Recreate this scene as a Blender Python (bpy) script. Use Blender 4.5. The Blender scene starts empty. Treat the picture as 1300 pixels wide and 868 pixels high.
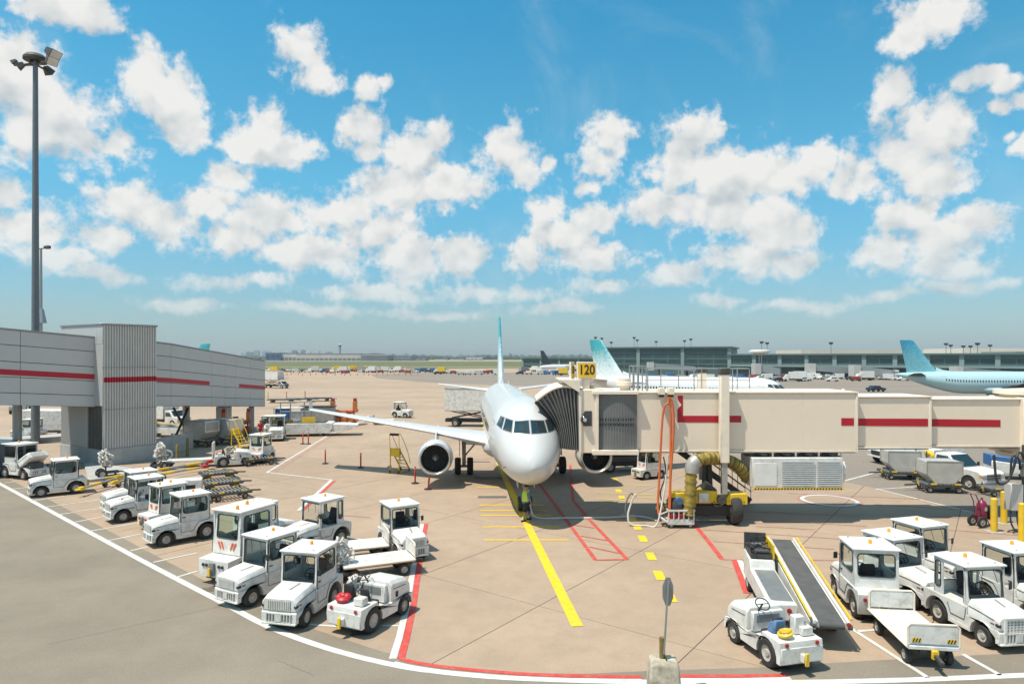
import bpy, math, random
from mathutils import Vector, Matrix
R = math.radians
sin, cos, pi = math.sin, math.cos, math.pi
random.seed(7)
scene = bpy.context.scene
col = scene.collection

# ------------------------------------------------------------------ camera
F, H, HZ, CX = 850.0, 8.0, 454.0, 650.0     # focal length in photo pixels, eye height in metres, horizon row, centre column
cam_d = bpy.data.cameras.new('camera'); cam = bpy.data.objects.new('camera', cam_d); col.objects.link(cam)
cam.location = (0, 0, H); cam.rotation_euler = (R(90), 0, 0)
cam_d.sensor_width = 36; cam_d.lens = 36*F/1300; cam_d.shift_y = (HZ-434)/1300
cam_d.clip_start = 0.2; cam_d.clip_end = 30000
scene.camera = cam

# ------------------------------------------------------------------ sun, sky, exposure
SUN = Vector((-0.34, -0.20, 0.92)).normalized()
sun_d = bpy.data.lights.new('sun', 'SUN'); sun_d.energy = 4.6; sun_d.angle = R(0.5); sun_d.color = (1.0, 0.93, 0.82)
sun_o = bpy.data.objects.new('sun', sun_d); col.objects.link(sun_o)
sun_o.rotation_euler = SUN.to_track_quat('Z', 'Y').to_euler(); sun_o.location = (0, 0, 60)
scene.view_settings.view_transform = 'Standard'; scene.view_settings.look = 'None'
scene.view_settings.exposure = 0.2; scene.view_settings.gamma = 1; scene.view_settings.use_curve_mapping = False
scene.cycles.use_denoising = True
scene.cycles.max_bounces = 5; scene.cycles.diffuse_bounces = 2; scene.cycles.glossy_bounces = 2
scene.cycles.transmission_bounces = 3; scene.cycles.transparent_max_bounces = 12; scene.cycles.volume_bounces = 0
scene.cycles.caustics_reflective = False; scene.cycles.caustics_refractive = False
scene.cycles.sample_clamp_indirect = 4

world = bpy.data.worlds.new('World'); scene.world = world; world.use_nodes = True
nt = world.node_tree; N = nt.nodes; L = nt.links
for n in list(N): N.remove(n)
def val(x):
    n = N.new('ShaderNodeValue'); n.outputs[0].default_value = x; return n.outputs[0]
def _in(sock, x):
    if hasattr(x, 'is_linked') or hasattr(x, 'links'): L.new(x, sock)
    else: sock.default_value = x
def mth(op, a, b=0.0, c=None, clamp=False):
    n = N.new('ShaderNodeMath'); n.operation = op; n.use_clamp = clamp
    _in(n.inputs[0], a); _in(n.inputs[1], b)
    if c is not None: _in(n.inputs[2], c)
    return n.outputs[0]
def sstep(x, a, b):
    n = N.new('ShaderNodeMapRange'); n.interpolation_type = 'SMOOTHSTEP'
    _in(n.inputs[0], x); _in(n.inputs[1], a); _in(n.inputs[2], b); return n.outputs[0]
def mixc(f, a, b):
    n = N.new('ShaderNodeMix'); n.data_type = 'RGBA'; _in(n.inputs[0], f); _in(n.inputs[6], a); _in(n.inputs[7], b); return n.outputs[2]
def noise3(vec, scale, detail, rough=0.55, dist=0.0):
    n = N.new('ShaderNodeTexNoise'); L.new(vec, n.inputs['Vector']); n.inputs['Scale'].default_value = scale
    n.inputs['Detail'].default_value = detail; n.inputs['Roughness'].default_value = rough; n.inputs['Distortion'].default_value = dist
    return n
tc = N.new('ShaderNodeTexCoord'); DIR = tc.outputs['Generated']
sky = N.new('ShaderNodeTexSky'); sky.sky_type = 'NISHITA'; sky.sun_disc = False
sky.sun_elevation = math.asin(SUN.z); sky.sun_rotation = math.atan2(SUN.x, SUN.y)
sky.air_density = 1.0; sky.dust_density = 0.6; sky.ozone_density = 2.0; sky.altitude = 100
sep = N.new('ShaderNodeSeparateXYZ'); L.new(DIR, sep.inputs[0])
az0 = mth('ARCTAN2', sep.outputs[0], sep.outputs[1]); el0 = mth('ARCSINE', sep.outputs[2])
# cumulus: bodies given as directions (azimuth, elevation) with their angular sizes, edges broken up by noise;
# away from the view the same kind of cloud goes on from noise alone
warp = noise3(DIR, 9.0, 4.0); wsep = N.new('ShaderNodeSeparateColor'); L.new(warp.outputs['Color'], wsep.inputs[0])
az = mth('ADD', az0, mth('MULTIPLY', mth('SUBTRACT', wsep.outputs[0], 0.5), 0.05))
el = mth('ADD', el0, mth('MULTIPLY', mth('SUBTRACT', wsep.outputs[1], 0.5), 0.05))
CLOUDS = [(70,10,70,34),(118,22,40,26),(20,95,80,62),(70,150,95,62),(130,180,72,36),(20,165,60,50),(188,95,46,42),(215,120,56,52),(225,160,42,30),(330,160,46,40),(352,185,52,26),(310,185,40,22),(385,58,44,36),(402,92,40,34),(470,115,24,20),(490,105,14,16),
 (520,205,52,56),(505,240,70,36),(565,240,52,26),(545,185,30,30),(465,165,40,30),(470,195,26,20),(640,188,46,36),(665,212,34,26),(697,205,14,12),(775,170,38,34),(762,205,34,36),(745,235,22,20),
 (886,175,34,40),(870,210,64,52),(925,225,78,50),(850,262,105,36),(930,270,80,30),(985,225,42,28),(1030,205,34,30),(760,278,44,24),(1150,190,66,52),(1205,160,62,46),(1095,215,52,34),(1180,225,58,30),(1135,112,28,26),(1195,10,64,30),(1165,40,40,22),(1228,108,24,15),(1252,98,30,14),(1275,108,22,12),(1268,132,22,12),(1290,126,20,12),(1296,178,26,16),(1275,170,18,10),
 (985,300,62,32),(945,330,70,34),(1010,340,50,22),(1150,270,52,30),(1130,315,64,34),(1200,300,78,34),(1250,275,48,24),(1210,335,70,22),(288,228,38,20),(170,255,52,36),(215,275,70,38),(265,258,44,28),(140,300,46,24),(305,300,60,30),(350,280,56,34),(430,270,70,40),(480,300,70,34),(390,325,90,28),(520,330,70,36),
 (590,330,56,34),(720,300,56,30),(700,262,34,34),(760,325,60,26),(670,330,46,30),(0,250,48,34),(30,290,72,40),(70,330,50,20),(865,347,42,18),(780,362,52,13),(130,350,70,16),(480,372,90,15),(300,360,90,15),(620,375,90,14),(910,378,50,10),(1000,388,90,10),(1230,358,80,16),(1130,375,60,12),(700,392,80,9),(230,385,80,10),(400,395,90,9),(560,398,90,8)]
def field(azs, els):
    c_ = N.new('ShaderNodeCombineXYZ'); L.new(azs, c_.inputs[0]); L.new(els, c_.inputs[1]); Dm = None
    for (px, py, rx, ry) in CLOUDS:
        u, v = (px-CX)/F, (HZ-py)/F
        a, e = math.atan(u), math.atan(v/math.sqrt(1+u*u))
        sx, sy = rx/F*cos(a)**2, ry/F*cos(a)
        m = N.new('ShaderNodeVectorMath'); m.operation = 'MULTIPLY_ADD'; L.new(c_.outputs[0], m.inputs[0]); m.inputs[1].default_value = (1/sx, 1/sy, 0); m.inputs[2].default_value = (-a/sx, -e/sy, 0)
        l = N.new('ShaderNodeVectorMath'); l.operation = 'LENGTH'; L.new(m.outputs[0], l.inputs[0])
        Dm = l.outputs['Value'] if Dm is None else mth('SMOOTH_MIN', Dm, l.outputs['Value'], 0.16)
    return mth('SUBTRACT', 0.92, Dm)
Dv = field(az, el)
Dup = field(az, mth('ADD', el, 0.030))            # how much cloud lies a little higher: the undersides
outside = mth('MAXIMUM', sstep(mth('ABSOLUTE', az0), 0.70, 0.80), sstep(el0, 0.54, 0.62))
wide = noise3(DIR, 3.2, 2.0)
gen = mth('MULTIPLY', mth('SUBTRACT', wide.outputs[0], 0.52), 5.0)
gen = mth('SUBTRACT', gen, mth('MULTIPLY', mth('SUBTRACT', 1.0, outside), 6.0))
D = mth('MAXIMUM', Dv, gen)
fb = noise3(DIR, 15.0, 12.0, 0.63, 0.1)
low = sstep(el0, 0.01, 0.17)
fbs = noise3(DIR, 46.0, 6.0, 0.6, 0.1)
dens0 = mth('ADD', D, mth('ADD', mth('MULTIPLY', mth('SUBTRACT', fb.outputs[0], 0.49), 2.5), mth('MULTIPLY', mth('SUBTRACT', fbs.outputs[0], 0.5), 1.5)))
dens = sstep(dens0, -0.14, mth('ADD', mth('MULTIPLY', mth('SUBTRACT', 1.0, low), 0.5), 0.50))
wisp = noise3(DIR, 5.0, 8.0, 0.62, 0.8)
dens = mth('MAXIMUM', dens, mth('MULTIPLY', sstep(wisp.outputs[0], 0.52, 0.85), 0.24))
dens = mth('MULTIPLY', dens, mth('ADD', mth('MULTIPLY', low, 0.56), 0.40))
off = N.new('ShaderNodeVectorMath'); off.operation = 'ADD'; L.new(DIR, off.inputs[0]); off.inputs[1].default_value = (-0.006, 0, 0.016)
fb2 = noise3(off.outputs[0], 15.0, 3.0, 0.5, 0.15)
fb3 = noise3(DIR, 15.0, 3.0, 0.5, 0.15)
lit = mth('ADD', mth('MULTIPLY', mth('SUBTRACT', fb3.outputs[0], fb2.outputs[0]), 3.0), 0.84)
under = mth('MULTIPLY', sstep(mth('SUBTRACT', Dup, Dv), -0.10, 0.75), sstep(Dv, 0.0, 0.5))
lit = mth('SUBTRACT', lit, mth('MULTIPLY', under, 0.70), clamp=True)
cloud = mixc(lit, (3.5, 3.85, 4.05, 1), (6.3, 6.2, 5.95, 1))
tint = N.new('ShaderNodeMix'); tint.data_type = 'RGBA'; tint.blend_type = 'MULTIPLY'; tint.inputs[0].default_value = 1
L.new(sky.outputs[0], tint.inputs[6])
ramp = N.new('ShaderNodeValToRGB'); L.new(mth('MULTIPLY', el0, 1.0), ramp.inputs[0])
cr = ramp.color_ramp; stops = [(0.0,(.47,.58,.76)),(.06,(.55,.70,.76)),(.25,(.48,1.12,1.10)),(.37,(.40,1.16,1.14)),(.52,(.25,1.16,1.22))]
for i, (p_, c_) in enumerate(stops):
    e_ = cr.elements[i] if i < 2 else cr.elements.new(p_)
    e_.position = p_; e_.color = (*c_, 1)
L.new(ramp.outputs[0], tint.inputs[7])
final = mixc(dens, tint.outputs[2], cloud)
bg = N.new('ShaderNodeBackground'); L.new(final, bg.inputs[0]); bg.inputs[1].default_value = 0.125
wo = N.new('ShaderNodeOutputWorld'); L.new(bg.outputs[0], wo.inputs[0])
world.cycles.sampling_method = 'MANUAL'; world.cycles.sample_map_resolution = 512

# ------------------------------------------------------------------ helpers
def G(px, py, z=0.0):
    d = F*(H-z)/(py-HZ); return Vector(((px-CX)*d/F, d, z))
def P(px, py, d):
    return Vector(((px-CX)*d/F, d, H-(py-HZ)*d/F))

class MB:
    """collects shapes; build() links them as one mesh object"""
    def __init__(s): s.v, s.f, s.mi, s.cur = [], [], [], 0
    def add(s, vs, fs):
        o = len(s.v); s.v += [tuple(p) for p in vs]; s.f += [tuple(i+o for i in f) for f in fs]; s.mi += [s.cur]*len(fs); return s
    def mat(s, i): s.cur = i; return s
    def box(s, x0, x1, y0, y1, z0, z1):
        x0, x1 = min(x0,x1), max(x0,x1); y0, y1 = min(y0,y1), max(y0,y1); z0, z1 = min(z0,z1), max(z0,z1)
        v = [(x0,y0,z0),(x1,y0,z0),(x1,y1,z0),(x0,y1,z0),(x0,y0,z1),(x1,y0,z1),(x1,y1,z1),(x0,y1,z1)]
        return s.add(v, [(0,3,2,1),(4,5,6,7),(0,1,5,4),(1,2,6,5),(2,3,7,6),(3,0,4,7)])
    def obox(s, c, size, rot):
        m = rot if isinstance(rot, Matrix) else Matrix.Rotation(rot, 3, 'Z')
        hx, hy, hz = [a/2 for a in size]; v = []
        for z in (-hz, hz):
            for x, y in ((-hx,-hy),(hx,-hy),(hx,hy),(-hx,hy)): v.append(Vector(c)+m@Vector((x,y,z)))
        return s.add(v, [(0,3,2,1),(4,5,6,7),(0,1,5,4),(1,2,6,5),(2,3,7,6),(3,0,4,7)])
    def bar(s, p0, p1, w, h=None):
        p0, p1 = Vector(p0), Vector(p1); h = h or w; d = p1-p0
        q = d.to_track_quat('X', 'Z').to_matrix(); return s.obox((p0+p1)/2, (d.length, w, h), q)
    def loft(s, loops, cap=True, closed=True):
        n = len(loops[0]); v = [p for l in loops for p in l]; f = []
        for i in range(len(loops)-1):
            for j in range(n if closed else n-1):
                k = (j+1) % n; f.append((i*n+j, i*n+k, (i+1)*n+k, (i+1)*n+j))
        if cap:
            f.append(tuple(range(n-1, -1, -1))); b = (len(loops)-1)*n; f.append(tuple(range(b, b+n)))
        return s.add(v, f)
    def prism(s, poly, axis, a, b):
        def mk(p, t): return {'x': (t,p[0],p[1]), 'y': (p[0],t,p[1]), 'z': (p[0],p[1],t)}[axis]
        l0, l1 = [mk(p,a) for p in poly], [mk(p,b) for p in poly]
        ar = sum(poly[i][0]*poly[(i+1)%len(poly)][1]-poly[(i+1)%len(poly)][0]*poly[i][1] for i in range(len(poly)))
        flip = (ar < 0) ^ (axis == 'y') ^ (b < a)
        if flip: l0.reverse(); l1.reverse()
        return s.loft([l0, l1])
    def frame(s, d):
        d = Vector(d).normalized(); a = Vector((0,0,1)) if abs(d.z) < .9 else Vector((1,0,0))
        u = a.cross(d).normalized(); return u, d.cross(u)
    def cyl(s, p0, p1, r0, r1=None, n=12, cap=True):
        p0, p1 = Vector(p0), Vector(p1); r1 = r0 if r1 is None else r1; u, w = s.frame(p1-p0)
        ring = lambda p, r: [p+(u*cos(2*pi*i/n)+w*sin(2*pi*i/n))*r for i in range(n)]
        return s.loft([ring(p0,r0), ring(p1,r1)], cap)
    def tube(s, pts, r, n=6, cap=True, closed=False):
        pts = [Vector(p) for p in pts]; loops = []; u = None
        rs = r if isinstance(r, (list, tuple)) else [r]*len(pts)
        for i, p in enumerate(pts):
            if closed: d = pts[(i+1)%len(pts)]-pts[i-1]
            else: d = pts[min(i+1,len(pts)-1)]-pts[max(i-1,0)]
            d.normalize()
            if u is None: u, w = s.frame(d)
            else: u = (u-d*u.dot(d)).normalized(); w = d.cross(u)
            loops.append([p+(u*cos(2*pi*k/n)+w*sin(2*pi*k/n))*rs[i] for k in range(n)])
        if closed: loops.append(loops[0]); cap = False
        return s.loft(loops, cap)
    def lathe(s, prof, org, axis, n=16, cap=False):
        org = Vector(org); d = Vector(axis).normalized(); u, w = s.frame(d)
        return s.loft([[org+d*t+(u*cos(2*pi*i/n)+w*sin(2*pi*i/n))*max(r,1e-4) for i in range(n)] for (r,t) in prof], cap)
    def torus(s, c, nrm, R_, r, n=18, m=6):
        u, w = s.frame(nrm); return s.tube([Vector(c)+(u*cos(2*pi*i/n)+w*sin(2*pi*i/n))*R_ for i in range(n)], r, m, closed=True)
    def ball(s, c, r, n=10, m=6):
        c = Vector(c); r = r if isinstance(r,(tuple,list)) else (r,r,r); loops = []
        for i in range(m+1):
            t = -pi/2+pi*i/m; k = max(cos(t), 1e-3)
            loops.append([(c.x+r[0]*k*cos(2*pi*j/n), c.y+r[1]*k*sin(2*pi*j/n), c.z+r[2]*sin(t)) for j in range(n)])
        return s.loft(loops, True)
    def poly(s, pts): return s.add(pts, [tuple(range(len(pts)))])
    def build(s, name, mats, parent=None, smooth=35, bevel=0.0, seg=1, org=None):
        me = bpy.data.meshes.new(name)
        if org is not None: s.v = [(p[0]-org[0], p[1]-org[1], p[2]-org[2]) for p in s.v]      # built in place: store relative to the thing's base
        me.from_pydata(s.v, [], s.f)
        mats = mats if isinstance(mats, (list,tuple)) else [mats]
        for m in mats: me.materials.append(M[m] if isinstance(m,str) else m)
        if len(mats) > 1: me.polygons.foreach_set('material_index', s.mi)
        me.update()
        if smooth: me.polygons.foreach_set('use_smooth', [True]*len(me.polygons)); me.set_sharp_from_angle(angle=R(smooth))
        o = bpy.data.objects.new(name, me); col.objects.link(o)
        if parent is not None: o.parent = parent
        if bevel:
            b = o.modifiers.new('bevel', 'BEVEL'); b.width = bevel; b.segments = seg; b.limit_method = 'ANGLE'; b.angle_limit = R(40); b.harden_normals = False
        return o

def tag(o, label=None, cat=None, group=None, kind=None):
    if label: o['label'] = label
    if cat: o['category'] = cat
    if group: o['group'] = group
    if kind: o['kind'] = kind
    return o
def thing(name, label, cat, loc=(0,0,0), rz=0.0, group=None, scale=1.0):
    o = bpy.data.objects.new(name, None); col.objects.link(o); o.empty_display_size = .3
    o.location = loc; o.rotation_euler = (0,0,rz); o.scale = (scale,)*3
    return tag(o, label, cat, group)
def kids(o): return [c for c in bpy.data.objects if c.parent == o]
def copy_tree(o, parent=None, _index=None):
    if _index is None:
        _index = {}
        for c in bpy.data.objects:
            if c.parent: _index.setdefault(c.parent.name, []).append(c)
    c = o.copy(); col.objects.link(c); c.parent = parent
    for ch in _index.get(o.name, []): copy_tree(ch, c, _index)
    return c
def again(o, label, loc, rz, group=None, scale=None):
    c = copy_tree(o); c.location = loc; c.rotation_euler = (0,0,rz); c['label'] = label
    if group: c['group'] = group
    if scale: c.scale = (scale,)*3
    return c
def structure(o, label=None):
    o['kind'] = 'structure'
    if label: o['label'] = label
    return o

# ------------------------------------------------------------------ materials
M = {}
def mat(name, c, rough=.5, metal=0.0, var=.10, scale=3.0, dirt=0.0, dirtc=(.18,.15,.11), bump=0.0, coat=0.0, spec=.5, dscale=1.2, obj_rand=0.0, emit=None):
    m = bpy.data.materials.new(name); m.use_nodes = True; t = m.node_tree; n = t.nodes; l = t.links
    b = n['Principled BSDF']; b.inputs['Roughness'].default_value = rough; b.inputs['Metallic'].default_value = metal
    b.inputs['Specular IOR Level'].default_value = spec
    if coat: b.inputs['Coat Weight'].default_value = coat; b.inputs['Coat Roughness'].default_value = .08
    co = n.new('ShaderNodeTexCoord'); oi = n.new('ShaderNodeObjectInfo')
    ad = n.new('ShaderNodeVectorMath'); ad.operation = 'MULTIPLY_ADD'; ad.inputs[0].default_value = (37,53,71)
    l.new(oi.outputs['Random'], ad.inputs[1]); l.new(co.outputs['Object'], ad.inputs[2])
    nz = n.new('ShaderNodeTexNoise'); nz.inputs['Scale'].default_value = scale; nz.inputs['Detail'].default_value = 6; l.new(ad.outputs[0], nz.inputs['Vector'])
    mr = n.new('ShaderNodeMapRange'); mr.inputs[1].default_value = .3; mr.inputs[2].default_value = .7; mr.inputs[3].default_value = 1-var; mr.inputs[4].default_value = 1+var
    l.new(nz.outputs[0], mr.inputs[0])
    f = mr.outputs[0]
    if obj_rand:
        r = n.new('ShaderNodeMapRange'); r.inputs[3].default_value = 1-obj_rand; r.inputs[4].default_value = 1+obj_rand; l.new(oi.outputs['Random'], r.inputs[0])
        mu = n.new('ShaderNodeMath'); mu.operation = 'MULTIPLY'; l.new(f, mu.inputs[0]); l.new(r.outputs[0], mu.inputs[1]); f = mu.outputs[0]
    sc = n.new('ShaderNodeVectorMath'); sc.operation = 'SCALE'; sc.inputs[0].default_value = c[:3]; l.new(f, sc.inputs['Scale'])
    out = sc.outputs[0]
    if dirt:
        nz2 = n.new('ShaderNodeTexNoise'); nz2.inputs['Scale'].default_value = dscale; nz2.inputs['Detail'].default_value = 9; nz2.inputs['Roughness'].default_value = .7; l.new(ad.outputs[0], nz2.inputs['Vector'])
        mr2 = n.new('ShaderNodeMapRange'); mr2.inputs[1].default_value = .46; mr2.inputs[2].default_value = .72; mr2.inputs[4].default_value = dirt; l.new(nz2.outputs[0], mr2.inputs[0])
        mx = n.new('ShaderNodeMix'); mx.data_type = 'RGBA'; l.new(mr2.outputs[0], mx.inputs[0]); l.new(out, mx.inputs[6]); mx.inputs[7].default_value = (*dirtc,1); out = mx.outputs[2]
        ra = n.new('ShaderNodeMapRange'); ra.inputs[3].default_value = rough; ra.inputs[4].default_value = min(1,rough+.3); l.new(mr2.outputs[0], ra.inputs[0]); l.new(ra.outputs[0], b.inputs['Roughness'])
    l.new(out, b.inputs['Base Color'])
    if emit: b.inputs['Emission Color'].default_value = (*c[:3],1); b.inputs['Emission Strength'].default_value = emit
    if bump:
        nz3 = n.new('ShaderNodeTexNoise'); nz3.inputs['Scale'].default_value = scale*12; nz3.inputs['Detail'].default_value = 5; l.new(co.outputs['Object'], nz3.inputs['Vector'])
        bu = n.new('ShaderNodeBump'); bu.inputs['Strength'].default_value = bump; bu.inputs['Distance'].default_value = .02; l.new(nz3.outputs[0], bu.inputs['Height']); l.new(bu.outputs[0], b.inputs['Normal'])
    M[name] = m; return m
def glassmat(name, tint, fac=.3, rough=.03, refl=(.8,.86,.9)):
    m = bpy.data.materials.new(name); m.use_nodes = True; t = m.node_tree; n = t.nodes; l = t.links
    for x in list(n): n.remove(x)
    tr = n.new('ShaderNodeBsdfTransparent'); tr.inputs[0].default_value = (*tint,1)
    gl = n.new('ShaderNodeBsdfGlossy'); gl.inputs[0].default_value = (*refl,1); gl.inputs['Roughness'].default_value = rough
    fr = n.new('ShaderNodeLayerWeight'); fr.inputs[0].default_value = fac
    mx = n.new('ShaderNodeMixShader'); l.new(fr.outputs['Fresnel'], mx.inputs[0]); l.new(tr.outputs[0], mx.inputs[1]); l.new(gl.outputs[0], mx.inputs[2])
    o = n.new('ShaderNodeOutputMaterial'); l.new(mx.outputs[0], o.inputs[0]); M[name] = m; return m

mat('white_paint', (.72,.705,.665), .40, var=.06, dirt=.55, dirtc=(.34,.295,.235), coat=.2, dscale=2.6)
mat('worn_white', (.70,.685,.64), .55, var=.07, dirt=.75, dirtc=(.30,.255,.20), dscale=2.6)
mat('roof_white', (.74,.73,.70), .45, var=.04, dirt=.30, dirtc=(.42,.39,.33), dscale=1.8)
mat('aircraft_white', (.59,.59,.58), .25, var=.02, scale=1.0, coat=.3, dirt=.12, dirtc=(.5,.48,.44), dscale=.5)
mat('rubber', (.028,.027,.026), .8, var=.25, scale=8, dirt=.5, dirtc=(.10,.09,.075), bump=.3)
mat('rim_paint', (.46,.43,.38), .5, var=.10, dirt=.8, dirtc=(.16,.13,.10), dscale=5)
mat('black', (.02,.02,.021), .55, var=.15)
mat('gasket', (.025,.026,.026), .6, var=.1)
mat('dark_metal', (.07,.07,.068), .55, .3, var=.2, dirt=.4)
mat('grey_metal', (.34,.345,.34), .42, .6, var=.1, dirt=.3)
mat('bare_alu', (.60,.585,.545), .42, .35, var=.14, dirt=.35, dirtc=(.26,.24,.20), dscale=1.5)
mat('dull_alu', (.40,.385,.35), .5, .35, var=.16, dirt=.4, dirtc=(.24,.21,.17), dscale=1.6)
mat('seat_black', (.025,.025,.028), .7, var=.2, bump=.2)
mat('dash_grey', (.22,.225,.22), .6, var=.15)
mat('yellow_paint', (.78,.50,.02), .45, var=.08, dirt=.35)
mat('amber', (.85,.34,.02), .25, var=.05)
mat('red_light', (.42,.02,.02), .25, var=.05)
mat('lamp_dark', (.035,.037,.04), .12, var=.1)
mat('lamp_clear', (.55,.56,.55), .12, .2, var=.1)
mat('orange_paint', (.62,.17,.03), .5, var=.12, dirt=.4)
mat('stripe_orange', (.75,.13,.025), .5, var=.05)
mat('red_paint', (.46,.022,.03), .45, var=.05)
mat('stripe_red', (.44,.008,.022), .5, var=.05)
mat('mark_white', (.66,.645,.60), .7, var=.14, scale=6, dirt=.75, dirtc=(.33,.31,.28), dscale=3)
mat('mark_yellow', (.80,.52,.015), .65, var=.10, scale=6, dirt=.32, dirtc=(.45,.36,.16), dscale=3.5)
mat('mark_red', (.56,.06,.045), .7, var=.12, scale=6, dirt=.5, dirtc=(.36,.22,.18), dscale=3)
mat('mark_red_worn', (.42,.17,.135), .75, var=.12, scale=6, dirt=.8, dirtc=(.40,.33,.27), dscale=3)
mat('mark_dark', (.115,.112,.108), .8, var=.12, scale=3)
mat('mark_yellow_worn', (.55,.40,.10), .7, var=.12, scale=6, dirt=.75, dirtc=(.38,.34,.25), dscale=3)
mat('cream_panel', (.84,.705,.555), .45, var=.03, scale=.8, dirt=.18, dirtc=(.42,.37,.30), dscale=.8)
mat('cream_trim', (.84,.725,.585), .5, var=.04, dirt=.25, dirtc=(.4,.35,.28))
mat('grey_panel', (.50,.495,.48), .45, .15, var=.03, scale=.7, obj_rand=.02)
mat('corrugated', (.57,.545,.51), .5, .2, var=.04, scale=1.0)
mat('curtain_grey', (.17,.172,.168), .6, .1, var=.08, scale=2)
mat('bellows', (.115,.108,.10), .75, var=.18, scale=4, dirt=.35, dirtc=(.24,.22,.19))
mat('concrete_block', (.55,.48,.37), .9, var=.22, scale=5, dirt=.9, dirtc=(.13,.11,.07), dscale=2.2, bump=1.0)
mat('belt_rubber', (.085,.083,.08), .8, var=.15, scale=3, dirt=.4, dirtc=(.16,.145,.125), dscale=2)
mat('concrete_grey', (.42,.41,.39), .85, var=.1, scale=2, dirt=.35, bump=.3)
mat('hose_orange', (.62,.13,.03), .5, var=.08)
mat('hose_white', (.62,.58,.52), .6, var=.1)
mat('duct_bright', (.34,.245,.04), .7, var=.25, scale=7, dirt=.6, dirtc=(.16,.12,.04), dscale=5)
mat('duct_yellow', (.21,.155,.035), .75, var=.25, scale=7, dirt=.6, dirtc=(.07,.06,.035), dscale=6)
mat('blue_paint', (.035,.13,.33), .45, var=.1, dirt=.3)
mat('navy_paint', (.018,.025,.045), .35, var=.1, coat=.3)
mat('maroon', (.20,.018,.05), .4, var=.1)
mat('brick_red', (.30,.045,.03), .6, var=.1)
mat('teal_glass', (.022,.06,.062), .12, .0, var=.2, scale=.3, spec=.8)
mat('teal_wall', (.085,.14,.135), .5, var=.06, scale=.2)
mat('teal_light', (.22,.29,.28), .5, var=.05, scale=.2)
mat('pale_wall', (.56,.52,.45), .7, var=.05, scale=.1)
mat('hangar_wall', (.50,.47,.41), .7, var=.06, scale=.05)
mat('hangar_dark', (.16,.165,.17), .7, var=.1, scale=.05)
mat('city_blue', (.24,.30,.34), .7, var=.1, scale=.05)
mat('city_pale', (.55,.55,.53), .7, var=.1, scale=.05)
mat('city_dark', (.12,.15,.17), .7, var=.1, scale=.05)
mat('foliage_far', (.055,.085,.05), .9, var=.3, scale=.05)
mat('skin', (.42,.25,.17), .6, var=.05)
mat('hi_vis', (.60,.78,.03), .6, var=.08)
mat('denim', (.10,.19,.36), .8, var=.1)
mat('cloth_black', (.02,.02,.024), .8, var=.2)
mat('sign_yellow', (.80,.47,.01), .45, var=.04)
mat('light_steel', (.30,.32,.32), .45, .4, var=.08)
glassmat('cab_glass', (.84,.88,.86), .16)
glassmat('green_glass', (.72,.82,.78), .18)
mat('cockpit_glass', (.02,.035,.04), .06, var=.1, spec=.9)
# ------------------------------------------------------------------ ground, apron, road, paint
def ground_material():
    m = bpy.data.materials.new('apron_concrete'); m.use_nodes = True; t = m.node_tree; n = t.nodes; l = t.links; b = n['Principled BSDF']
    b.inputs['Roughness'].default_value = .82; b.inputs['Specular IOR Level'].default_value = .3
    g = n.new('ShaderNodeNewGeometry'); oi = n.new('ShaderNodeObjectInfo')
    def nz(s, d, r=.6):
        x = n.new('ShaderNodeTexNoise'); x.inputs['Scale'].default_value = s; x.inputs['Detail'].default_value = d; x.inputs['Roughness'].default_value = r; l.new(g.outputs['Position'], x.inputs['Vector']); return x.outputs[0]
    def rng(x, a, b_, c, d):
        q = n.new('ShaderNodeMapRange'); q.inputs[1].default_value = a; q.inputs[2].default_value = b_; q.inputs[3].default_value = c; q.inputs[4].default_value = d; l.new(x, q.inputs[0]); return q.outputs[0]
    def mul(a, c):
        q = n.new('ShaderNodeMath'); q.operation = 'MULTIPLY'; l.new(a, q.inputs[0]); l.new(c, q.inputs[1]); return q.outputs[0]
    f = mul(mul(rng(nz(.12,5),.3,.7,.88,1.10), rng(nz(1.1,8,.7),.3,.7,.89,1.09)), rng(nz(22,5,.7),.3,.7,.86,1.12))
    f = mul(f, rng(oi.outputs['Random'],0,1,.965,1.035))
    # stains: oil spots and tyre marks, wide bands of rubber on the taxiway
    st = rng(nz(.55,10,.78),.56,.78,0,.6)
    sc = n.new('ShaderNodeVectorMath'); sc.operation = 'SCALE'; sc.inputs[0].default_value = (.40,.294,.207); l.new(f, sc.inputs['Scale'])
    mx = n.new('ShaderNodeMix'); mx.data_type = 'RGBA'; l.new(st, mx.inputs[0]); l.new(sc.outputs[0], mx.inputs[6]); mx.inputs[7].default_value = (.235,.178,.13,1)
    mp = n.new('ShaderNodeMapping'); mp.inputs['Scale'].default_value = (.004,.035,1); l.new(g.outputs['Position'], mp.inputs['Vector'])
    bn = n.new('ShaderNodeTexNoise'); bn.inputs['Scale'].default_value = 1; bn.inputs['Detail'].default_value = 5; l.new(mp.outputs[0], bn.inputs['Vector'])
    mx2 = n.new('ShaderNodeMix'); mx2.data_type = 'RGBA'; l.new(rng(bn.outputs[0],.50,.68,0,.6), mx2.inputs[0]); l.new(mx.outputs[2], mx2.inputs[6]); mx2.inputs[7].default_value = (.27,.205,.152,1)
    l.new(mx2.outputs[2], b.inputs['Base Color'])
    bu = n.new('ShaderNodeBump'); bu.inputs['Strength'].default_value = .25; bu.inputs['Distance'].default_value = .01; l.new(nz(40,4), bu.inputs['Height']); l.new(bu.outputs[0], b.inputs['Normal'])
    M['apron'] = m
ground_material()
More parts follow.
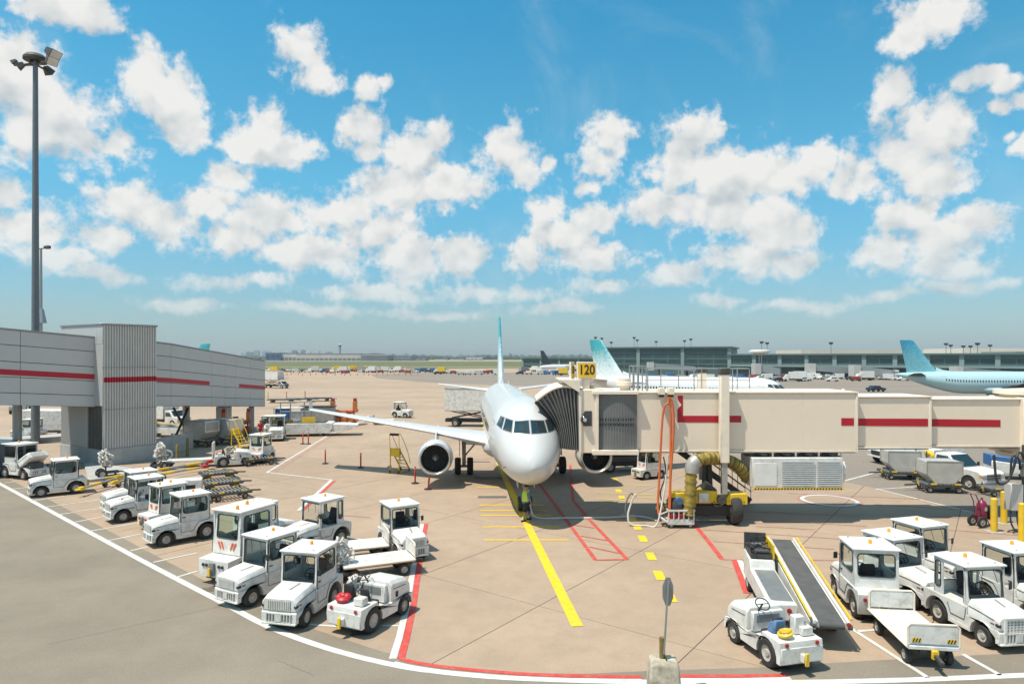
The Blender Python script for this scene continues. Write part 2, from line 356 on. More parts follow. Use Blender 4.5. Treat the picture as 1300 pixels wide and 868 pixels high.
def simple_ground(name, c1, c2, s1, s2, rough=.9, stretch=(1,1,1)):
    m = bpy.data.materials.new(name); m.use_nodes = True; t = m.node_tree; n = t.nodes; l = t.links; b = n['Principled BSDF']; b.inputs['Roughness'].default_value = rough; b.inputs['Specular IOR Level'].default_value = .25
    g = n.new('ShaderNodeNewGeometry'); mp = n.new('ShaderNodeMapping'); mp.inputs['Scale'].default_value = stretch; l.new(g.outputs['Position'], mp.inputs['Vector'])
    def nz(s, d): x = n.new('ShaderNodeTexNoise'); x.inputs['Scale'].default_value = s; x.inputs['Detail'].default_value = d; x.inputs['Roughness'].default_value = .65; l.new(mp.outputs[0], x.inputs['Vector']); return x.outputs[0]
    a = nz(s1,7); q = n.new('ShaderNodeMapRange'); q.inputs[1].default_value = .35; q.inputs[2].default_value = .65; l.new(a, q.inputs[0])
    mx = n.new('ShaderNodeMix'); mx.data_type = 'RGBA'; l.new(q.outputs[0], mx.inputs[0]); mx.inputs[6].default_value = (*c1,1); mx.inputs[7].default_value = (*c2,1)
    fi = n.new('ShaderNodeMapRange'); fi.inputs[1].default_value = .3; fi.inputs[2].default_value = .7; fi.inputs[3].default_value = .84; fi.inputs[4].default_value = 1.15; l.new(nz(s2,4), fi.inputs[0])
    sc = n.new('ShaderNodeVectorMath'); sc.operation = 'SCALE'; l.new(mx.outputs[2], sc.inputs[0]); l.new(fi.outputs[0], sc.inputs['Scale']); l.new(sc.outputs[0], b.inputs['Base Color'])
    bu = n.new('ShaderNodeBump'); bu.inputs['Strength'].default_value = .3; bu.inputs['Distance'].default_value = .01; l.new(nz(s2,4), bu.inputs['Height']); l.new(bu.outputs[0], b.inputs['Normal'])
    M[name] = m
simple_ground('asphalt', (.212,.178,.136), (.272,.229,.176), .22, 26)
simple_ground('grass', (.085,.105,.035), (.17,.165,.065), .012, .3, stretch=(.25,1.6,1))
simple_ground('taxiway', (.225,.19,.155), (.275,.23,.185), .05, 8, stretch=(.4,1,1))
simple_ground('joint_fill', (.10,.09,.075), (.14,.125,.10), 2, 20)

def sheet(name, pts, m, z, kind='structure', parent=None):
    mb = MB(); mb.poly([(p[0],p[1],z) for p in pts]); o = mb.build(name, m, parent, smooth=0)
    if o.data.polygons[0].normal.z < 0: o.data.flip_normals()
    if kind and parent is None: o['kind'] = kind
    return o
ground = sheet('ground', [(-9000,-200),(9000,-200),(9000,16000),(-9000,16000)], 'apron', -.03)
ground['label'] = 'tan concrete airport ground reaching to the horizon'
# near apron as cast slabs with open joints between them
ax, bx_ = Vector((cos(R(54)), sin(R(54)))), Vector((cos(R(-37)), sin(R(-37))))
joint = Vector((.86, 21.6)); SA, SB, GAP = 7.6, 5.2, .028
apron = bpy.data.objects.new('apron', bpy.data.meshes.new('apron')); col.objects.link(apron); apron['kind'] = 'structure'; apron['label'] = 'concrete apron of large cast slabs around the parked airliner'
bed = MB()
slab_me = None
cnt = 0
for i in range(-14, 15):
    for j in range(-16, 17):
        c = joint + ax*SA*(i+.5) + bx_*SB*(j+.5)
        if not (9 < c.y < 72): continue
        if abs(c.x) > min(.80*c.y+5, 46): continue
        if cnt >= 298: continue
        if slab_me is None:
            mb = MB(); a2, b2 = ax*(SA-GAP)/2, bx_*(SB-GAP)/2
            top = [-a2-b2, a2-b2, a2+b2, -a2+b2]; top.reverse()
            if (top[1]-top[0]).cross(top[2]-top[1]) < 0: top.reverse()
            mb.loft([[(p.x,p.y,-.05) for p in top],[(p.x,p.y,0) for p in top]])
            o = mb.build('slab', 'apron', apron, smooth=0); slab_me = o.data
        else:
            o = bpy.data.objects.new('slab', slab_me); col.objects.link(o); o.parent = apron
        o.location = (c.x, c.y, random.uniform(-.0015,.0015)); cnt += 1
        a3, b3 = ax*(SA-.004)/2, bx_*(SB-.004)/2; bed.poly([(q.x,q.y,-.012) for q in (c-a3-b3, c+b3-a3, c+a3+b3, c+a3-b3)][::-1])
apron.data.from_pydata(bed.v, [], bed.f); apron.data.materials.append(M['joint_fill']); apron.data.update()

gpx = lambda pts: [G(*p) for p in pts]
# asphalt service road along the stand
edge = gpx([(0,602),(120,664),(215,714),(300,757),(380,792),(470,822),(545,844),(640,853),(740,855),(830,851),(960,847),(1110,838),(1300,828)])
road = sheet('service_road', [(-90,52),(-52,56)] + [(p.x,p.y) for p in edge] + [(60,17.5),(60,-20),(-90,-20)], 'asphalt', .006)
road['label'] = 'grey asphalt service road curving past the parked tractors'

def strip_pts(pts, w):
    pts = [Vector((p[0],p[1])) for p in pts]; Lf, Rt = [], []
    for i, p in enumerate(pts):
        a = (pts[i]-pts[i-1]).normalized() if i else None; b = (pts[i+1]-pts[i]).normalized() if i < len(pts)-1 else None
        if a is None: n = Vector((-b.y,b.x)); k = 1
        elif b is None: n = Vector((-a.y,a.x)); k = 1
        else:
            t = (a+b).normalized(); n = Vector((-t.y,t.x)); k = 1/max(.45, n.dot(Vector((-a.y,a.x))))
        Lf.append(p+n*w/2*k); Rt.append(p-n*w/2*k)
    return Lf, Rt
MARKS = []
def mark(name, pts, w, m, z=.011, world_pts=False, closed=False):
    q = pts if world_pts else gpx(pts); a, b = strip_pts(q, w); mb = MB(); n = len(a)
    mb.add([(p.x,p.y,z) for p in a]+[(p.x,p.y,z) for p in b], [(i,n+i,n+i+1,i+1) for i in range(n-1)])
    o = mb.build(name, m, smooth=0); o['kind'] = 'structure'; MARKS.append(o); return o
def dense(pts, k=6):
    out = []
    q = [Vector((p[0],p[1])) for p in pts]
    for i in range(len(q)-1):
        p0, p1, p2, p3 = q[max(i-1,0)], q[i], q[i+1], q[min(i+2,len(q)-1)]
        for s in range(k):
            t = s/k; out.append(.5*((2*p1)+(p2-p0)*t+(2*p0-5*p1+4*p2-p3)*t*t+(3*p1-p0-3*p2+p3)*t**3))
    out.append(q[-1]); return out
mark('road_edge_line', dense([(-70,577),(0,614),(120,679),(200,722),(285,766),(345,797),(420,824),(500,844),(560,853),(640,860),(760,864.5),(880,866),(1000,866),(1150,863),(1300,857),(1420,852)]), .24, 'mark_white', .012)
z2 = lambda x, y: (x/3.471, 560+y/3.471)
for a, b in [((50,210),(125,203)),((140,262),(300,240)),((200,290),(440,258)),((265,322),(450,293)),((325,357),(452,333)),((400,395),(600,362)),((480,437),(620,408)),((575,482),(655,464)),((675,533),(868,492)),((780,598),(870,572)),((20,183),(120,170))]:
    mark('bay_line', [z2(*a), z2(*b)], .11, 'mark_white', .012)
for a, b in [((388,792),(428,795)),((485,794),(508,794)),((400,742),(430,744)),((437,683),(470,685))]: mark('bay_line', [a,b], .11, 'mark_white', .012)
for a, b in [((1080,797),(1178,860)),((1088,801),(1119,799)),((1222,830),(1270,857))]: mark('bay_line', [a,b], .13, 'mark_white', .012)
# red boundary of the stand with its white companion
redl = [(541,665),(538,681),(532,720),(525,768),(516,810),(509,836)]
mark('stand_boundary_red', redl, .20, 'mark_red', .013)
mark('stand_boundary_white', [(p[0]-(5+i*1.1),p[1]) for i,p in enumerate(redl)], .20, 'mark_white', .0125)
mark('stand_boundary_red', dense([(509,836),(528,841),(577,848),(674,856),(760,858.5),(815,859.5)],4), .17, 'mark_red', .0135)
mark('stand_boundary_white', dense([(500,841),(528,847),(577,853.5),(674,861),(760,863),(815,863.5)],4), .14, 'mark_white', .0145)
mark('stand_boundary_red', [(862,858),(940,858),(1000,857)], .17, 'mark_red', .0135)
mark('stand_boundary_white', [(862,862.5),(940,862.5),(1004,861)], .14, 'mark_white', .0145)
mark('stand_boundary_red', [(932,711),(948,753)], .22, 'mark_red', .013); mark('stand_boundary_white', [(939,711),(957,753)], .2, 'mark_white', .012)
mark('stand_boundary_red', [(877,660),(900,688),(917,710)], .2, 'mark_red', .013); mark('safety_line_red', [(917,710),(1000,710.5),(1062,711)], .13, 'mark_red_worn', .012)
for a, b in [((892,672),(1065,684)),((896,655.5),(1100,668)),((905,687),(1060,697)),((1150,668),(1300,680)),((1180,655),(1300,663)),((960,668),(1035,672)),((930,648),(1090,655)),((1000,626),(1180,634)),((1110,640),(1240,648))]:
    mark('safety_line_red', [a,b], .09, 'mark_red_worn', .012)
# yellow lead-in line with stop bars
z7 = lambda x, y: (480+x/3.095, 600+y/3.095)
mark('lead_in_line', [(612,535),(638,600),(667,661),(733,795)], .36, 'mark_yellow', .015)
for x0, x1, y in [(385,485,57),(398,652,127),(400,668,149),(403,680,167),(413,712,213),(420,747,264)]:
    mark('stop_bar', [z7(x0,y), z7(x1,y)], .17 if y < 200 else .15, 'mark_yellow', .0135)
for x0, x1, y, w in [(392,505,95,.55),(375,500,20,.8),(330,440,-43,.4)]: mark('dark_patch', [z7(x0,y), z7(x1,y)], w, 'mark_dark', .0125)
dash = [(930,27),(945,71),(957,96),(1000,182),(1018,213),(1040,259),(1072,328),(1105,403),(1146,486)]
for i, p in enumerate(dash):
    c = G(*z7(*p)); dv = (G(*z7(1146,486))-G(*z7(930,27))).normalized(); ln = .42 if i < 4 else .52
    mark('lead_in_dash', [c-dv*ln, c+dv*ln], .34, 'mark_yellow', .014, world_pts=True)
for a, b in [((930,47),(1068,50)),((862,78),(1085,86)),((870,101),(1000,111)),((985,95),(1090,100))]: mark('stop_bar', [z7(*a), z7(*b)], .22, 'mark_yellow_worn', .0135)
# red hatched box
mark('hatched_box_red', [z7(620,25), z7(720,160), z7(855,343)], .17, 'mark_red', .014)
mark('hatched_box_red', [z7(755,-30), z7(766,108), z7(826,180), z7(980,341)], .17, 'mark_red', .014)
mark('hatched_box_red', [z7(855,343), z7(980,340)], .13, 'mark_red', .0145)
for a, b in [((767,205),(848,217)),((796,248),(903,267)),((830,291),(945,316))]: mark('hatched_box_red', [z7(*a), z7(*b)], .10, 'mark_red', .0145)
# left service lines
mark('service_line_white', [(473,530.5),(419,551),(339,599.5),(421,609)], .16, 'mark_white', .012)
mark('service_line_red', [(474,533),(424,551.5),(349,599)], .10, 'mark_red_worn', .0115)
mark('service_line_white', [(421,609),(379,648)], .2, 'mark_white', .012); mark('service_line_red', [(425,610),(384,648)], .18, 'mark_red', .0125)
mark('service_line_red', [(436,654),(470,657)], .12, 'mark_red_worn', .012)
mark('service_line_white', [(1112,620),(1233,650)], .14, 'mark_white', .012); mark('service_line_white', [(1069,611),(1122,597)], .16, 'mark_white', .012)
mark('service_line_white', [(1112,621),(1175,617)], .12, 'mark_white', .0125)
cc = G(1053,635); rr = [(cc.x+1.42*cos(2*pi*i/40), cc.y+1.42*sin(2*pi*i/40)) for i in range(41)]
mark('ring_marking', rr, .22, 'mark_white', .0125, world_pts=True); mark('ring_marking_red', [(cc.x+1.62*cos(2*pi*i/40), cc.y+1.62*sin(2*pi*i/40)) for i in range(41)], .12, 'mark_red_worn', .0115, world_pts=True)
# tarred cracks in the road, oil drips in the parking bays, tyre streaks on the apron
rk = random.Random(17)
def wiggle(a, b, n, amp):
    a, b = G(*a), G(*b); d = (b-a); nrm = Vector((-d.y,d.x,0)).normalized(); return [(a+d*(i/n)+nrm*(rk.uniform(-amp,amp) if 0 < i < n else 0)) for i in range(n+1)]
for a, b in (((60,818),(300,765)),((352,838),(400,858))): mark('tarred_crack', wiggle(a,b,14,.03), .014, 'mark_dark', .009, world_pts=True)
mat('oil_stain', (.13,.105,.08), .6, var=.2, scale=5)
for (px, py) in ((262,748),(352,780),(455,803),(1010,835),(1090,772),(1200,800),(985,845)):
    c = G(px,py); n = 13; ph = rk.random()*6; mb = MB(); r0 = rk.uniform(.10,.30); rr_ = [r0*rk.uniform(.55,1.3) for _ in range(n)]
    mb.poly([(c.x+rr_[i]*1.3*cos(2*pi*i/n+ph), c.y+rr_[i]*sin(2*pi*i/n+ph), .0102) for i in range(n)]); o = mb.build('oil_stain','oil_stain',smooth=0); o['kind'] = 'structure'; MARKS.append(o)
LB = {'tarred_crack':'thin dark tarred crack in the asphalt road','oil_stain':'dark oil stain on the ground near parked tractors','tyre_mark':'faint tyre mark on the concrete','road_edge_line':'long white line along the edge of the service road','bay_line':'thin white bay line between tractor parking places','stand_boundary_red':'red painted boundary line of the aircraft stand','stand_boundary_white':'white painted line running beside the red stand boundary','safety_line_red':'thin worn red safety line on the apron','lead_in_line':'yellow lead-in line running to the nose of the airliner','stop_bar':'yellow stop bar painted across the lead-in','dark_patch':'dark grey painted-over patch beside the yellow bars','lead_in_dash':'yellow dash of the second lead-in line','hatched_box_red':'red line of the hatched box by the lead-in','service_line_white':'white service lane line on the apron','service_line_red':'red service lane line on the apron','ring_marking':'white painted ring on the concrete','ring_marking_red':'faded red ring round the white painted ring'}
for o in MARKS: o['label'] = LB[o.name.split('.')[0]]
ga = sheet('asphalt_apron', [tuple(G(*p).xy) for p in ((868,572),(960,594),(1069,610.5),(1113,619.5),(1234,649),(1420,694),(1420,476),(700,473),(560,472.5),(470,475),(480,480),(560,486),(700,491),(800,520))], 'taxiway', .003); ga['label'] = 'grey asphalt apron behind the jet bridge'
# far field: grass, taxiway strips
g0 = sheet('grass_field', [(-1600,455),(-150,455),(130,560),(130,1500),(-1600,1500)], 'grass', -.02); g0['label'] = 'strip of dry green grass beyond the apron'
tw = sheet('taxiway', [(-1600,560),(-10,560),(60,600),(-1600,640)], 'taxiway', -.012); tw['label'] = 'grey taxiway crossing the grass'
far = sheet('far_grass', [(-4000,2300),(3000,2300),(3000,15000),(-4000,15000)], 'grass', -.018); far['label'] = 'far flat green land below the skyline'
# ------------------------------------------------------------------ airliners
SEC = [(0,.02,2.93,2.97),(.12,.34,2.62,3.28),(.45,.70,2.30,3.66),(1.0,1.04,2.06,4.06),(1.6,1.31,1.93,4.42),(2.3,1.53,1.85,4.98),(3.0,1.69,1.80,5.40),(4.0,1.85,1.77,5.72),
       (5.0,1.93,1.75,5.86),(6.0,1.96,1.75,5.90),(12,1.96,1.75,5.90),(24,1.96,1.75,5.90),(26.5,1.93,1.92,5.90),(29,1.75,2.45,5.88),(31.5,1.42,3.15,5.82),(34,.95,4.0,5.72),(36,.52,4.72,5.58),(37.3,.20,5.12,5.42)]
KX, KY = .89, .97          # this airliner: length and width against the full-size type
def sec(x):
    for i in range(len(SEC)-1):
        a, b = SEC[i], SEC[i+1]
        if x <= b[0]:
            t = (x-a[0])/(b[0]-a[0]); p, q = SEC[max(i-1,0)], SEC[min(i+2,len(SEC)-1)]
            out = []
            for k in (1,2,3):
                m0 = (b[k]-p[k])/(b[0]-p[0]) if b[0] != p[0] else 0; m1 = (q[k]-a[k])/(q[0]-a[0]) if q[0] != a[0] else 0
                h = b[0]-a[0]
                if i == 0: m0 = (b[k]-a[k])/h*1.6
                out.append((2*t**3-3*t*t+1)*a[k]+(t**3-2*t*t+t)*h*m0+(-2*t**3+3*t*t)*b[k]+(t**3-t*t)*h*m1)
            return out
    return list(SEC[-1][1:])
def fus(x, th):      # th: 0 = top, positive to port (+y)
    r, b, t = sec(x); zc, rz = (b+t)/2, (t-b)/2
    return Vector((-x*KX, r*sin(th)*KY, zc+rz*cos(th)))
def front_hit(y, z):
    lo, hi = 0.0, 6.0
    for _ in range(40):
        m = (lo+hi)/2; r, b, t = sec(m); zc, rz = (b+t)/2, max((t-b)/2,1e-3)
        if (y/max(r,1e-3))**2+((z-zc)/rz)**2 <= 1: hi = m
        else: lo = m
    return hi
def airfoil(n=9, t=.12):
    up, dn = [], []
    for i in range(n+1):
        x = (1-cos(pi*i/n))/2; y = 5*t*(.2969*math.sqrt(x)-.126*x-.3516*x*x+.2843*x**3-.1036*x**4)
        up.append((x,y)); dn.append((x,-y*.8))
    return up+dn[-2:0:-1]
def surface(mb, stations):      # stations: (le_x, te_x, y, z, thickness); x aft positive
    loops = []
    for (le, te, y, z, t) in stations:
        c = te-le; loops.append([(-(le+p[0]*c)*KX, y, z+p[1]*c) for p in airfoil(9,t)])
    mb.loft(loops); return mb
def tail_material(name, top, low, z0, z1, speck):
    m = bpy.data.materials.new(name); m.use_nodes = True; t = m.node_tree; n = t.nodes; l = t.links; b = n['Principled BSDF']; b.inputs['Roughness'].default_value = .3; b.inputs['Coat Weight'].default_value = .3
    co = n.new('ShaderNodeTexCoord'); sp = n.new('ShaderNodeSeparateXYZ'); l.new(co.outputs['Object'], sp.inputs[0])
    mr = n.new('ShaderNodeMapRange'); mr.inputs[1].default_value = z0; mr.inputs[2].default_value = z1; l.new(sp.outputs[2], mr.inputs[0])
    vo = n.new('ShaderNodeTexVoronoi'); vo.inputs['Scale'].default_value = 3.2; l.new(co.outputs['Object'], vo.inputs['Vector'])
    ad = n.new('ShaderNodeMath'); ad.operation = 'MULTIPLY_ADD'; l.new(vo.outputs['Distance'], ad.inputs[0]); ad.inputs[1].default_value = speck; l.new(mr.outputs[0], ad.inputs[2])
    sb = n.new('ShaderNodeMath'); sb.operation = 'SUBTRACT'; sb.use_clamp = True; l.new(ad.outputs[0], sb.inputs[0]); sb.inputs[1].default_value = speck*.4
    mx = n.new('ShaderNodeMix'); mx.data_type = 'RGBA'; l.new(sb.outputs[0], mx.inputs[0]); mx.inputs[6].default_value = (*low,1); mx.inputs[7].default_value = (*top,1)
    l.new(mx.outputs[2], b.inputs['Base Color']); M[name] = m
tail_material('tail_teal', (.04,.30,.33), (.74,.78,.77), 6.6, 10.6, .5)
tail_material('tail_blue', (.02,.22,.34), (.22,.50,.55), 5.8, 11.8, .6)
mat('livery_pale_blue', (.42,.60,.64), .25, var=.02, coat=.3)
mat('fan_dark', (.018,.018,.02), .5, var=.1); mat('lip_metal', (.62,.62,.61), .25, .8, var=.05)
mat('wing_grey', (.58,.585,.58), .35, .1, var=.05, scale=.8, dirt=.25, dirtc=(.4,.39,.37), dscale=.6)

def wheel(name, parent, c, r, w, n=16, tyre='rubber', rim='rim_paint', axis=(0,1,0)):
    c = Vector(c); a = Vector(axis).normalized()
    o = MB().lathe([(r*.55,-w/2),(r*.9,-w/2),(r,-w*.3),(r,w*.3),(r*.9,w/2),(r*.55,w/2)], c, a, n).build('wheel', tyre, parent)
    k = MB(); k.lathe([(r*.57,-w*.46),(r*.50,-w*.36),(r*.30,-w*.30),(r*.22,-w*.44),(.004,-w*.46)], c, a, n); k.lathe([(r*.57,w*.46),(r*.50,w*.36),(r*.30,w*.30),(r*.22,w*.44),(.004,w*.46)], c, a, n)
    k.build('rim', rim, o); return o

def make_airliner(name, label, loc, heading, detail=True, half=14.3, eng_y=4.95, eng_x=11.6, body='aircraft_white', tail='tail_teal', wing='wing_grey', scale=1.0, dark_under=False):
    t = thing(name, label, 'airplane', loc, heading, scale=scale)
    xs = [0,.03,.12,.25,.45,.7,1.0,1.3,1.6,1.95,2.3,2.65,3.0,3.5,4,5,6,9,12,18,24,25.3,26.5,28,29,30.2,31.5,33,34,35,36,36.8,37.3]; n = 40 if detail else 24
    mb = MB(); mb.loft([[fus(x, -2*pi*i/n) for i in range(n)] for x in xs]); f = mb.build('fuselage', body, t, smooth=60)
    # wing box fairing
    mb = MB(); fl = []
    for (x, k, dz) in [(10.6,.80,.42),(11.6,1.0,.1),(13,1.06,-.08),(16,1.08,-.12),(19,1.05,-.06),(20.6,.95,.15),(21.6,.8,.45)]:
        fl.append([(-x*KX, 2.0*k*KY*sin(a), 2.45+dz*.5+(1.02*k)*cos(a)*(1 if cos(a)>0 else .80)) for a in [-2*pi*i/20 for i in range(20)]])
    mb.loft(fl); mb.build('wing_fairing', body, t, smooth=60)
    # wings
    for s in (1,-1):
        q = half/17.05
        st = [(11.4,18.7,1.5*s,2.75,.13),(12.2,18.75,2.4*s,2.85,.13),(14.6,18.95,6.2*q*s,3.20,.115),(17.6,20.35,11.6*q*s,3.72,.105),(20.3,21.9,16.9*q*s,4.28,.10),(20.75,21.95,17.05*q*s,4.30,.05)]
        w = surface(MB(), st).build('wing', wing, t, smooth=40)
        surface(MB(), [(20.5,21.9,17.0*q*s,4.25,.06)]+[(21.3,22.3,17.1*q*s,4.9,.05)]).build('wingtip_fence', body, w)
        for fy, fx in ((6.0,17.6),(8.9,18.3),(12.0,19.3)):
            z = 3.0+.095*(fy-4); mbf = MB(); mbf.loft([[(-(fx+u*2.6)*KX, fy*q*s+.16*k*sin(a), z-.12+.22*k*cos(a)) for a in [-2*pi*i/10 for i in range(10)]] for (u,k) in ((0,.05),(.15,.6),(.45,1),(.8,.7),(1,.06))]); mbf.build('flap_fairing', wing, w, smooth=60)
        hs = surface(MB(), [(31.7,35.2,.6*s,5.05,.10),(34.6,36.2,6.2*s*.9,5.6,.09)]).build('stabilizer', wing, t, smooth=40)
        # engine
        ex, ey, ez = -eng_x*KX, eng_y*s, 1.86
        e = MB(); e.lathe([(.90,0),(.955,.03),(1.0,.12),(1.07,.5),(1.09,1.1),(1.02,2.0),(.80,2.9),(.62,3.4),(.5,3.45)], (ex,ey,ez), (-1,0,0), 32); en = e.build('engine', body, t, smooth=60)
        MB().lathe([(.82,.22),(.845,.06),(.875,.005),(.91,-.005),(.955,.025),(.985,.09)], (ex,ey,ez), (-1,0,0), 32).build('intake_lip', 'lip_metal', en, smooth=60)
        MB().lathe([(.83,.18),(.80,.75),(.30,.80),(.02,.80)], (ex,ey,ez), (-1,0,0), 32).build('intake_duct', 'fan_dark', en, smooth=60)
        if detail:
            fb_ = MB()
            for k in range(24):
                a = 2*pi*k/24; u = Vector((0,cos(a),sin(a))); v = Vector((0,-sin(a),cos(a)))
                c0 = Vector((ex-.62,ey,ez)); fb_.poly([c0+u*.24+v*.03, c0+u*.79+v*.05+Vector((.04,0,0)), c0+u*.79-v*.06-Vector((.06,0,0)), c0+u*.24-v*.04-Vector((.09,0,0))])
            fb_.build('fan_blades', 'dark_metal', en)
        sp = MB(); sp.lathe([(.01,.40),(.10,.47),(.18,.58),(.24,.74)], (ex,ey,ez), (-1,0,0), 16); spo = sp.build('spinner', 'grey_metal', en, smooth=60)
        if detail: MB().tube([(ex-.405-.006*i, ey+.012*i*cos(i*.55), ez+.012*i*sin(i*.55)) for i in range(2,11)], .016, 5).build('spinner_spiral', 'aircraft_white', spo)
        py = MB(); py.loft([[(ex-.9,ey-.03,ez+1.02),(ex-3.5,ey-.10,ez+.75),(ex-3.5,ey+.10,ez+.75),(ex-.9,ey+.03,ez+1.02)],[(ex-1.7,ey-.03,ez+1.42),(ex-4.2,ey-.16,ez+1.35),(ex-4.2,ey+.16,ez+1.35),(ex-1.7,ey+.03,ez+1.42)]]); py.build('pylon', body, en)
        MB().loft([[(ex-.75,ey-s*1.02,ez+.30),(ex-1.5,ey-s*1.04,ez+.25),(ex-1.5,ey-s*1.04,ez+.29),(ex-.75,ey-s*1.02,ez+.33)],[(ex-1.1,ey-s*1.36,ez+.46),(ex-1.5,ey-s*1.38,ez+.44),(ex-1.5,ey-s*1.38,ez+.46),(ex-1.1,ey-s*1.36,ez+.48)]]).build('strake', body, en)
        # main gear
        gx, gy = -17.7*KX, 3.2*s
        g = MB(); g.cyl((gx,gy,.56),(gx,gy,3.0),.12,.15,10); g.bar((gx,gy,1.2),(gx,gy-1.1*s,2.5),.11); g.cyl((gx,gy-.44,.56),(gx,gy+.44,.56),.09,n=8); g.bar((gx-.25,gy,.8),(gx-.1,gy,1.7),.07); gg = g.build('main_gear', 'grey_metal', t)
        for dy in (-.42,.42): wheel('wheel', gg, (gx,gy+dy,.58), .58, .42, 20)
        dr = MB(); dr.obox((gx,gy+.30*s,1.95),(1.0,.05,1.3),0.0); dr.build('gear_door', body, gg)
    fin = MB(); loops = []
    for (le, te, z, th) in [(28.6,35.2,5.5,.09),(29.7,35.25,6.2,.10),(33.9,36.5,11.62,.09),(34.4,36.5,11.76,.04)]:
        c = te-le; loops.append([(-(le+p[0]*c)*KX, p[1]*c*th/.12, z) for p in [(x,y if k<=9 else y*1.25) for k,(x,y) in enumerate(airfoil(9,.12))]])
    fin.loft(loops); fin.build('tail_fin', tail, t, smooth=40)
    MB().loft([[fus(x,0)+Vector((0,w,0)), fus(x,0)+Vector((0,0,h)), fus(x,0)-Vector((0,w,0))] for x,w,h in ((26.6,.03,.02),(28.2,.12,.25),(29.6,.18,.75))]).build('fin_fillet', body, t)
    # nose gear
    nx = -5.07*KX; g = MB(); g.cyl((nx,0,.38),(nx,0,1.95),.075,.10,10); g.cyl((nx,-.3,.38),(nx,.3,.38),.06,n=8); g.bar((nx-.1,0,.9),(nx-.9,0,1.8),.07); g.box(nx+.02,nx+.16,-.16,.16,1.25,1.55); gg = g.build('nose_gear', 'grey_metal', t)
    for dy in (-.25,.25): wheel('wheel', gg, (nx,dy,.38), .38, .24, 18)
    for s in (1,-1): MB().obox((nx+.15,s*.42,1.62),(1.1,.03,.55),0.0).build('gear_door', body, gg)
    # cockpit windows: panes laid on the nose surface, given by their outline seen from ahead
    def pane(poly, nm, m, lift):
        k = 5; mbp = MB(); vs = []
        a, b, c, d = [Vector(p) for p in poly]
        for i in range(k+1):
            for j in range(k+1):
                u, v = i/k, j/k; p = (a*(1-u)+b*u)*(1-v)+(d*(1-u)+c*u)*v
                x = front_hit(p.x/KY, p.y); q = Vector((-x*KX, p.x, p.y)); e = .03
                x1, x2 = front_hit((p.x+e)/KY, p.y), front_hit(p.x/KY, p.y+e)
                nr = Vector((1, (x1-x)*KX/e, (x2-x)*KX/e)).normalized()
                vs.append(q+nr*lift)
        fs = [(i*(k+1)+j, (i+1)*(k+1)+j, (i+1)*(k+1)+j+1, i*(k+1)+j+1) for i in range(k) for j in range(k)]
        mbp.add(vs, fs); o = mbp.build(nm, m, t, smooth=80)
        return o
    def grow(poly, g_):
        c = sum((Vector(p) for p in poly), Vector((0,0)))/4; return [Vector(p)+(Vector(p)-c).normalized()*g_ for p in poly]
    for s in (1,-1):
        for poly in ([(.05,4.38),(.80,4.40),(.70,4.91),(.05,4.95)], [(.90,4.42),(1.26,4.50),(1.10,4.98),(.80,4.92)], [(1.34,4.54),(1.52,4.66),(1.33,5.02),(1.18,5.0)]):
            pl = [(p[0]*s,p[1]) for p in poly]
            pane(grow(pl,.05), 'window_frame', 'grey_metal', .006); pane(pl, 'cockpit_window', 'cockpit_glass', .014)
    # cabin windows and doors
    side = MB()
    for s in (1,-1):
        for k in range(44):
            x = 6.4+k*.52
            if 12.9 < x < 13.5 or x > 28.6: continue
            th = s*R(76); a, b = fus(x,th), fus(x+.24,th); c, d = fus(x+.24,th+s*.20), fus(x,th+s*.20); nv = Vector((0,s*.012,.003)); mbw = side
            mbw.poly([p+nv for p in ((a,b,c,d) if s < 0 else (a,d,c,b))])
    so = side.build('cabin_windows', 'cockpit_glass', t, smooth=0); so['kind'] = 'stuff'
    dl = MB()
    for s in (1,-1):
        for x0 in (4.3, 28.4):
            pts = [fus(x0,s*R(62)), fus(x0+.82,s*R(62)), fus(x0+.82,s*R(85)), fus(x0+.82,s*R(106)), fus(x0,s*R(106)), fus(x0,s*R(85))]
            o = MB().tube(pts, .016, 4, closed=True).build('door_outline', 'grey_metal', t)
    if detail:
        MB().bar(fus(8,0)-Vector((0,0,.02)), fus(8.3,0)+Vector((0,0,.42)), .03, .12).build('antenna', 'aircraft_white', t)
        MB().bar(fus(20,0)-Vector((0,0,.02)), fus(20.3,0)+Vector((0,0,.40)), .03, .12).build('antenna', 'aircraft_white', t)
        for s in (1,-1): MB().tube([fus(1.6,s*R(108)), fus(1.6,s*R(108))+Vector((.02,s*.10,0)), fus(1.6,s*R(108))+Vector((.16,s*.12,0))], .02, 5).build('pitot_probe', 'dark_metal', t)
    return t
ng, mg = G(666.5,648), G(648,601)
ax_ = (Vector((ng.x,ng.y,0))-Vector((mg.x,mg.y,0))).normalized(); hd = math.atan2(ax_.y, ax_.x)
nose = Vector((ng.x,ng.y,0))+ax_*5.07*KX
make_airliner('airliner', 'white twin-engine airliner parked nose-on with jet bridge at its door', nose, hd)
# airliner behind the bridge, and the pale blue one on the far right
KX = .90
a2 = P(736,500,104); make_airliner('airliner', 'white airliner with teal speckled tail fin standing behind the cream jet bridge', (a2.x+25.5, a2.y-19.0, 0), math.atan2(-19.0,25.5), detail=False, half=15.5, eng_y=5, scale=.915)
a3 = P(1117,500,121); make_airliner('airliner', 'pale blue airliner with deep teal tail fin standing near the long glass terminal', (a3.x+34.0, a3.y-6, 0), math.atan2(-6,34.0), detail=False, half=15.5, eng_y=5, body='livery_pale_blue', tail='tail_blue', wing='dark_metal', scale=.95)

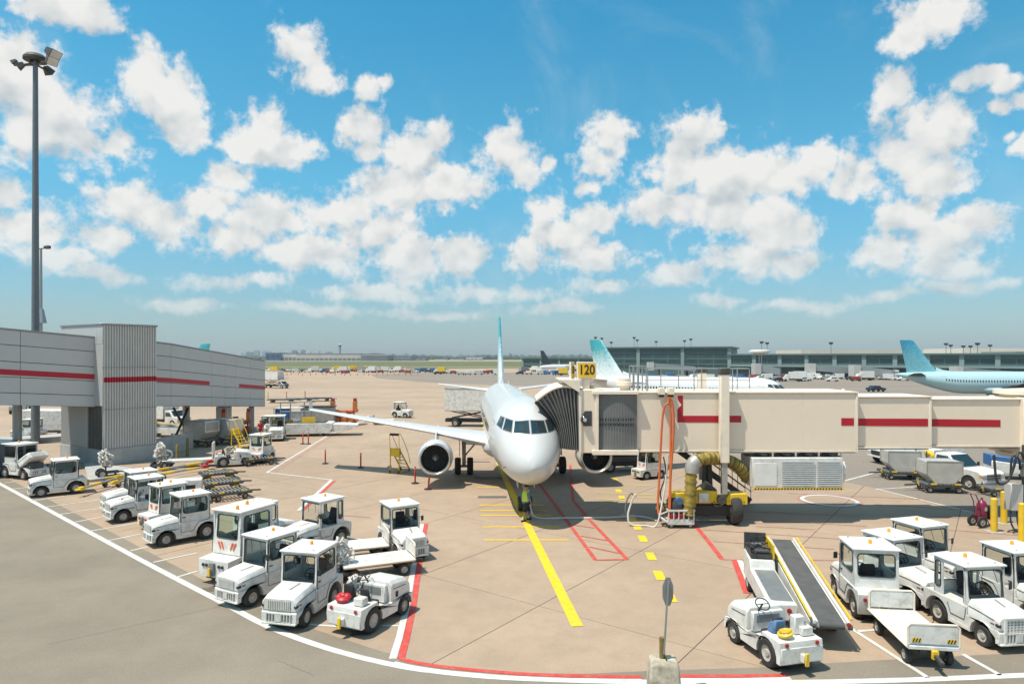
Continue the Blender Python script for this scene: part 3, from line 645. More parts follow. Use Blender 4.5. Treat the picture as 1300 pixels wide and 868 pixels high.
a4 = P(280,500,140); make_airliner('airliner', 'airliner hidden behind the walkway, only its teal fin tip showing', (a4.x-32.5, a4.y+5, 0), math.atan2(5,-32.5), detail=False, half=15.5, eng_y=5, scale=.93)
mat('louvre_white', (.52,.53,.52), .5, var=.06)
# ------------------------------------------------------------------ jet bridge on the right
JY, JS = 32.4, -1.1; js = JY/F        # depth of the tunnel's near wall; parts below are laid out about 33.5 and moved by JS
jx = lambda px: (px-CX)*js
jz = lambda py: H-(py-HZ)*js
JO = Vector((jx(898), 34.6, 0))
jb = thing('jet_bridge', 'cream telescopic jet bridge with red stripes reaching the airliner door', 'jet bridge', JO+Vector((0,JS,0)))
def jp(name, mb, m, parent=None, **k): return mb.build(name, m, parent or jb, org=JO, **k)
TA = (jx(808), jx(1089), 33.5, 36.5, jz(571), jz(499)); TB = (jx(1088), jx(1187), 33.78, 36.22, jz(568)+.02, jz(505)); TC = (jx(1186), jx(1300)+.6, 34.02, 35.98, jz(566.5), jz(508.5))
for nm, T in (('outer_tunnel',TA),('middle_tunnel',TB),('inner_tunnel',TC)):
    x0,x1,y0,y1,z0,z1 = T
    tn = jp(nm, MB().box(x0,x1,y0,y1,z0,z1), 'cream_panel', bevel=.03)
    e = MB(); e.box(x0-.02,x1+.02,y0-.07,y1+.07,z1+.002,z1+.075); e.box(x0,x1,y0-.05,y0+.1,z0-.10,z0-.002); e.box(x0,x1,y1-.1,y1+.05,z0-.10,z0-.002)
    jp('roof_edge', e, 'cream_trim', tn, bevel=.012)
    jp('under_frame', MB().box(x0+.05,x1-.05,y0+.14,y1-.14,z0-.16,z0-.004), 'black', tn)
    for q in ((x0+.05),(x1-.05)):
        fr = MB(); fr.box(q-.05,q+.05,y0-.035,y0-.002,z0+.02,z1-.01); jp('end_frame', fr, 'cream_trim', tn, bevel=.008)
    # joints between wall sheets
    npn = max(2, int((x1-x0)/2.4))
    for k in range(1, npn):
        xx = x0+(x1-x0)*k/npn; jp('wall_seam', MB().box(xx-.006,xx+.006,y0-.006,y0+.002,z0+.08,z1-.06), 'cream_trim', tn)
def wall_prism(px, y, thick=.012):
    m = MB(); yy = y+JS; pts = [(jx(a)*yy/JY, H-(b-HZ)*yy/F) for a,b in px]; m.prism(pts, 'y', y-thick, y-.001); return m
jp('red_stripe', wall_prism([(860.5,502),(867,502),(867,527.5),(941,527.5),(941,536),(860,536),(860,519.5),(865.5,513.5),(860.5,507.5)], 33.5), 'stripe_red', smooth=0)
jp('red_stripe', wall_prism([(1068,530.5),(1084,530.5),(1084,540),(1068,540)], 33.5), 'stripe_red', smooth=0)
jp('red_stripe', wall_prism([(1084,531),(1178,531.3),(1178,541),(1084,540.3)], 33.78), 'stripe_red', smooth=0)
jp('red_stripe', wall_prism([(1173.5,531.5),(1270,532.8),(1270,541.8),(1173.5,541)], 34.02), 'stripe_red', smooth=0)
# rotunda at the terminal end
rt = jp('rotunda', MB().lathe([(1.9,0),(1.9,.2),(1.75,.22),(1.75,3.1),(2.0,3.12),(2.0,3.3),(.01,3.45)], (jx(1292)+2.3,35,3.05), (0,0,1), 28), 'cream_panel')
jp('rotunda_column', MB().cyl((jx(1292)+2.3,35,0),(jx(1292)+2.3,35,3.1),.55,.55,20), 'cream_trim', rt)
rf_ = MB(); rf_.box(jx(1286)*1.03,jx(1293)*1.03,33.75,36.2,3.2,6.05); jp('rotunda_frame', rf_, 'cream_trim', rt, bevel=.02)
# turning cab: slatted curtain, frame, window, canopy
x0c, x1c = jx(759), jx(808); cur = MB(); lo, hi = [], []; nsl = 50
for i in range(nsl+1):
    t = i/nsl; x = x0c+(x1c-x0c)*t; y = 33.36-.16*sin(pi*t)+(.018 if i % 2 else 0); lo.append((x,y,jz(570))); hi.append((x,y,jz(500)))
cur.loft([lo, hi], cap=False, closed=False); jp('slat_curtain', cur, 'curtain_grey', smooth=0)
sl = MB()
for k in range(14):
    for r_ in (0,1):
        t = .05+k*.065; x = x0c+(x1c-x0c)*t; y = 33.325-.16*sin(pi*t); z = jz(531+6.5*r_); sl.box(x-.022,x+.022,y-.012,y+.004,z-.10,z+.04)
jp('curtain_slots', sl, 'black')['kind'] = 'stuff'
jp('cab_roof', MB().box(x0c-.3,x1c+.05,33.12,36.6,jz(500)+.002,jz(496)), 'cream_trim', bevel=.015); jp('cab_floor', MB().box(x0c-.3,x1c+.05,33.12,36.6,jz(576),jz(570)-.002), 'cream_trim', bevel=.015)
jp('cab_wall_back', MB().box(x0c,x1c,36.2,36.4,jz(570),jz(500)), 'curtain_grey')
cb = MB(); cb.box(jx(734),jx(759.5),33.25,36.7,jz(574),jz(494)); cabo = jp('cab_frame', cb, 'cream_panel', bevel=.03)
for px in (735.5, 757): jp('cab_post', MB().box(jx(px)-.07,jx(px)+.07,33.16,33.248,jz(573),jz(495)), 'cream_trim', cabo, bevel=.01)
w = MB(); w.prism([(jx(739.5),jz(540)),(jx(750.5),jz(540)),(jx(750.5),jz(521)),(jx(742),jz(521)),(jx(739.5),jz(525))], 'y', 33.225, 33.249); wo_ = jp('cab_window', w, 'cockpit_glass', cabo, smooth=0)
MBl = MB(); MBl.lathe([(.01,-.20),(.16,-.20),(.19,-.10),(.19,.02),(.1,.1)], (jx(741),33.1,jz(531.5)), (0,-1,0), 16); jp('floodlight', MBl, 'lamp_dark', cabo); jp('floodlight_lens', MB().lathe([(.001,.212),(.09,.205)], (jx(741),33.1,jz(531.5)), (0,-1,0), 12), 'lamp_clear', cabo)
vz = MB(); vz.prism([(jx(711),jz(482)),(jx(735),jz(482)),(jx(735),jz(498))], 'y', 33.12, 33.2); vz.prism([(jx(711),jz(481.2)),(jx(737),jz(481.2)),(jx(737),jz(484)),(jx(711),jz(483))], 'y', 33.2, 36.8); jp('canopy_visor', vz, 'cream_trim', cabo)
# folding bellows, front side, top and back side
top0, top1, bot0, bot1 = Vector((jx(735),jz(495))), Vector((jx(682),jz(511))), Vector((jx(735),jz(570))), Vector((jx(711),jz(571)))
def bt(t): 
    p = top0.lerp(top1, t); return Vector((p.x, p.y+.42*sin(pi*t)*.9))
def bb(t): 
    return bot0.lerp(bot1, t)
NP = 22; rows_ = 7; FR = [[] for _ in range(rows_)]; C_, D_ = [], []
def bpt(t, k):      # k = 0 bottom .. 1 top; the free edge bows out round the fuselage
    a, b = bt(t), bb(t); p = b.lerp(a, k); return Vector((p.x+.40*t*t*sin(pi*k)*(1-.25*k), p.y))
by = lambda t: 33.30+1.0*t*t
for i in range(NP+1):
    t = i/NP; o_ = .13 if i % 2 else 0
    for r_ in range(rows_):
        p = bpt(t, r_/(rows_-1)); FR[r_].append((p.x, by(t)-o_, p.y-(.07 if r_ == rows_-1 and not i % 2 else 0)))
    a, b = bt(t), bb(t); C_.append((a.x,37.0+o_,a.y+(0 if i%2 else -.07))); D_.append((b.x+.1,37.0+o_,b.y))
be = MB(); be.loft(FR+[C_, D_], cap=False, closed=False); bl = jp('bellows', be, 'bellows', smooth=0)
for i in range(1, NP+1, 2):
    t = i/NP; jp('bellows_rib', MB().tube([(bpt(t,k/6).x, by(t)-.135, bpt(t,k/6).y) for k in range(7)], .022, 5), 'curtain_grey', bl)
eg = MB(); eg.tube([(bpt(1,k/8).x-.05, by(1)-.05, bpt(1,k/8).y) for k in range(9)], .09, 8); jp('bumper', eg, 'black', bl)
tp = MB(); tp.tube([(bt(t).x,by(t)-.08,bt(t).y+.06) for t in [i/10 for i in range(11)]], .07, 6); tp.loft([[(bt(t).x,by(t)-.1,bt(t).y+.05),(bt(t).x,37.0,bt(t).y+.05),(bt(t).x,37.0,bt(t).y+.13),(bt(t).x,by(t)-.1,bt(t).y+.13)] for t in [i/10 for i in range(11)]]); jp('canopy_roof', tp, 'cream_trim', bl)
# bogie, lift columns
yb = jp('bogie_beam', MB().box(jx(852),jx(944),33.0-.24,33.0+.30,1.0,1.36), 'yellow_paint', bevel=.03)
jp('bogie_end', MB().prism([(jx(851),.98),(jx(874),.98),(jx(877),1.2),(jx(874),1.54),(jx(851),1.54)],'y',32.64,33.36), 'yellow_paint', yb, bevel=.025); jp('bogie_end', MB().prism([(jx(919),.98),(jx(945.5),.98),(jx(945.5),1.5),(jx(923),1.5),(jx(919),1.3)],'y',32.64,33.36), 'yellow_paint', yb, bevel=.025); jp('bogie_centre', MB().box(jx(878),jx(908),32.67,33.33,1.05,1.64), 'yellow_paint', yb, bevel=.04)
fk = MB()
for px in (847.5,864.5,922.5,939.5): fk.prism([(32.75,.62),(33.15,.62),(33.2,1.02),(32.7,1.02)],'x',jx(px)-.03,jx(px)+.03)
jp('wheel_fork', fk, 'dark_metal', yb)
for k in range(8): jp('bolt_head', MB().lathe([(.03,0),(.03,.02),(.001,.022)],(jx(854+k*12.4),32.635 if k in (0,1,6,7) else 32.665,1.12),(0,-1,0),8), 'dark_metal', yb)
jp('bogie_frame', MB().box(jx(862),jx(922),32.7,33.5,.42,.948), 'black', bevel=.03)
jp('bogie_gearbox', MB().box(jx(884),jx(896),32.58,32.668,1.1,1.55), 'worn_white', yb, bevel=.01); jp('bogie_motor', MB().cyl((jx(858.5),32.35,1.2),(jx(858.5),32.638,1.2),.17), 'blue_paint', yb)
mm = MB(); mm.cyl((jx(912),32.45,1.22),(jx(912),32.75,1.22),.2,n=10); mm.tube([(jx(900),32.62,1.1),(jx(904),32.45,.95),(jx(912),32.45,1.0),(jx(916),32.6,1.4)],.025,5); jp('hydraulic_fitting', mm, 'dark_metal', yb)
for px in (856, 931):
    wheel('wheel', jb, (0,0,0), .70, .50, 20, axis=(1,0,0)).location = (jx(px)-JO.x, 32.95-JO.y, .70)
for yy in (33.12, 36.88):
    c = MB(); c.box(jx(910.5),jx(921.5),yy-.19,yy+.17,3.0,jz(475)); lc = jp('lift_column', c, 'cream_trim', bevel=.02)
    jp('column_cap', MB().box(jx(909.5),jx(922.5),yy-.21,yy+.19,jz(475)+.002,jz(467)), 'dark_metal', lc, bevel=.02)
    jp('lift_ram', MB().box(jx(912.5),jx(919.5),yy-.13,yy+.12,1.5,3.0), 'dull_alu', lc, bevel=.01)
jp('cross_beam', MB().box(jx(911),jx(921),33.32,36.7,2.95,3.18), 'cream_trim'); st = MB(); st.bar((jx(902),34.5,1.4),(jx(905),34.6,3.2),.22); st.bar((jx(908),34.5,1.5),(jx(907),34.6,3.2),.25); st.bar((jx(868),33.3,1.4),(jx(893),33.6,1.9),.06); st.bar((jx(893),33.6,1.9),(jx(905),33.3,1.5),.3,.35); jp('drive_strut', st, 'dark_metal')
for o in bpy.data.objects:
    if o.parent == jb and o.name.split('.')[0] in ('bogie_beam','bogie_frame','wheel'): o.location.y += .45
# service stairs on the far side
sx0, sx1, sz0, sz1, sy = 8.65, 12.9, 3.35, .25, 37.3
stn = MB(); stn.bar((sx0,sy,sz0-.1),(sx1,sy,sz1),.06,.30); stn.bar((sx0,sy+.85,sz0-.1),(sx1,sy+.85,sz1),.06,.30); so_ = jp('stair_stringer', stn, 'dark_metal')
for k in range(15):
    t = (k+.5)/15; jp('stair_tread', MB().obox((sx0+(sx1-sx0)*t,sy+.425,sz0+(sz1-sz0)*t+.05),(.27,.78,.035),0), 'grey_metal', so_)
rl = MB()
for yy in (sy-.02, sy+.87):
    for h_ in (.55,1.0): rl.tube([(sx0,yy,sz0+h_),(sx1,yy,sz1+h_)], .022, 5)
    for k in range(7): t = k/6; rl.tube([(sx0+(sx1-sx0)*t,yy,sz0+(sz1-sz0)*t),(sx0+(sx1-sx0)*t,yy,sz0+(sz1-sz0)*t+1.0)], .02, 5)
jp('stair_rail', rl, 'dark_metal', so_)
jp('stair_landing', MB().box(sx0-1.2,sx0,36.52,sy+.9,sz0-.12,sz0-.02), 'grey_metal', so_)
# air-conditioning unit hung below
ax0, ax1, az0_, az1 = jx(953), jx(1067), jz(620), jz(580)
ac = jp('air_conditioner', MB().box(ax0,ax1,33.22,34.9,az0_+.1,az1), 'white_paint', bevel=.025)
pn = MB(); pn.box(ax0+.08,ax0+1.15,33.19,33.218,az0_+.2,az1-.25); jp('access_panel', pn, 'roof_white', ac, bevel=.008)
for (a, b) in ((.32,.68),(.71,.97)):
    xa, xb = ax0+(ax1-ax0)*a, ax0+(ax1-ax0)*b
    for k in range(13):
        z = az0_+.22+k*(az1-az0_-.32)/13; jp('louvre_slat', MB().obox(((xa+xb)/2,33.195,z),(xb-xa-.03,.07,.022),Matrix.Rotation(R(-35),3,'X')), 'louvre_white', ac)
hz = MB(); hz.box(ax0,ax1,33.17,33.215,az0_+.0,az0_+.098); jp('sill', hz, 'yellow_paint', ac)
hb = MB()
for k in range(30): xx = ax0+.05+k*(ax1-ax0-.1)/30; hb.poly([(xx,33.167,az0_+.002),(xx+.07,33.167,az0_+.002),(xx+.12,33.167,az0_+.096),(xx+.05,33.167,az0_+.096)])
jp('hazard_stripes', hb, 'black', ac, smooth=0)
for k in range(4):
    x = ax0+.62+k*1.12; f = MB(); d_ = Vector((.35,0,1)).normalized(); f.lathe([(.36,0),(.40,.02),(.40,.22),(.36,.24)], (x,34.0,az1+.03), d_, 18); f.lathe([(.36,.05),(.01,.06)], (x,34.0,az1+.03), d_, 18); jp('fan_housing', f, 'dark_metal', ac)
    hp = MB(); hp.box(x+.45,x+.53,33.6,33.68,az1+.002,az1+.42); hp.box(x+.45,x+.53,34.7,34.78,az1+.002,az1+.42); jp('hanger', hp, 'cream_trim', ac)
jp('unit_end', MB().lathe([(.72,0),(.72,.2),(.5,.32),(.01,.34)], (ax1+.002,34.05,(az0_+az1)/2+.05), (1,0,0), 16), 'white_paint', ac)
# flexible duct
def curve(pts, k=8): 
    q = [Vector(p) for p in pts]; out = []
    for i in range(len(q)-1):
        p0,p1,p2,p3 = q[max(i-1,0)],q[i],q[i+1],q[min(i+2,len(q)-1)]
        for s in range(k): t = s/k; out.append(.5*((2*p1)+(p2-p0)*t+(2*p0-5*p1+4*p2-p3)*t*t+(3*p1-p0-3*p2+p3)*t**3))
    return out+[q[-1]]
dpts = curve([(jx(869),32.7,.55),(jx(871),32.7,1.6),(jx(873),32.75,2.75),(jx(879),32.8,3.12),(jx(893),32.9,3.22),(jx(908),33.3,3.15),(jx(925),33.45,3.02),(jx(938),33.6,2.75),(jx(948),33.9,2.35),(jx(955),34.2,2.1)],9)
du = MB(); du.tube(dpts, [.27+.035*(1 if i%2 else -1) for i in range(len(dpts))], 12); du.mi = [1 if (k//12) % 4 == 0 else 0 for k in range(len(du.f))]; jp('flexible_duct', du, ['duct_bright','duct_yellow'], smooth=80); jp('duct_elbow', MB().tube(curve([(jx(872.5),32.72,2.55),(jx(874),32.76,2.95),(jx(880),32.8,3.15)],5),   .33, 12), 'dull_alu')
# roof: rails, cage, vents, lamps, sign
rr_ = MB()
for yy in (34.2,): 
    pts = [803,826,843,866,886,896,936,958]
    for px in pts: rr_.tube([(jx(px),yy,TA[5]),(jx(px),yy,TA[5]+1.18)],.026,5)
    rr_.tube([(jx(822),yy,TA[5]+1.18),(jx(958),yy,TA[5]+1.18)],.026,5); rr_.tube([(jx(822),yy,TA[5]+.6),(jx(958),yy,TA[5]+.6)],.018,5)
    rr_.tube([(jx(958),yy,TA[5]+1.18),(jx(958),36,TA[5]+1.18),(jx(958),36,TA[5])],.026,5); rr_.tube([(jx(822),36,TA[5]+1.18),(jx(958),36,TA[5]+1.18)],.02,5)
jp('roof_rail', rr_, 'light_steel')
cg = MB()
for yy in (34.0,35.0):
    for px in (806,812,818,823): cg.tube([(jx(px),yy,TA[5]+.02),(jx(px),yy,TA[5]+1.3)],.03,5)
    for h_ in (.45,.9,1.3): cg.tube([(jx(806),yy,TA[5]+h_),(jx(823),yy,TA[5]+h_)],.028,5)
for px in (806,823): cg.tube([(jx(px),34.0,TA[5]+1.3),(jx(px),35.0,TA[5]+1.3)],.028,5)
jp('ladder_cage', cg, 'light_steel')
jp('roof_vent', MB().lathe([(.22,0),(.22,.25),(.42,.28),(.42,.45),(.30,.47),(.32,.62),(.01,.66)], (jx(796),34.2,TA[5]+.07), (0,0,1), 16), 'cream_trim')
jp('roof_vent', MB().lathe([(.18,0),(.18,.12),(.34,.16),(.30,.25),(.01,.28)], (jx(752),34.4,jz(494)), (0,0,1), 14), 'cream_trim')
for px in (838, 850):
    l_ = MB(); l_.box(jx(px)-.14,jx(px)+.14,33.05,33.42,TA[5]-.05,TA[5]+.28); lo_ = jp('hose_winch', l_, 'cream_trim', bevel=.02); jp('winch_guide', MB().box(jx(px)-.1,jx(px)+.1,33.1,33.4,TA[5]-.17,TA[5]-.052), 'black', lo_, bevel=.01)
for k in range(9): jp('roof_bolt', MB().lathe([(.10,0),(.09,.07),(.02,.12)], (TA[0]+1.0+k*1.15,33.9,TA[5]+.076), (0,0,1), 8), 'cream_trim')
# hoses
def hose(nm, pts, r, m): return jp(nm, MB().tube(curve(pts), r, 6), m)
hy = 33.12
hose('orange_hose', [(jx(847),hy,jz(503)),(jx(846.5),hy,jz(510)),(jx(841),hy,jz(516)),(jx(838),hy,jz(540)),(jx(835),hy,jz(600)),(jx(832.5),hy-.1,jz(637)),(jx(834),hy-.25,jz(651)),(jx(842),hy-.35,jz(655)),(jx(846),hy-.3,jz(650)),(jx(848),hy-.1,jz(600)),(jx(849),hy,jz(540)),(jx(848.5),hy,jz(516)),(jx(847),hy,jz(510))], .055, 'hose_orange')
hose('orange_hose', [(jx(848),hy-.08,jz(504)),(jx(851),hy-.08,jz(513)),(jx(852.5),hy-.08,jz(540)),(jx(848.5),hy-.1,jz(600)),(jx(845),hy-.25,jz(648)),(jx(843),hy-.5,jz(657))], .055, 'hose_orange')
hose('grey_hose', [(jx(840),hy,jz(578)),(jx(843),hy,jz(600)),(jx(836),hy,jz(625)),(jx(843),hy-.3,jz(642)),(jx(852),hy-.5,jz(648))], .035, 'dark_metal')
hose('white_hose', [(jx(846),hy,jz(575)),(jx(843.5),hy,jz(600)),(jx(838),hy-.2,jz(630)),(jx(829),hy-.4,.12),(jx(815),hy-.3,.06),(jx(798),hy-.2,.1),(jx(795),hy-.1,.5),(jx(799),hy,1.0),(jx(804),hy,1.45),(jx(806),hy,1.3)], .045, 'hose_white')
# cable basket (stands on the ground on its own wheels)
bx0 = G(862,668); bk = thing('cable_basket', 'small white barred basket cart with red cases beside the orange hoses', 'cart', bx0)
q = MB(); q.box(-.62,.62,-.4,.4,.18,.26); q.loft([[(-.62,-.4,.26),(.62,-.4,.26),(.62,.4,.26),(-.62,.4,.26)],[(-.62,-.4,.42),(.62,-.4,.42),(.62,.4,.42),(-.62,.4,.42)]]); q.build('tray', 'worn_white', bk)
q = MB()
for yy in (-.4,.4):
    for k in range(6): q.box(-.6+k*.235,-.56+k*.235,yy-.02,yy+.02,.42,.82)
    q.box(-.62,.62,yy-.025,yy+.025,.80,.88)
for xx in (-.6,.6): q.box(xx-.02,xx+.02,-.4,.4,.80,.88)
q.bar((-.62,-.4,.82),(-.95,0,.55),.06); q.bar((-.62,-.4,.3),(-.95,0,.5),.06); q.build('bars', 'worn_white', bk)
for x_ in (-.3,0.02): MB().box(x_-.12,x_+.12,-.34,-.1,.425,.62).build('case', 'red_paint', bk, bevel=.02)
for x_, y_ in ((-.45,-.33),(.45,-.33),(-.45,.33),(.45,.33)): wheel('wheel', bk, (x_,y_,.13), .13, .08, 12)
MB().ball((-.72,.35,.75),(.34,.25,.24),10,6).build('coiled_strap', 'duct_yellow', bk)
# cable on the ground to the nose
cg_ = MB().tube(curve([G(834,662)+Vector((0,0,.05)),G(812,656.5)+Vector((0,0,.05)),G(770,658)+Vector((0,0,.05)),G(720,658.5)+Vector((0,0,.05)),G(682,658)+Vector((0,0,.05)),G(674,652)+Vector((0,0,.3)),G(671,640)+Vector((0,0,.8))]), .05, 6).build('ground_cable', 'hose_white'); tag(cg_, 'pale power cable lying on the concrete towards the nose wheel', 'cable')
hf = thing('hydrant_hoop', 'white hooked hose stand on the concrete by the yellow dashes', 'stand', G(797,655)); MB().tube(curve([(-.1,0,.02),(-.12,0,.5),(.05,0,1.0),(.22,0,1.15),(.3,0,1.0)]), .04, 6).build('pipe', 'hose_white', hf); MB().box(-.35,.35,-.2,.2,0,.05).build('base_plate', 'grey_metal', hf)
# gate number sign on the cab roof
so = Vector((jx(745.5), 34.0+JS, jz(494)+.001)); sg = thing('gate_sign', 'yellow gate sign box reading 120 on the jet bridge roof', 'sign', so)
zz = H-(480-HZ)*(34.0+JS)/F-so.z; W_, H_ = .92, .80
MB().box(-.16,.16,-.10,.10,-.02,zz).build('post', 'cream_trim', sg); MB().box(-W_/2,W_/2,-.22,.22,zz+.002,zz+H_).build('box', 'roof_white', sg, bevel=.012)
pl_ = MB().box(-W_/2+.05,W_/2-.03,-.232,-.221,zz+.05,zz+H_-.05).build('face', 'sign_yellow', sg); 
sd = thing('gate_sign', 'narrow yellow gate number panel standing at an angle beside the 120 sign box', 'sign', so+Vector((-W_/2-.24,.02,zz)), R(62))
MB().box(-.22,.22,-.05,.05,.0,H_).build('box', 'roof_white', sd, bevel=.01); MB().box(-.2,.2,-.06,-.051,.04,H_-.04).build('face', 'sign_yellow', sd)
MB().bar((.0,0,.0),(.22,-.28,-.1),.05).build('bracket', 'cream_trim', sd)
def text(txt, size, parent, loc, rot, m, depth=.004, sx=1.0):
    cu = bpy.data.curves.new('lettering', 'FONT'); cu.body = txt; cu.size = size; cu.extrude = depth; cu.align_x = 'CENTER'; cu.align_y = 'CENTER'; cu.offset = .012
    tmp = bpy.data.objects.new('tmp', cu); me = bpy.data.meshes.new_from_object(tmp); bpy.data.objects.remove(tmp)
    me.materials.clear(); me.materials.append(M[m]); o = bpy.data.objects.new('lettering', me); col.objects.link(o); o.parent = parent; o.location = loc; o.rotation_euler = rot; o.scale = (sx,1,1); return o
text('120', .66, sg, (.01,-.237,zz+H_/2), (R(90),0,0), 'black', sx=.80); text('120', .5, sd, (0,-.065,H_/2), (R(90),0,0), 'black', sx=.42)

# ------------------------------------------------------------------ walkway and stair tower on the left
WO = Vector((-33, 46, 0))
wk = thing('walkway', 'grey panelled elevated walkway with a red stripe on columns', 'walkway', WO)
def wp(name, mb, m, parent=None, **k): return mb.build(name, m, parent or wk, org=WO, **k)
def run(p0, p1, cols, rows, width, red, ext0=0):
    """wall from p0 to p1, each (x, y, z_bottom, z_top); panels proud of a dark core; body extends away from the camera side"""
    a, b = Vector(p0[:2]), Vector(p1[:2]); d = (b-a).normalized(); nrm = Vector((d.y,-d.x))      # towards the apron
    def q(s, t, off): 
        p = a.lerp(b, s)+nrm*off; z0 = p0[2]+(p1[2]-p0[2])*s; z1 = p0[3]+(p1[3]-p0[3])*s; return Vector((p.x,p.y,z0+(z1-z0)*t))
    core = MB(); core.loft([[q(s,0,-.03),q(s,1,-.03),q(s,1,-width),q(s,0,-width)] for s in (0,1)]); co_ = wp('walkway_core', core, 'dark_metal')
    rt_ = MB(); rt_.loft([[q(s,1,.07)+Vector((0,0,.002)),q(s,1,.07)+Vector((0,0,.10)),q(s,1,-width-.07)+Vector((0,0,.10)),q(s,1,-width-.07)+Vector((0,0,.002))] for s in (0,1)]); wp('roof_edge', rt_, 'light_steel', co_)
    L_ = (b-a).length; g = .012/L_
    for i in range(len(cols)-1):
        for j in range(len(rows)-1):
            s0, s1, t0, t1 = cols[i]+g, cols[i+1]-g, rows[j]+.004, rows[j+1]-.004
            m = MB(); m.loft([[q(s,t0,.02),q(s,t1,.02),q(s,t1,-.028),q(s,t0,-.028)] for s in (s0,s1)]); wp('panel', m, 'grey_panel', co_, bevel=.008)
    for (s0,s1,t0,t1) in red:
        m = MB(); m.loft([[q(s,t0,.032),q(s,t1,.032),q(s,t1,.0215),q(s,t0,.0215)] for s in (s0,s1)]); wp('red_stripe', m, 'stripe_red', co_, smooth=0)
    return q
rows5 = [0,.165,.375,.58,.80,1]
dL = Vector((4.0,4.9)).normalized(); L0 = Vector((-34.9,45.6))-dL*14
run((L0.x,L0.y,4.78+14*.082,9.96+14*.082), (-30.7,50.75,4.24,9.42), [0,.3,.62,.735,1], rows5, 4.2, [(0,1,.40,.475)])
run((-29.35,53.4,4.13,9.33), (-28.85,56.6,3.92,9.12), [0,1], rows5, 4.2, [(0,1,.385,.455)])
run((-28.85,56.61,3.92,9.12), (-28.15,76.3,2.43,7.6), [0,.36,.50,.62,.80,1], rows5, 4.2, [(0,.34,.385,.455),(.66,1,.385,.455)])
for (x, y, r, sq) in [(-30.9,63.5,.32,0),(-30.6,70.5,.40,1),(-29.0,74.5,.30,0),(-31.9,75.2,.30,1),(-31.5,58.5,.3,0)]:
    m = MB(); zt = 3.92-(y-56.6)*.0757-.01
    if sq: m.box(x-r,x+r,y-r,y+r,0,zt)
    else: m.cyl((x,y,0),(x,y,zt),r,r,20)
    wp('column', m, 'grey_panel', bevel=.01)
br = MB(); br.bar((-28.9,57.2,.9),(-30.6,63.2,3.2),.16); br.bar((-28.9,57.2,3.7),(-30.6,63.2,.9),.16); wp('cross_brace', br, 'dark_metal')
for k, (x,y) in enumerate([(-36.4,44.2),(-34.3,47.4)]): wp('column', MB().cyl((x-2.2,y+2,0),(x-2.2,y+2,4.6),.3,.3,16), 'grey_panel')
lw = MB(); lw.obox((-28.6,56.1,.72),(.35,6.2,1.44),R(-5)); wp('plinth_wall', lw, 'concrete_grey', bevel=.02)
for (px,py,hh) in ((225,585,1.3),(238,579,1.5)): 
    p = G(px,py); b_ = thing('bollard', 'weathered yellow bollard under the walkway by the plinth wall', 'bollard', p, group='bollards under the walkway'); MB().lathe([(.11,0),(.11,hh-.06),(.07,hh),(.001,hh+.01)],(0,0,0),(0,0,1),12).build('post','duct_yellow',b_)
# stair tower
A = Vector((-30.2,49.4)); u_, v_ = Vector((.55,.835)).normalized(), Vector((-.835,.55)).normalized(); LA, LC = 4.0, 6.6
TO = Vector((A.x,A.y,0)); tw_ = thing('stair_tower', 'grey corrugated metal stair tower with red stripe beside the walkway', 'tower', TO)
def tp_(name, mb, m, parent=None, **k): return mb.build(name, m, parent or tw_, org=TO, **k)
def tq(a, b, z): p = A+u_*a+v_*b; return (p.x,p.y,z)
ins = .10
tp_('tower_core', MB().loft([[tq(ins,ins,z),tq(LA-ins,ins,z),tq(LA-ins,LC-ins,z),tq(ins,LC-ins,z)] for z in (0,10.42)]), 'dark_metal')
tp_('roof_cap', MB().loft([[tq(-.08,-.08,z),tq(LA+.08,-.08,z),tq(LA+.08,LC+.08,z),tq(-.08,LC+.08,z)] for z in (10.43,10.56)]), 'light_steel', bevel=.015)
def corrug(f, L_, z0, z1, n):
    lo, hi = [], []; w = L_/n
    for i in range(n):
        for (t, o) in ((0,.0),(.36,.0),(.46,.085),(.88,.085)): 
            s = (i+t)*w; lo.append(f(s,o,z0)); hi.append(f(s,o,z1))
    lo.append(f(L_,0,z0)); hi.append(f(L_,0,z1)); m = MB(); m.loft([lo,hi],cap=False,closed=False); return m
front = lambda s,o,z: tq(s,-o+.07,z)
for z0, z1 in ((1.25,4.12),(4.17,7.25),(7.3,10.42)):
    tp_('corrugated_sheet', corrug(front,LA,z0,z1,21), 'corrugated', smooth=0)
    tp_('flashing', MB().loft([[tq(-.03,-.03,z),tq(LA+.03,-.03,z),tq(LA+.03,.06,z),tq(-.03,.06,z)] for z in (z0-.05,z0)]), 'light_steel')
rs_ = corrug(lambda s,o,z: tq(s,-o+.065,z), LA, 6.16, 6.55, 21); tp_('red_stripe', rs_, 'stripe_red', smooth=0)
tp_('plinth', MB().loft([[tq(-.06,-.06,z),tq(LA+.06,-.06,z),tq(LA+.06,LC+.06,z),tq(-.06,LC+.06,z)] for z in (0,1.19)]), 'concrete_grey', bevel=.02)
left = lambda s,o,z: tq(-o+.07, 2.3+s, z)
tp_('corrugated_sheet', corrug(left,LC-2.3,1.2,4.4,26), 'grey_panel', smooth=0)
for k in range(3):
    a, b = [0.02,.9,3.2,LC][k], [0.88,3.18,LC-.02][k] if k<2 else LC-.02
    tp_('panel', MB().loft([[tq(.0,a,z),tq(.08,a,z),tq(.08,b,z),tq(.0,b,z)] for z in (9.0,10.42)]), 'grey_panel', bevel=.008)
tp_('panel', MB().loft([[tq(.0,.02,z),tq(.09,.02,z),tq(.09,2.2,z),tq(.0,2.2,z)] for z in (4.42,8.98)]), 'grey_panel', bevel=.008)
tp_('recess_wall', corrug(lambda s,o,z: tq(.06-o*.5,.1+s,z), 2.15, 1.2, 4.4, 10), 'dark_metal', smooth=0)
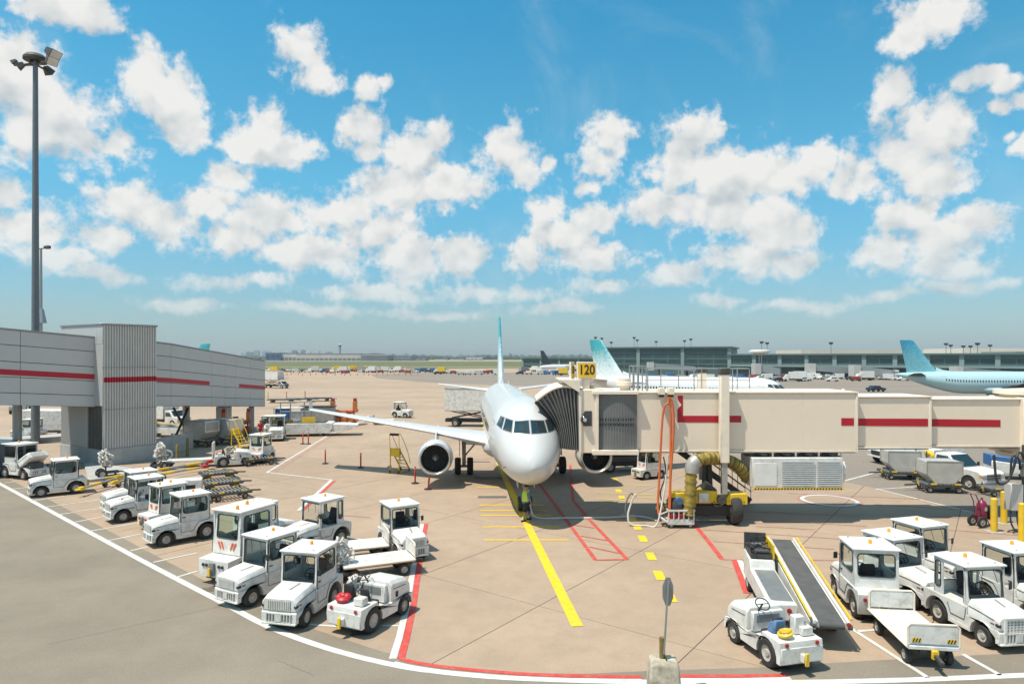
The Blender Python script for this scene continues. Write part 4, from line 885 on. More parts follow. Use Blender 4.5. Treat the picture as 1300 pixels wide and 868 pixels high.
kerb = tag(MB().loft([[(G(p[0],p[1]).x,G(p[0],p[1]).y,z) for p in ((106,588),(168,596),(166,608),(112,612))] for z in (0,.14)]).build('kerb','concrete_grey',bevel=.02),'low concrete island at the foot of the corrugated stair tower','kerb')
# light masts
mat('mast_grey', (.16,.18,.19), .5, .3, var=.08)
def mast(name, label, base, top, r, heads):
    t = thing(name, label, 'light mast', base)
    MB().cyl((0,0,0),(0,0,top),r,r*.55,14).build('pole','mast_grey',t,smooth=60)
    if heads:
        MB().lathe([(.4,0),(1.0,.05),(1.0,.25),(.75,.55),(.25,.72),(.01,.75)],(0,0,top),(0,0,1),18).build('head_frame','dark_metal',t)
        for (a, rr_, z, sz) in ((R(-12),1.9,.55,1.15),(R(-28),2.6,-.45,.95),(R(170),2.3,.1,.5),(R(150),1.3,.7,.5),(R(200),1.2,-.6,.7),(R(80),1.4,-.3,.8)):
            c = Vector((cos(a)*rr_,sin(a)*rr_,z+top)); 
            am = MB(); am.tube([(cos(a)*.3,sin(a)*.3,top-.3),(cos(a)*rr_*.7,sin(a)*rr_*.7,top-.3+.2*z),c-Vector((0,0,.3))],.09,6); ao = am.build('arm','dark_metal',t)
            fl = MB(); ro = Matrix.Rotation(a,3,'Z')@Matrix.Rotation(R(35),3,'Y'); hs = sz/2
            fl.loft([[c+ro@Vector((x,y*k,w*k)) for (y,w) in ((-hs,-hs*.8),(hs,-hs*.8),(hs,hs*.8),(-hs,hs*.8))] for x,k in ((-.55*sz,.5),(.35*sz,1))]); fo = fl.build('floodlight','dark_metal',ao)
            MB().loft([[c+ro@Vector((x,y*.9,w*.9)) for (y,w) in ((-hs,-hs*.8),(hs,-hs*.8),(hs,hs*.8),(-hs,hs*.8))] for x in (.352*sz,.37*sz)]).build('lens','lamp_clear',ao)
    return t
mb0 = G(45,563); mast('light_mast', 'tall grey floodlight mast rising behind the walkway', mb0, H+(HZ-78)*mb0.y/F, .37, True)
m2 = thing('light_mast', 'slimmer far light mast close beside the tall mast', 'light mast', ((52-CX)*190/F,190,0)); tz = H+(HZ-316)*190/F
MB().cyl((0,0,0),(0,0,tz),.5,.3,12).build('pole','light_steel',m2); q = MB(); q.tube([(-.6,0,tz),(2.0,0,tz+.3)],.16,6); q.loft([[(1.2,-.6,tz),(2.4,-.6,tz+.1),(2.4,.6,tz+.1),(1.2,.6,tz)],[(1.1,-.6,tz+.7),(2.5,-.6,tz+.9),(2.5,.6,tz+.9),(1.1,.6,tz+.7)]]); q.build('lamp_head','dark_metal',m2); q = MB(); q.cyl((0.2,0,tz-21),(.2,0,tz-17),1.3,.5,8); q.build('floodlight','city_blue',m2)
# ------------------------------------------------------------------ far terminal, hangars, skyline
def facade(name, label, pa, pb, z, depth, floors, bays, wallm='teal_wall', glassm='teal_glass', pier=0, roof='teal_wall', pale=()):
    """long building from pa to pb (ground points); floors: list of (z0, z1) window bands, split in bays of separate panes"""
    a, b = Vector(pa), Vector(pb); L_ = (b-a).length; ang = math.atan2((b-a).y,(b-a).x)
    t = thing(name, label, 'building', (a.x,a.y,0), ang)
    MB().box(0,L_,0,depth,0,z).build('wall', wallm, t)
    MB().box(-1,L_+1,-1.2,depth+1,z+.01,z+.7).build('roof', roof, t)
    for (z0,z1,kind) in floors:
        if kind == 'ledge': MB().box(0,L_,-2.2,-.01,z0,z1).build('ledge', 'teal_light', t); continue
        w = L_/bays; me = None
        for k in range(bays):
            if me is None:
                o = MB().box(.25,w-.25,-.06,-.01,z0,z1).build('pane', glassm, t); me = o.data
            else: o = bpy.data.objects.new('pane', me); col.objects.link(o); o.parent = t
            o.location = (k*w,0,0)
    if pier:
        for k in range(pier+1): MB().box(k*L_/pier-.8,k*L_/pier+.8,-.5,-.02,0,z).build('pier', 'teal_light', t)
    return t
zf = lambda py, d: H-(py-HZ)*d/F
def gx(px, d): return ((px-CX)*d/F, d)
D1, D2 = 330.0, 285.0
ztop = zf(442.5,D1)
facade('terminal', 'tall glass fronted terminal block with teal storeys behind the white airliner', gx(757,D1), gx(926,D1-25), ztop, 40, [(ztop-1.9,ztop-.8,0),(ztop-4.4,ztop-2.7,0),(ztop-6.9,ztop-5.2,0),(ztop-9.6,ztop-7.7,0)], 9, pier=3)
zt2 = zf(451,D2)
facade('terminal', 'long low glass terminal pier with pale ledge running behind the airliners', gx(926.5,D1-26), gx(1420,D2-60), zt2, 40, [(zt2-3.3,zt2-1.3,0),(zt2-4.9,zt2-4.1,'ledge'),(zt2-7.6,zt2-5.3,0)], 24, pier=12)
facade('terminal', 'distant grey-green terminal building beyond the parked vehicles', gx(664,560), gx(760,520), zf(455.5,540), 40, [(zf(461,540),zf(457.5,540),0),(zf(468,540),zf(463.5,540),0)], 8, pier=4)
mat('pale_roof', (.68,.64,.56), .6, var=.04, scale=.05)
bk = thing('warehouse', 'pale flat warehouse rising over the low terminal roof', 'building', (*gx(1017,420),0)); MB().box(0,72,0,40,0,zf(444,420)).build('wall','pale_wall',bk); MB().box(72.1,78,2,40,0,zf(446,420)).build('annex','pale_roof',bk)
bk = thing('warehouse', 'white shed with sloping roof wing beyond the terminal', 'building', (*gx(1222,420),0)); MB().box(0,42,0,40,0,zf(442,420)).build('wall','pale_roof',bk); MB().prism([(32,0),(34,0),(50,zf(437,420)),(49,zf(436,420))],'y',0,4).build('roof_wing','pale_wall',bk)
bk = thing('warehouse', 'low grey block with ledge beside the white sloping-roof shed', 'building', (*gx(1290,300),0)); MB().box(0,40,0,20,0,zf(448,300)).build('wall','grey_panel',bk); MB().box(-1,41,-1,21,zf(448,300)+.01,zf(446,300)).build('roof','teal_light',bk)
# boarding bridges at the far pier
for i, (px0, px1, y0, y1, dd) in enumerate(((1035,1092,463,474,255),(1092,1128,465,478,245),(1222,1286,467,474,240),(830,880,461,470,300),(966,985,463,475,262))):
    x0, x1 = (px0-CX)*dd/F, (px1-CX)*dd/F; t = thing('far_jet_bridge', ['grey boarding bridge at the pier between saucer mast and teal fin','grey boarding bridge half hidden by the teal tail fin','pale boarding bridge over the pale blue airliner','grey boarding bridge below the tall terminal block','short grey boarding bridge head standing by a mast'][i], 'jet bridge', (x0,dd,0))
    z0, z1 = zf(y1,dd), zf(y0,dd); MB().loft([[(0,0,z0+1),(0,3,z0+1),(0,3,z1),(0,0,z1)],[(x1-x0,-4,z0-.3),(x1-x0,-1,z0-.3),(x1-x0,-1,z1-1.3),(x1-x0,-4,z1-1.3)]]).build('tunnel','light_steel',t); MB().box(-2.5,0,-.6,3.6,z0,z1+.5).build('rotunda','corrugated',t)
    for k in (.15,.85): MB().box((x1-x0)*k-.4,(x1-x0)*k+.4,0,1,0,z0+.4).build('support','dark_metal',t)
# lamp masts over the terminal
for i, (px, top, bot, dd) in enumerate(((756,430,455,320),(764,431,455,330),(776,436,455,330),(805,430,444,335),(809,433,444,345),(833,435,444,345),(869,434,444,340),(877,432,444,330),(967,436,470,280),(974,437,455,300),(1055,437,470,280),(1201,438,455,300),(1207,440,455,300),(1223,441,455,300),(1232,441,455,300),(1241,438,462,260),(1257,440,455,300))):
    t = thing('roof_lamp', 'slim lamp mast standing along the far glass terminal', 'light mast', ((px-CX)*dd/F,dd,0), group='lamp masts along the far terminal'); zt = zf(top,dd)
    MB().cyl((0,0,0),(0,0,zt),.17,.12,6).build('pole','light_steel',t); MB().loft([[(-.4,-.5,zt),(.4,-.5,zt),(.4,.5,zt),(-.4,.5,zt)],[(-.8,-.5,zt+.9),(.8,-.5,zt+.9),(.8,.5,zt+.9),(-.8,.5,zt+.9)]]).build('lamp_head','dark_metal',t)
q = thing('canopy_mast', 'round white saucer light on a mast at the pier', 'light mast', (*gx(964,272),0)); MB().cyl((0,0,0),(0,0,zf(450,272)),.3,.3,8).build('pole','light_steel',q); MB().lathe([(.5,0),(4.2,.9),(4.2,1.5),(3.0,1.9),(.01,2.0)],(0,0,zf(450,272)),(0,0,1),16).build('saucer','pale_roof',q)
# hangars and tower on the left horizon
def block(name, label, px0, px1, ytop, d, m, depth=60, extra=None, group=None):
    x0, x1 = (px0-CX)*d/F, (px1-CX)*d/F; z = zf(ytop,d); t = thing(name, label, 'building', (x0,d,0), group=group)
    MB().box(0,x1-x0,0,depth,0,z).build('wall', m, t); MB().box(-.5,x1-x0+.5,-.5,depth+.5,z+.02,z+max(.6,.10*z)).build('roof', 'hangar_dark' if m != 'hangar_dark' else 'city_pale', t)
    if extra:
        n, f0, f1, gm = extra
        for k in range(n): w = (x1-x0)/n; MB().box(w*k+w*.12,w*k+w*.88,-.8,-.05,z*f0,z*f1).build('door' if f0 == 0 else 'window', gm, t)
    return t
HD = 1750
block('hangar', 'blue glazed end of the long hangar', 337,356,448.5,HD,'blue_paint',60,(3,.3,.8,'navy_paint'))
block('hangar', 'grey low hangar section beside the blue end', 356,376,449,HD+10,'city_pale',60,(4,0,.5,'hangar_dark'))
block('hangar', 'long cream hangar under the control tower', 376,458,449.5,HD,'hangar_wall',80,(14,0,.40,'hangar_dark'))
t = block('hangar', 'grey hangar with arched roof at the end of the cream hangar', 460,492,451,HD-60,'hangar_dark',80,(5,0,.7,'city_dark'))
x1 = (492-460)*(HD-60)/F; z = zf(451,HD-60); MB().prism([(0,z+1.5)]+[(x1*k/8, z+1.5+zf(449.5,HD)*.12*sin(pi*k/8)*2) for k in range(0,9)]+[(x1,z+1.5)],'y',0,80).build('arched_roof','hangar_dark',t)
block('hangar', 'low blue-grey shed row next to the arched hangar', 496,520,453,HD,'city_blue',60,(5,0,.6,'city_dark'))
block('hangar', 'dark low shed row past the blue-grey shed', 521,541,453.4,HD+60,'city_dark',60,(3,.2,.7,'city_blue'))
block('hangar', 'white cargo building far beyond the grass', 592,612,453.0,2000,'city_pale',60,(4,0,.5,'city_blue')); block('hangar', 'small white shed beside the white cargo building', 572,588,455.5,2000,'city_pale',60); block('hangar', 'low white shed far behind the grass field', 552,566,455.5,2050,'city_pale',60)
q = thing('control_tower', 'slender control tower with wide glazed top above the hangars', 'tower', (*gx(431.5,HD+120),0)); cz = zf(447,HD+120); c1 = zf(440,HD+120); c2 = zf(437,HD+120)
MB().cyl((0,0,0),(0,0,c1),2.6,3.4,12).build('shaft','city_blue',q); MB().lathe([(3.4,0),(5.0,(c2-c1)*.5),(5.0,(c2-c1)*.8)],(0,0,c1),(0,0,1),12).build('cab','city_dark',q); MB().lathe([(5.2,0),(4.2,1.2),(.01,2.5)],(0,0,c1+(c2-c1)*.8),(0,0,1),12).build('cab_roof','city_pale',q)
rnd = random.Random(5)
sky_px = [(322,6,445),(333,10,446),(346,8,446.5),(358,12,446),(371,5,445),(382,5,444.5),(388,6,446),(398,7,445.5),(408,5,446),(415,6,447),(443,3,449),(497,4,449.5),(513,5,449),(534,6,450),(549,4,450),(566,4,447.5),(582,5,450),(597,4,447),(617,5,450),(628,6,450.5),(646,5,449),(660,5,450),(675,4,449.5),(690,6,450.5),(706,5,450),(722,7,450),(735,5,449.5),(312,8,447),(301,6,448),(650,3,447.5)]
for i, (px, w, top) in enumerate(sky_px):
    d = rnd.uniform(4200,5200); x0 = (px-CX)*d/F; t = thing('tower_block', 'hazy distant tower block on the city skyline', 'building', (x0,d,0), group='tower blocks on the skyline'); ww = w*d/F; z = zf(top,d)
    m = MB(); m.box(0,ww,0,30,0,z); m.box(ww*.2,ww*.6,5,20,z+.02,z+3.5); m.build('block', rnd.choice(['city_blue','city_pale','city_blue','city_dark']), t)
# belt of trees at the horizon: one far mass of crowns
mb = MB(); rnd = random.Random(11)
for k in range(900):
    d = rnd.uniform(3000,4600); px = rnd.uniform(250,780); x = (px-CX)*d/F; r = rnd.uniform(6,13)
    c = Vector((x,d,r*.75)); n = 6; base = len(mb.v); pts = []
    for (h_,k_) in ((-.75,.8),(0,1.0),(.5,.8),(.95,.35)):
        for j in range(n): a = 2*pi*j/n+rnd.random()*.5; kk = k_*rnd.uniform(.8,1.25); pts.append((c.x+r*kk*cos(a)*1.5,c.y+r*kk*sin(a),c.z+r*h_*rnd.uniform(.85,1.15)))
    fs = [(i*n+j,i*n+(j+1)%n,(i+1)*n+(j+1)%n,(i+1)*n+j) for i in range(3) for j in range(n)]+[tuple(3*n+j for j in range(n))]
    mb.add(pts,fs)
tr = mb.build('tree_belt','foliage_far',smooth=0); tag(tr,'distant belt of dark green trees along the horizon','trees',kind='stuff')
# small shrubs at the field edge in front of hangars
# far tail of another airliner
t = thing('distant_airliner', 'dark tail fin of a distant airliner beyond the terminal', 'airplane', (*gx(690,480),0)); dd = 480
za, zb = zf(462,dd), zf(445,dd); MB().prism([(-.5,za),(5.5,za),(0,zb),(-2.4,zb)],'y',-.3,.3).build('tail_fin','navy_paint',t); MB().loft([[(x,r*cos(a),zf(466,dd)+r*sin(a)) for a in [2*pi*i/12 for i in range(12)]] for x,r in ((-4,.3),(0,1.4),(6,2),(18,2),(24,1.4),(26,.2))]).build('fuselage','aircraft_white',t,smooth=60)
for dx in (3,18): MB().box(dx-.3,dx+.3,-.4,.4,0,zf(466,dd)-.5).build('landing_gear','dark_metal',t)
# ------------------------------------------------------------------ ground vehicles
def arc(cx, cz, r, a0, a1, n=9): return [(cx+r*cos(R(a0+(a1-a0)*i/n)), cz+r*sin(R(a0+(a1-a0)*i/n))) for i in range(n+1)]
def holed(mb, o, u, v, W, Hh, h, r, th, n=None):
    """wall W x Hh from corner o along u, v with a rounded opening h = (u0,u1,v0,v1); th = thickness along u x v"""
    o, u, v = Vector(o), Vector(u).normalized(), Vector(v).normalized(); nn = u.cross(v)
    u0,u1,v0,v1 = h; k = .29*r
    inn = [(u0,v0+r),(u0+k,v0+k),(u0+r,v0),(u1-r,v0),(u1-k,v0+k),(u1,v0+r),(u1,v1-r),(u1-k,v1-k),(u1-r,v1),(u0+r,v1),(u0+k,v1-k),(u0,v1-r)]
    out = [(0,v0+r),(0,0),(u0+r,0),(u1-r,0),(W,0),(W,v0+r),(W,v1-r),(W,Hh),(u1-r,Hh),(u0+r,Hh),(0,Hh),(0,v1-r)]
    P_ = lambda q, d: o+u*q[0]+v*q[1]+nn*d
    N_ = 12; vs = [P_(q,0) for q in inn]+[P_(q,0) for q in out]+[P_(q,-th) for q in inn]+[P_(q,-th) for q in out]; fs = []
    for i in range(N_):
        j = (i+1)%N_
        fs += [(i,N_+i,N_+j,j),(2*N_+i,2*N_+j,3*N_+j,3*N_+i),(i,j,2*N_+j,2*N_+i),(N_+i,3*N_+i,3*N_+j,N_+j)]
    mb.add(vs, fs); return [P_(q,0) for q in inn], nn
def window(parent, loop, nn, glass='cab_glass', gasket=.02, frame_r=.018):
    g = MB().tube([p+nn*.004 for p in loop], frame_r, 5, closed=True).build('window', 'gasket', parent)
    MB().poly([p-nn*.02 for p in loop]).build('pane', glass, g, smooth=0); return g

def make_tractor(name, label, door=True, stripes=False, nose='slats', logo=True, group=None):
    """tow tractor with a cab: +x ahead, roof at about 2.05 m"""
    t = thing(name, label, 'tow tractor', group=group)
    prof = [(-1.40,.40),(-1.42,.84),(-1.34,.92),(.30,.92),(.30,.66),(1.30,.62),(1.36,.56),(1.36,.30),(1.24,.25)]+arc(.82,.29,.41,-6,186)+[(.38,.25),(-.40,.25)]+arc(-.87,.33,.47,-9,189)
    b = MB(); b.prism(prof,'y',-.63,.63); b.v = [(x,y*(1 if x < 1.2 else .90),z) for x,y,z in b.v]; body = b.build('body','white_paint',t,bevel=.022,seg=2)
    MB().box(-1.3,1.25,-.36,.36,.20,.60).build('chassis','black',t)
    MB().box(-.36,.36,-.645,-.634,.27,.36).build('step_plate','worn_white',body); MB().box(-.36,.36,.634,.645,.27,.36).build('step_plate','worn_white',body)
    # bonnet
    L_ = lambda x, wb, zb, ws, zs, wt, zt: [(x,-wb,zb),(x,-ws,zs),(x,-wt,zt),(x,wt,zt),(x,ws,zs),(x,wb,zb)]
    h = MB(); h.loft([L_(.302,.60,.662,.60,.99,.50,1.14),L_(.80,.59,.645,.585,.95,.49,1.085),L_(1.20,.575,.628,.57,.90,.475,1.02),L_(1.345,.56,.622,.55,.86,.44,.975)]); bn = h.build('bonnet','white_paint',t,bevel=.018,seg=2)
    MB().bar((.42,.14,1.128),(.86,.06,1.078),.05,.02).build('bonnet_handle','dash_grey',bn); 
    for s in (1,-1):
        MB().tube([(.34,s*.604,.96),(.75,s*.592,.93),(1.20,s*.576,.87)],.009,4).build('bonnet_seam','gasket',bn)
        lp = MB(); lp.ball((1.28,s*.525,.755),(.10,.06,.065),12,6); lp.build('headlight','lamp_dark',t)
        MB().box(1.08,1.20,s*.566,s*.584,.745,.78).build('marker_light','brick_red',t)
        MB().lathe([(.05,-.02),(.05,.02),(.001,.024)],(1.31,s*.52,.42),(1,0,0),10).build('fog_light','lamp_dark',t)
    # grille and bumper guard
    g = MB(); g.box(1.335,1.351,-.38,.38,.655,.915); gr = g.build('grille','dash_grey',bn)
    gb = MB()
    if nose == 'grid':
        for k in range(9): gb.box(1.345,1.37,-.36,.36,.30+k*.072,.335+k*.072)
        for k in range(8): y = -.36+k*.103; gb.box(1.346,1.372,y-.022,y+.022,.30,.93)
        gb.box(1.33,1.40,-.42,-.36,.28,.93); gb.box(1.33,1.40,.36,.42,.28,.93); gb.box(1.33,1.40,-.42,.42,.93,.98)
    else:
        for k in range(13): y = -.345+k*.0575; gb.box(1.345,1.374,y-.015,y+.015,.66,.91)
    gb.build('grille_bars','white_paint',gr)
    lo = MB(); lo.box(1.36,1.378,-.40,.40,.32,.535); lg = lo.build('bumper_recess','dash_grey',body)
    gd = MB()
    for k in range(9): y = -.385+k*.096; gd.box(1.37,1.402,y-.014,y+.014,.31,.545)
    gd.box(1.37,1.40,-.42,.42,.535,.57); gd.box(1.37,1.40,-.42,.42,.29,.32); gd.box(1.375,1.41,-.09,.09,.33,.52); gd.build('bumper_guard','worn_white',lg)
    MB().box(1.28,1.41,-.56,.56,.235,.292).build('bumper','worn_white',body,bevel=.015)
    # cab
    z0, hh = .922, 1.08; cabw = MB(); loops = []
    ws, nn0 = holed(cabw,(.30,-.60,z0),(0,1,0),(-.10,0,hh),1.20,1.084,(.075,1.125,.18,.985),.07,.06); loops.append((ws,nn0,'windscreen'))
    rw, nn1 = holed(cabw,(-1.02,.60,z0),(0,-1,0),(.04,0,hh),1.20,1.081,(.10,1.10,.32,.96),.08,.05); loops.append((rw,nn1,'rear'))
    if door:
        for s in (1,-1):
            if s > 0: lp, n_ = holed(cabw,(.25,.60,z0),(-1,0,0),(0,0,1),1.25,hh,(.12,1.13,.37,.985),.09,.05)
            else: lp, n_ = holed(cabw,(-1.0,-.60,z0),(1,0,0),(0,0,1),1.25,hh,(.12,1.13,.37,.985),.09,.05)
            loops.append((lp,n_,'side'))
    else:
        for s in (1,-1):
            if s > 0: lp, n_ = holed(cabw,(-.66,.60,z0),(-1,0,0),(0,0,1),.34,hh,(.06,.28,.22,.98),.07,.05)
            else: lp, n_ = holed(cabw,(-1.0,-.60,z0),(1,0,0),(0,0,1),.34,hh,(.06,.28,.22,.98),.07,.05)
            loops.append((lp,n_,'side')); cabw.box(-.66,.25,s*.55,s*.60,z0+hh-.10,z0+hh); cabw.box(.17,.25,s*.55,s*.60,z0,z0+hh)
    cab = cabw.build('cab','white_paint',t,smooth=20)
    for lp, n_, k in loops: window(t, lp, n_, 'cab_glass')
    rf = MB(); rf.loft([[(x*1.0-.37,y,z) for x,y in ((-.70*k,-.655*k),(.66*k,-.655*k),(.66*k,.655*k),(-.70*k,.655*k))] for z,k in ((2.0,1),(2.05,1),(2.068,.93))]); ro = rf.build('roof','roof_white',t,bevel=.018,seg=2)
    bc = MB(); bc.lathe([(.055,0),(.055,.03),(.045,.10),(.02,.125),(.001,.13)],(-.50,0,2.068),(0,0,1),10); bc.build('beacon','amber',ro)
    for x,y in ((.12,.42),(.12,-.42)): MB().lathe([(.03,0),(.03,.02),(.001,.022)],(x,y,2.066),(0,0,1),8).build('roof_bolt','dash_grey',ro)
    for s in (1,-1):
        pts = [(.235,s*.634,1.86),(.235,s*.634,.50),(-.28,s*.634,.50),(-.40,s*.634,.72),(-.52,s*.634,.86),(-.98,s*.634,.90)] if door else [(.29,s*.634,.88),(.22,s*.634,.52),(-.30,s*.634,.52),(-.42,s*.634,.80)]
        MB().tube([(p[0],p[1] if p[2]<.92 else s*.604,p[2]) for p in pts],.012,4).build('door_seam','gasket',cab)
        if door: MB().bar((.16,s*.615,1.12),(.04,s*.615,1.12),.025,.03).build('door_handle','black',cab)
    # mirror, wipers
    MB().tube([(.24,.61,1.5),(.31,.69,1.52)],.012,5).build('mirror_arm','black',cab); MB().obox((.32,.715,1.46),(.03,.13,.20),R(15)).build('mirror','black',cab,bevel=.01)
    for y in (-.2,.25): MB().tube([(.24,y,1.90),(.255,y+.06,1.75),(.28,y+.10,1.55)],.010,4).build('wiper','black',cab)
    # inside
    st = MB(); st.box(-.78,-.34,-.05,.42,.925,1.12); st.loft([[(-.80,-.04,1.10),(-.68,-.04,1.10),(-.68,.40,1.10),(-.80,.40,1.10)],[(-.88,-.01,1.56),(-.79,-.01,1.56),(-.79,.37,1.56),(-.88,.37,1.56)]]); st.build('seat','seat_black',t,bevel=.03)
    MB().box(.02,.20,-.52,.52,.924,1.14).build('dashboard','dash_grey',t,bevel=.02)
    sw = MB(); sw.torus((-.10,.18,1.28),(.75,0,.65),.17,.016,16,5); sw.tube([(.06,.18,1.08),(-.10,.18,1.28)],.02,5); sw.tube([(-.10,.02,1.28),(-.10,.34,1.28)],.012,4); sw.build('steering_wheel','black',t)
    # rear
    for s in (1,-1):
        MB().lathe([(.055,0),(.055,.02),(.001,.03)],(-1.418,s*.45,.70),(-1,0,0),10).build('tail_light','red_light',body)
    hk = MB(); hk.box(-1.56,-1.42,-.09,.09,.36,.60); hk.box(-1.60,-1.50,-.05,.05,.30,.68); hk.build('hitch','yellow_paint',body,bevel=.01)
    if stripes:
        for s in (1,-1):
            for k in range(2): y = s*(.20+k*.10); MB().prism([(y,1.0),(y+.05,1.0),(y+.05+s*.07,1.18),(y+s*.07,1.18)],'x',-1.03,-1.022).build('warning_stripe','stripe_orange',cab,smooth=0)
    for x, r, y in ((.82,.30,.51),(-.87,.345,.50)):
        for s in (1,-1): wheel('wheel', t, (x,s*y,r), r, .21, 18)
    return t

def make_tall_tug(name, label, lights='white', group=None):
    """boxy pushback tug: the stub end with stripes looks along +x"""
    t = thing(name, label, 'tow tractor', group=group)
    prof = [(-1.45,.32),(-1.45,.90),(.55,.90),(.55,.88),(1.16,.84),(1.18,.28),(.95,.26)]+arc(.52,.32,.42,-6,186)+[(.06,.26),(-.45,.26)]+arc(-.92,.32,.43,-6,186)+[(-1.38,.28)]
    b = MB(); b.prism(prof,'y',-.66,.66); body = b.build('body','white_paint',t,bevel=.025,seg=2); MB().box(-1.3,1.1,-.38,.38,.2,.6).build('chassis','black',t)
    cabw = MB(); z0 = .902; hh = 1.42; loops = []
    lp, n_ = holed(cabw,(.62,-.62,z0),(0,1,0),(-.10,0,hh),1.24,1.424,(.16,1.08,.52,1.30),.06,.06); loops.append((lp,n_))
    for s in (1,-1):
        if s > 0: lp, n_ = holed(cabw,(.58,.62,z0),(-1,0,0),(0,0,1),1.45,hh,(.14,1.30,.50,1.28),.09,.05)
        else: lp, n_ = holed(cabw,(-.87,-.62,z0),(1,0,0),(0,0,1),1.45,hh,(.14,1.30,.50,1.28),.09,.05)
        loops.append((lp,n_))
    lp, n_ = holed(cabw,(-.89,.62,z0),(0,-1,0),(.02,0,hh),1.24,hh,(.12,1.12,.50,1.28),.08,.05); loops.append((lp,n_))
    cab = cabw.build('cab','white_paint',t,smooth=20)
    for lp, n_ in loops: window(t, lp, n_, 'green_glass')
    rf = MB(); rf.loft([[(x-.16,y,z) for x,y in ((-.82*k,-.69*k),(.80*k,-.69*k),(.80*k,.69*k),(-.82*k,.69*k))] for z,k in ((2.32,1),(2.38,1),(2.40,.93))]); ro = rf.build('roof','roof_white',t,bevel=.018,seg=2)
    for x, y in ((-.3,.0),(.42,.30)): MB().lathe([(.06,0),(.06,.04),(.05,.12),(.02,.15),(.001,.155)],(x,y,2.40),(0,0,1),10).build('beacon','amber',ro)
    for s in (1,-1):
        for k in range(2): y = s*(.16+k*.13); MB().prism([(y,1.06),(y+.055,1.06),(y+.055+s*.10,1.30),(y+s*.10,1.30)],'x',.602,.628).build('warning_stripe','stripe_orange',cab,smooth=0)
        for k in range(2):
            if lights == 'red': 
                if k == 0: MB().ball((1.19,s*.36,.64),(.03,.15,.09),12,6).build('tail_light','red_light',body)
            else: MB().lathe([(.055,0),(.055,.03),(.03,.04),(.001,.041)],(1.175,s*(.28+k*.15),.66),(1,0,0),10).build('headlight','lamp_dark',body)
        MB().tube([(.60,s*.632,1.8),(.60,s*.668,.92),(.20,s*.668,.84),(-.4,s*.668,.84)],.012,4).build('door_seam','gasket',cab)
    hk = MB(); hk.box(1.18,1.26,-.10,.10,.36,.76); hk.box(1.22,1.34,-.06,.06,.34,.56); hk.build('hitch','dash_grey',body); MB().box(1.31,1.36,-.05,.05,.36,.62).build('hitch_pin','yellow_paint',body)
    st = MB(); st.box(-.5,-.1,-.2,.25,.905,1.2); st.box(-.6,-.48,-.2,.25,1.2,1.7); st.build('seat','seat_black',t,bevel=.03); sw = MB(); sw.torus((.2,.02,1.42),(-.6,0,.7),.17,.016,16,5); sw.tube([(.4,.02,1.1),(.2,.02,1.42)],.02,5); sw.build('steering_wheel','black',t)
    MB().box(.3,.5,-.5,.5,.904,1.15).build('dashboard','dash_grey',t); MB().box(-1.40,-.92,-.55,.55,.902,1.2).build('engine_cover','white_paint',t,bevel=.03)
    for x in (.52,-.92):
        for s in (1,-1): wheel('wheel', t, (x,s*.53,.33), .33, .22, 18)
    return t

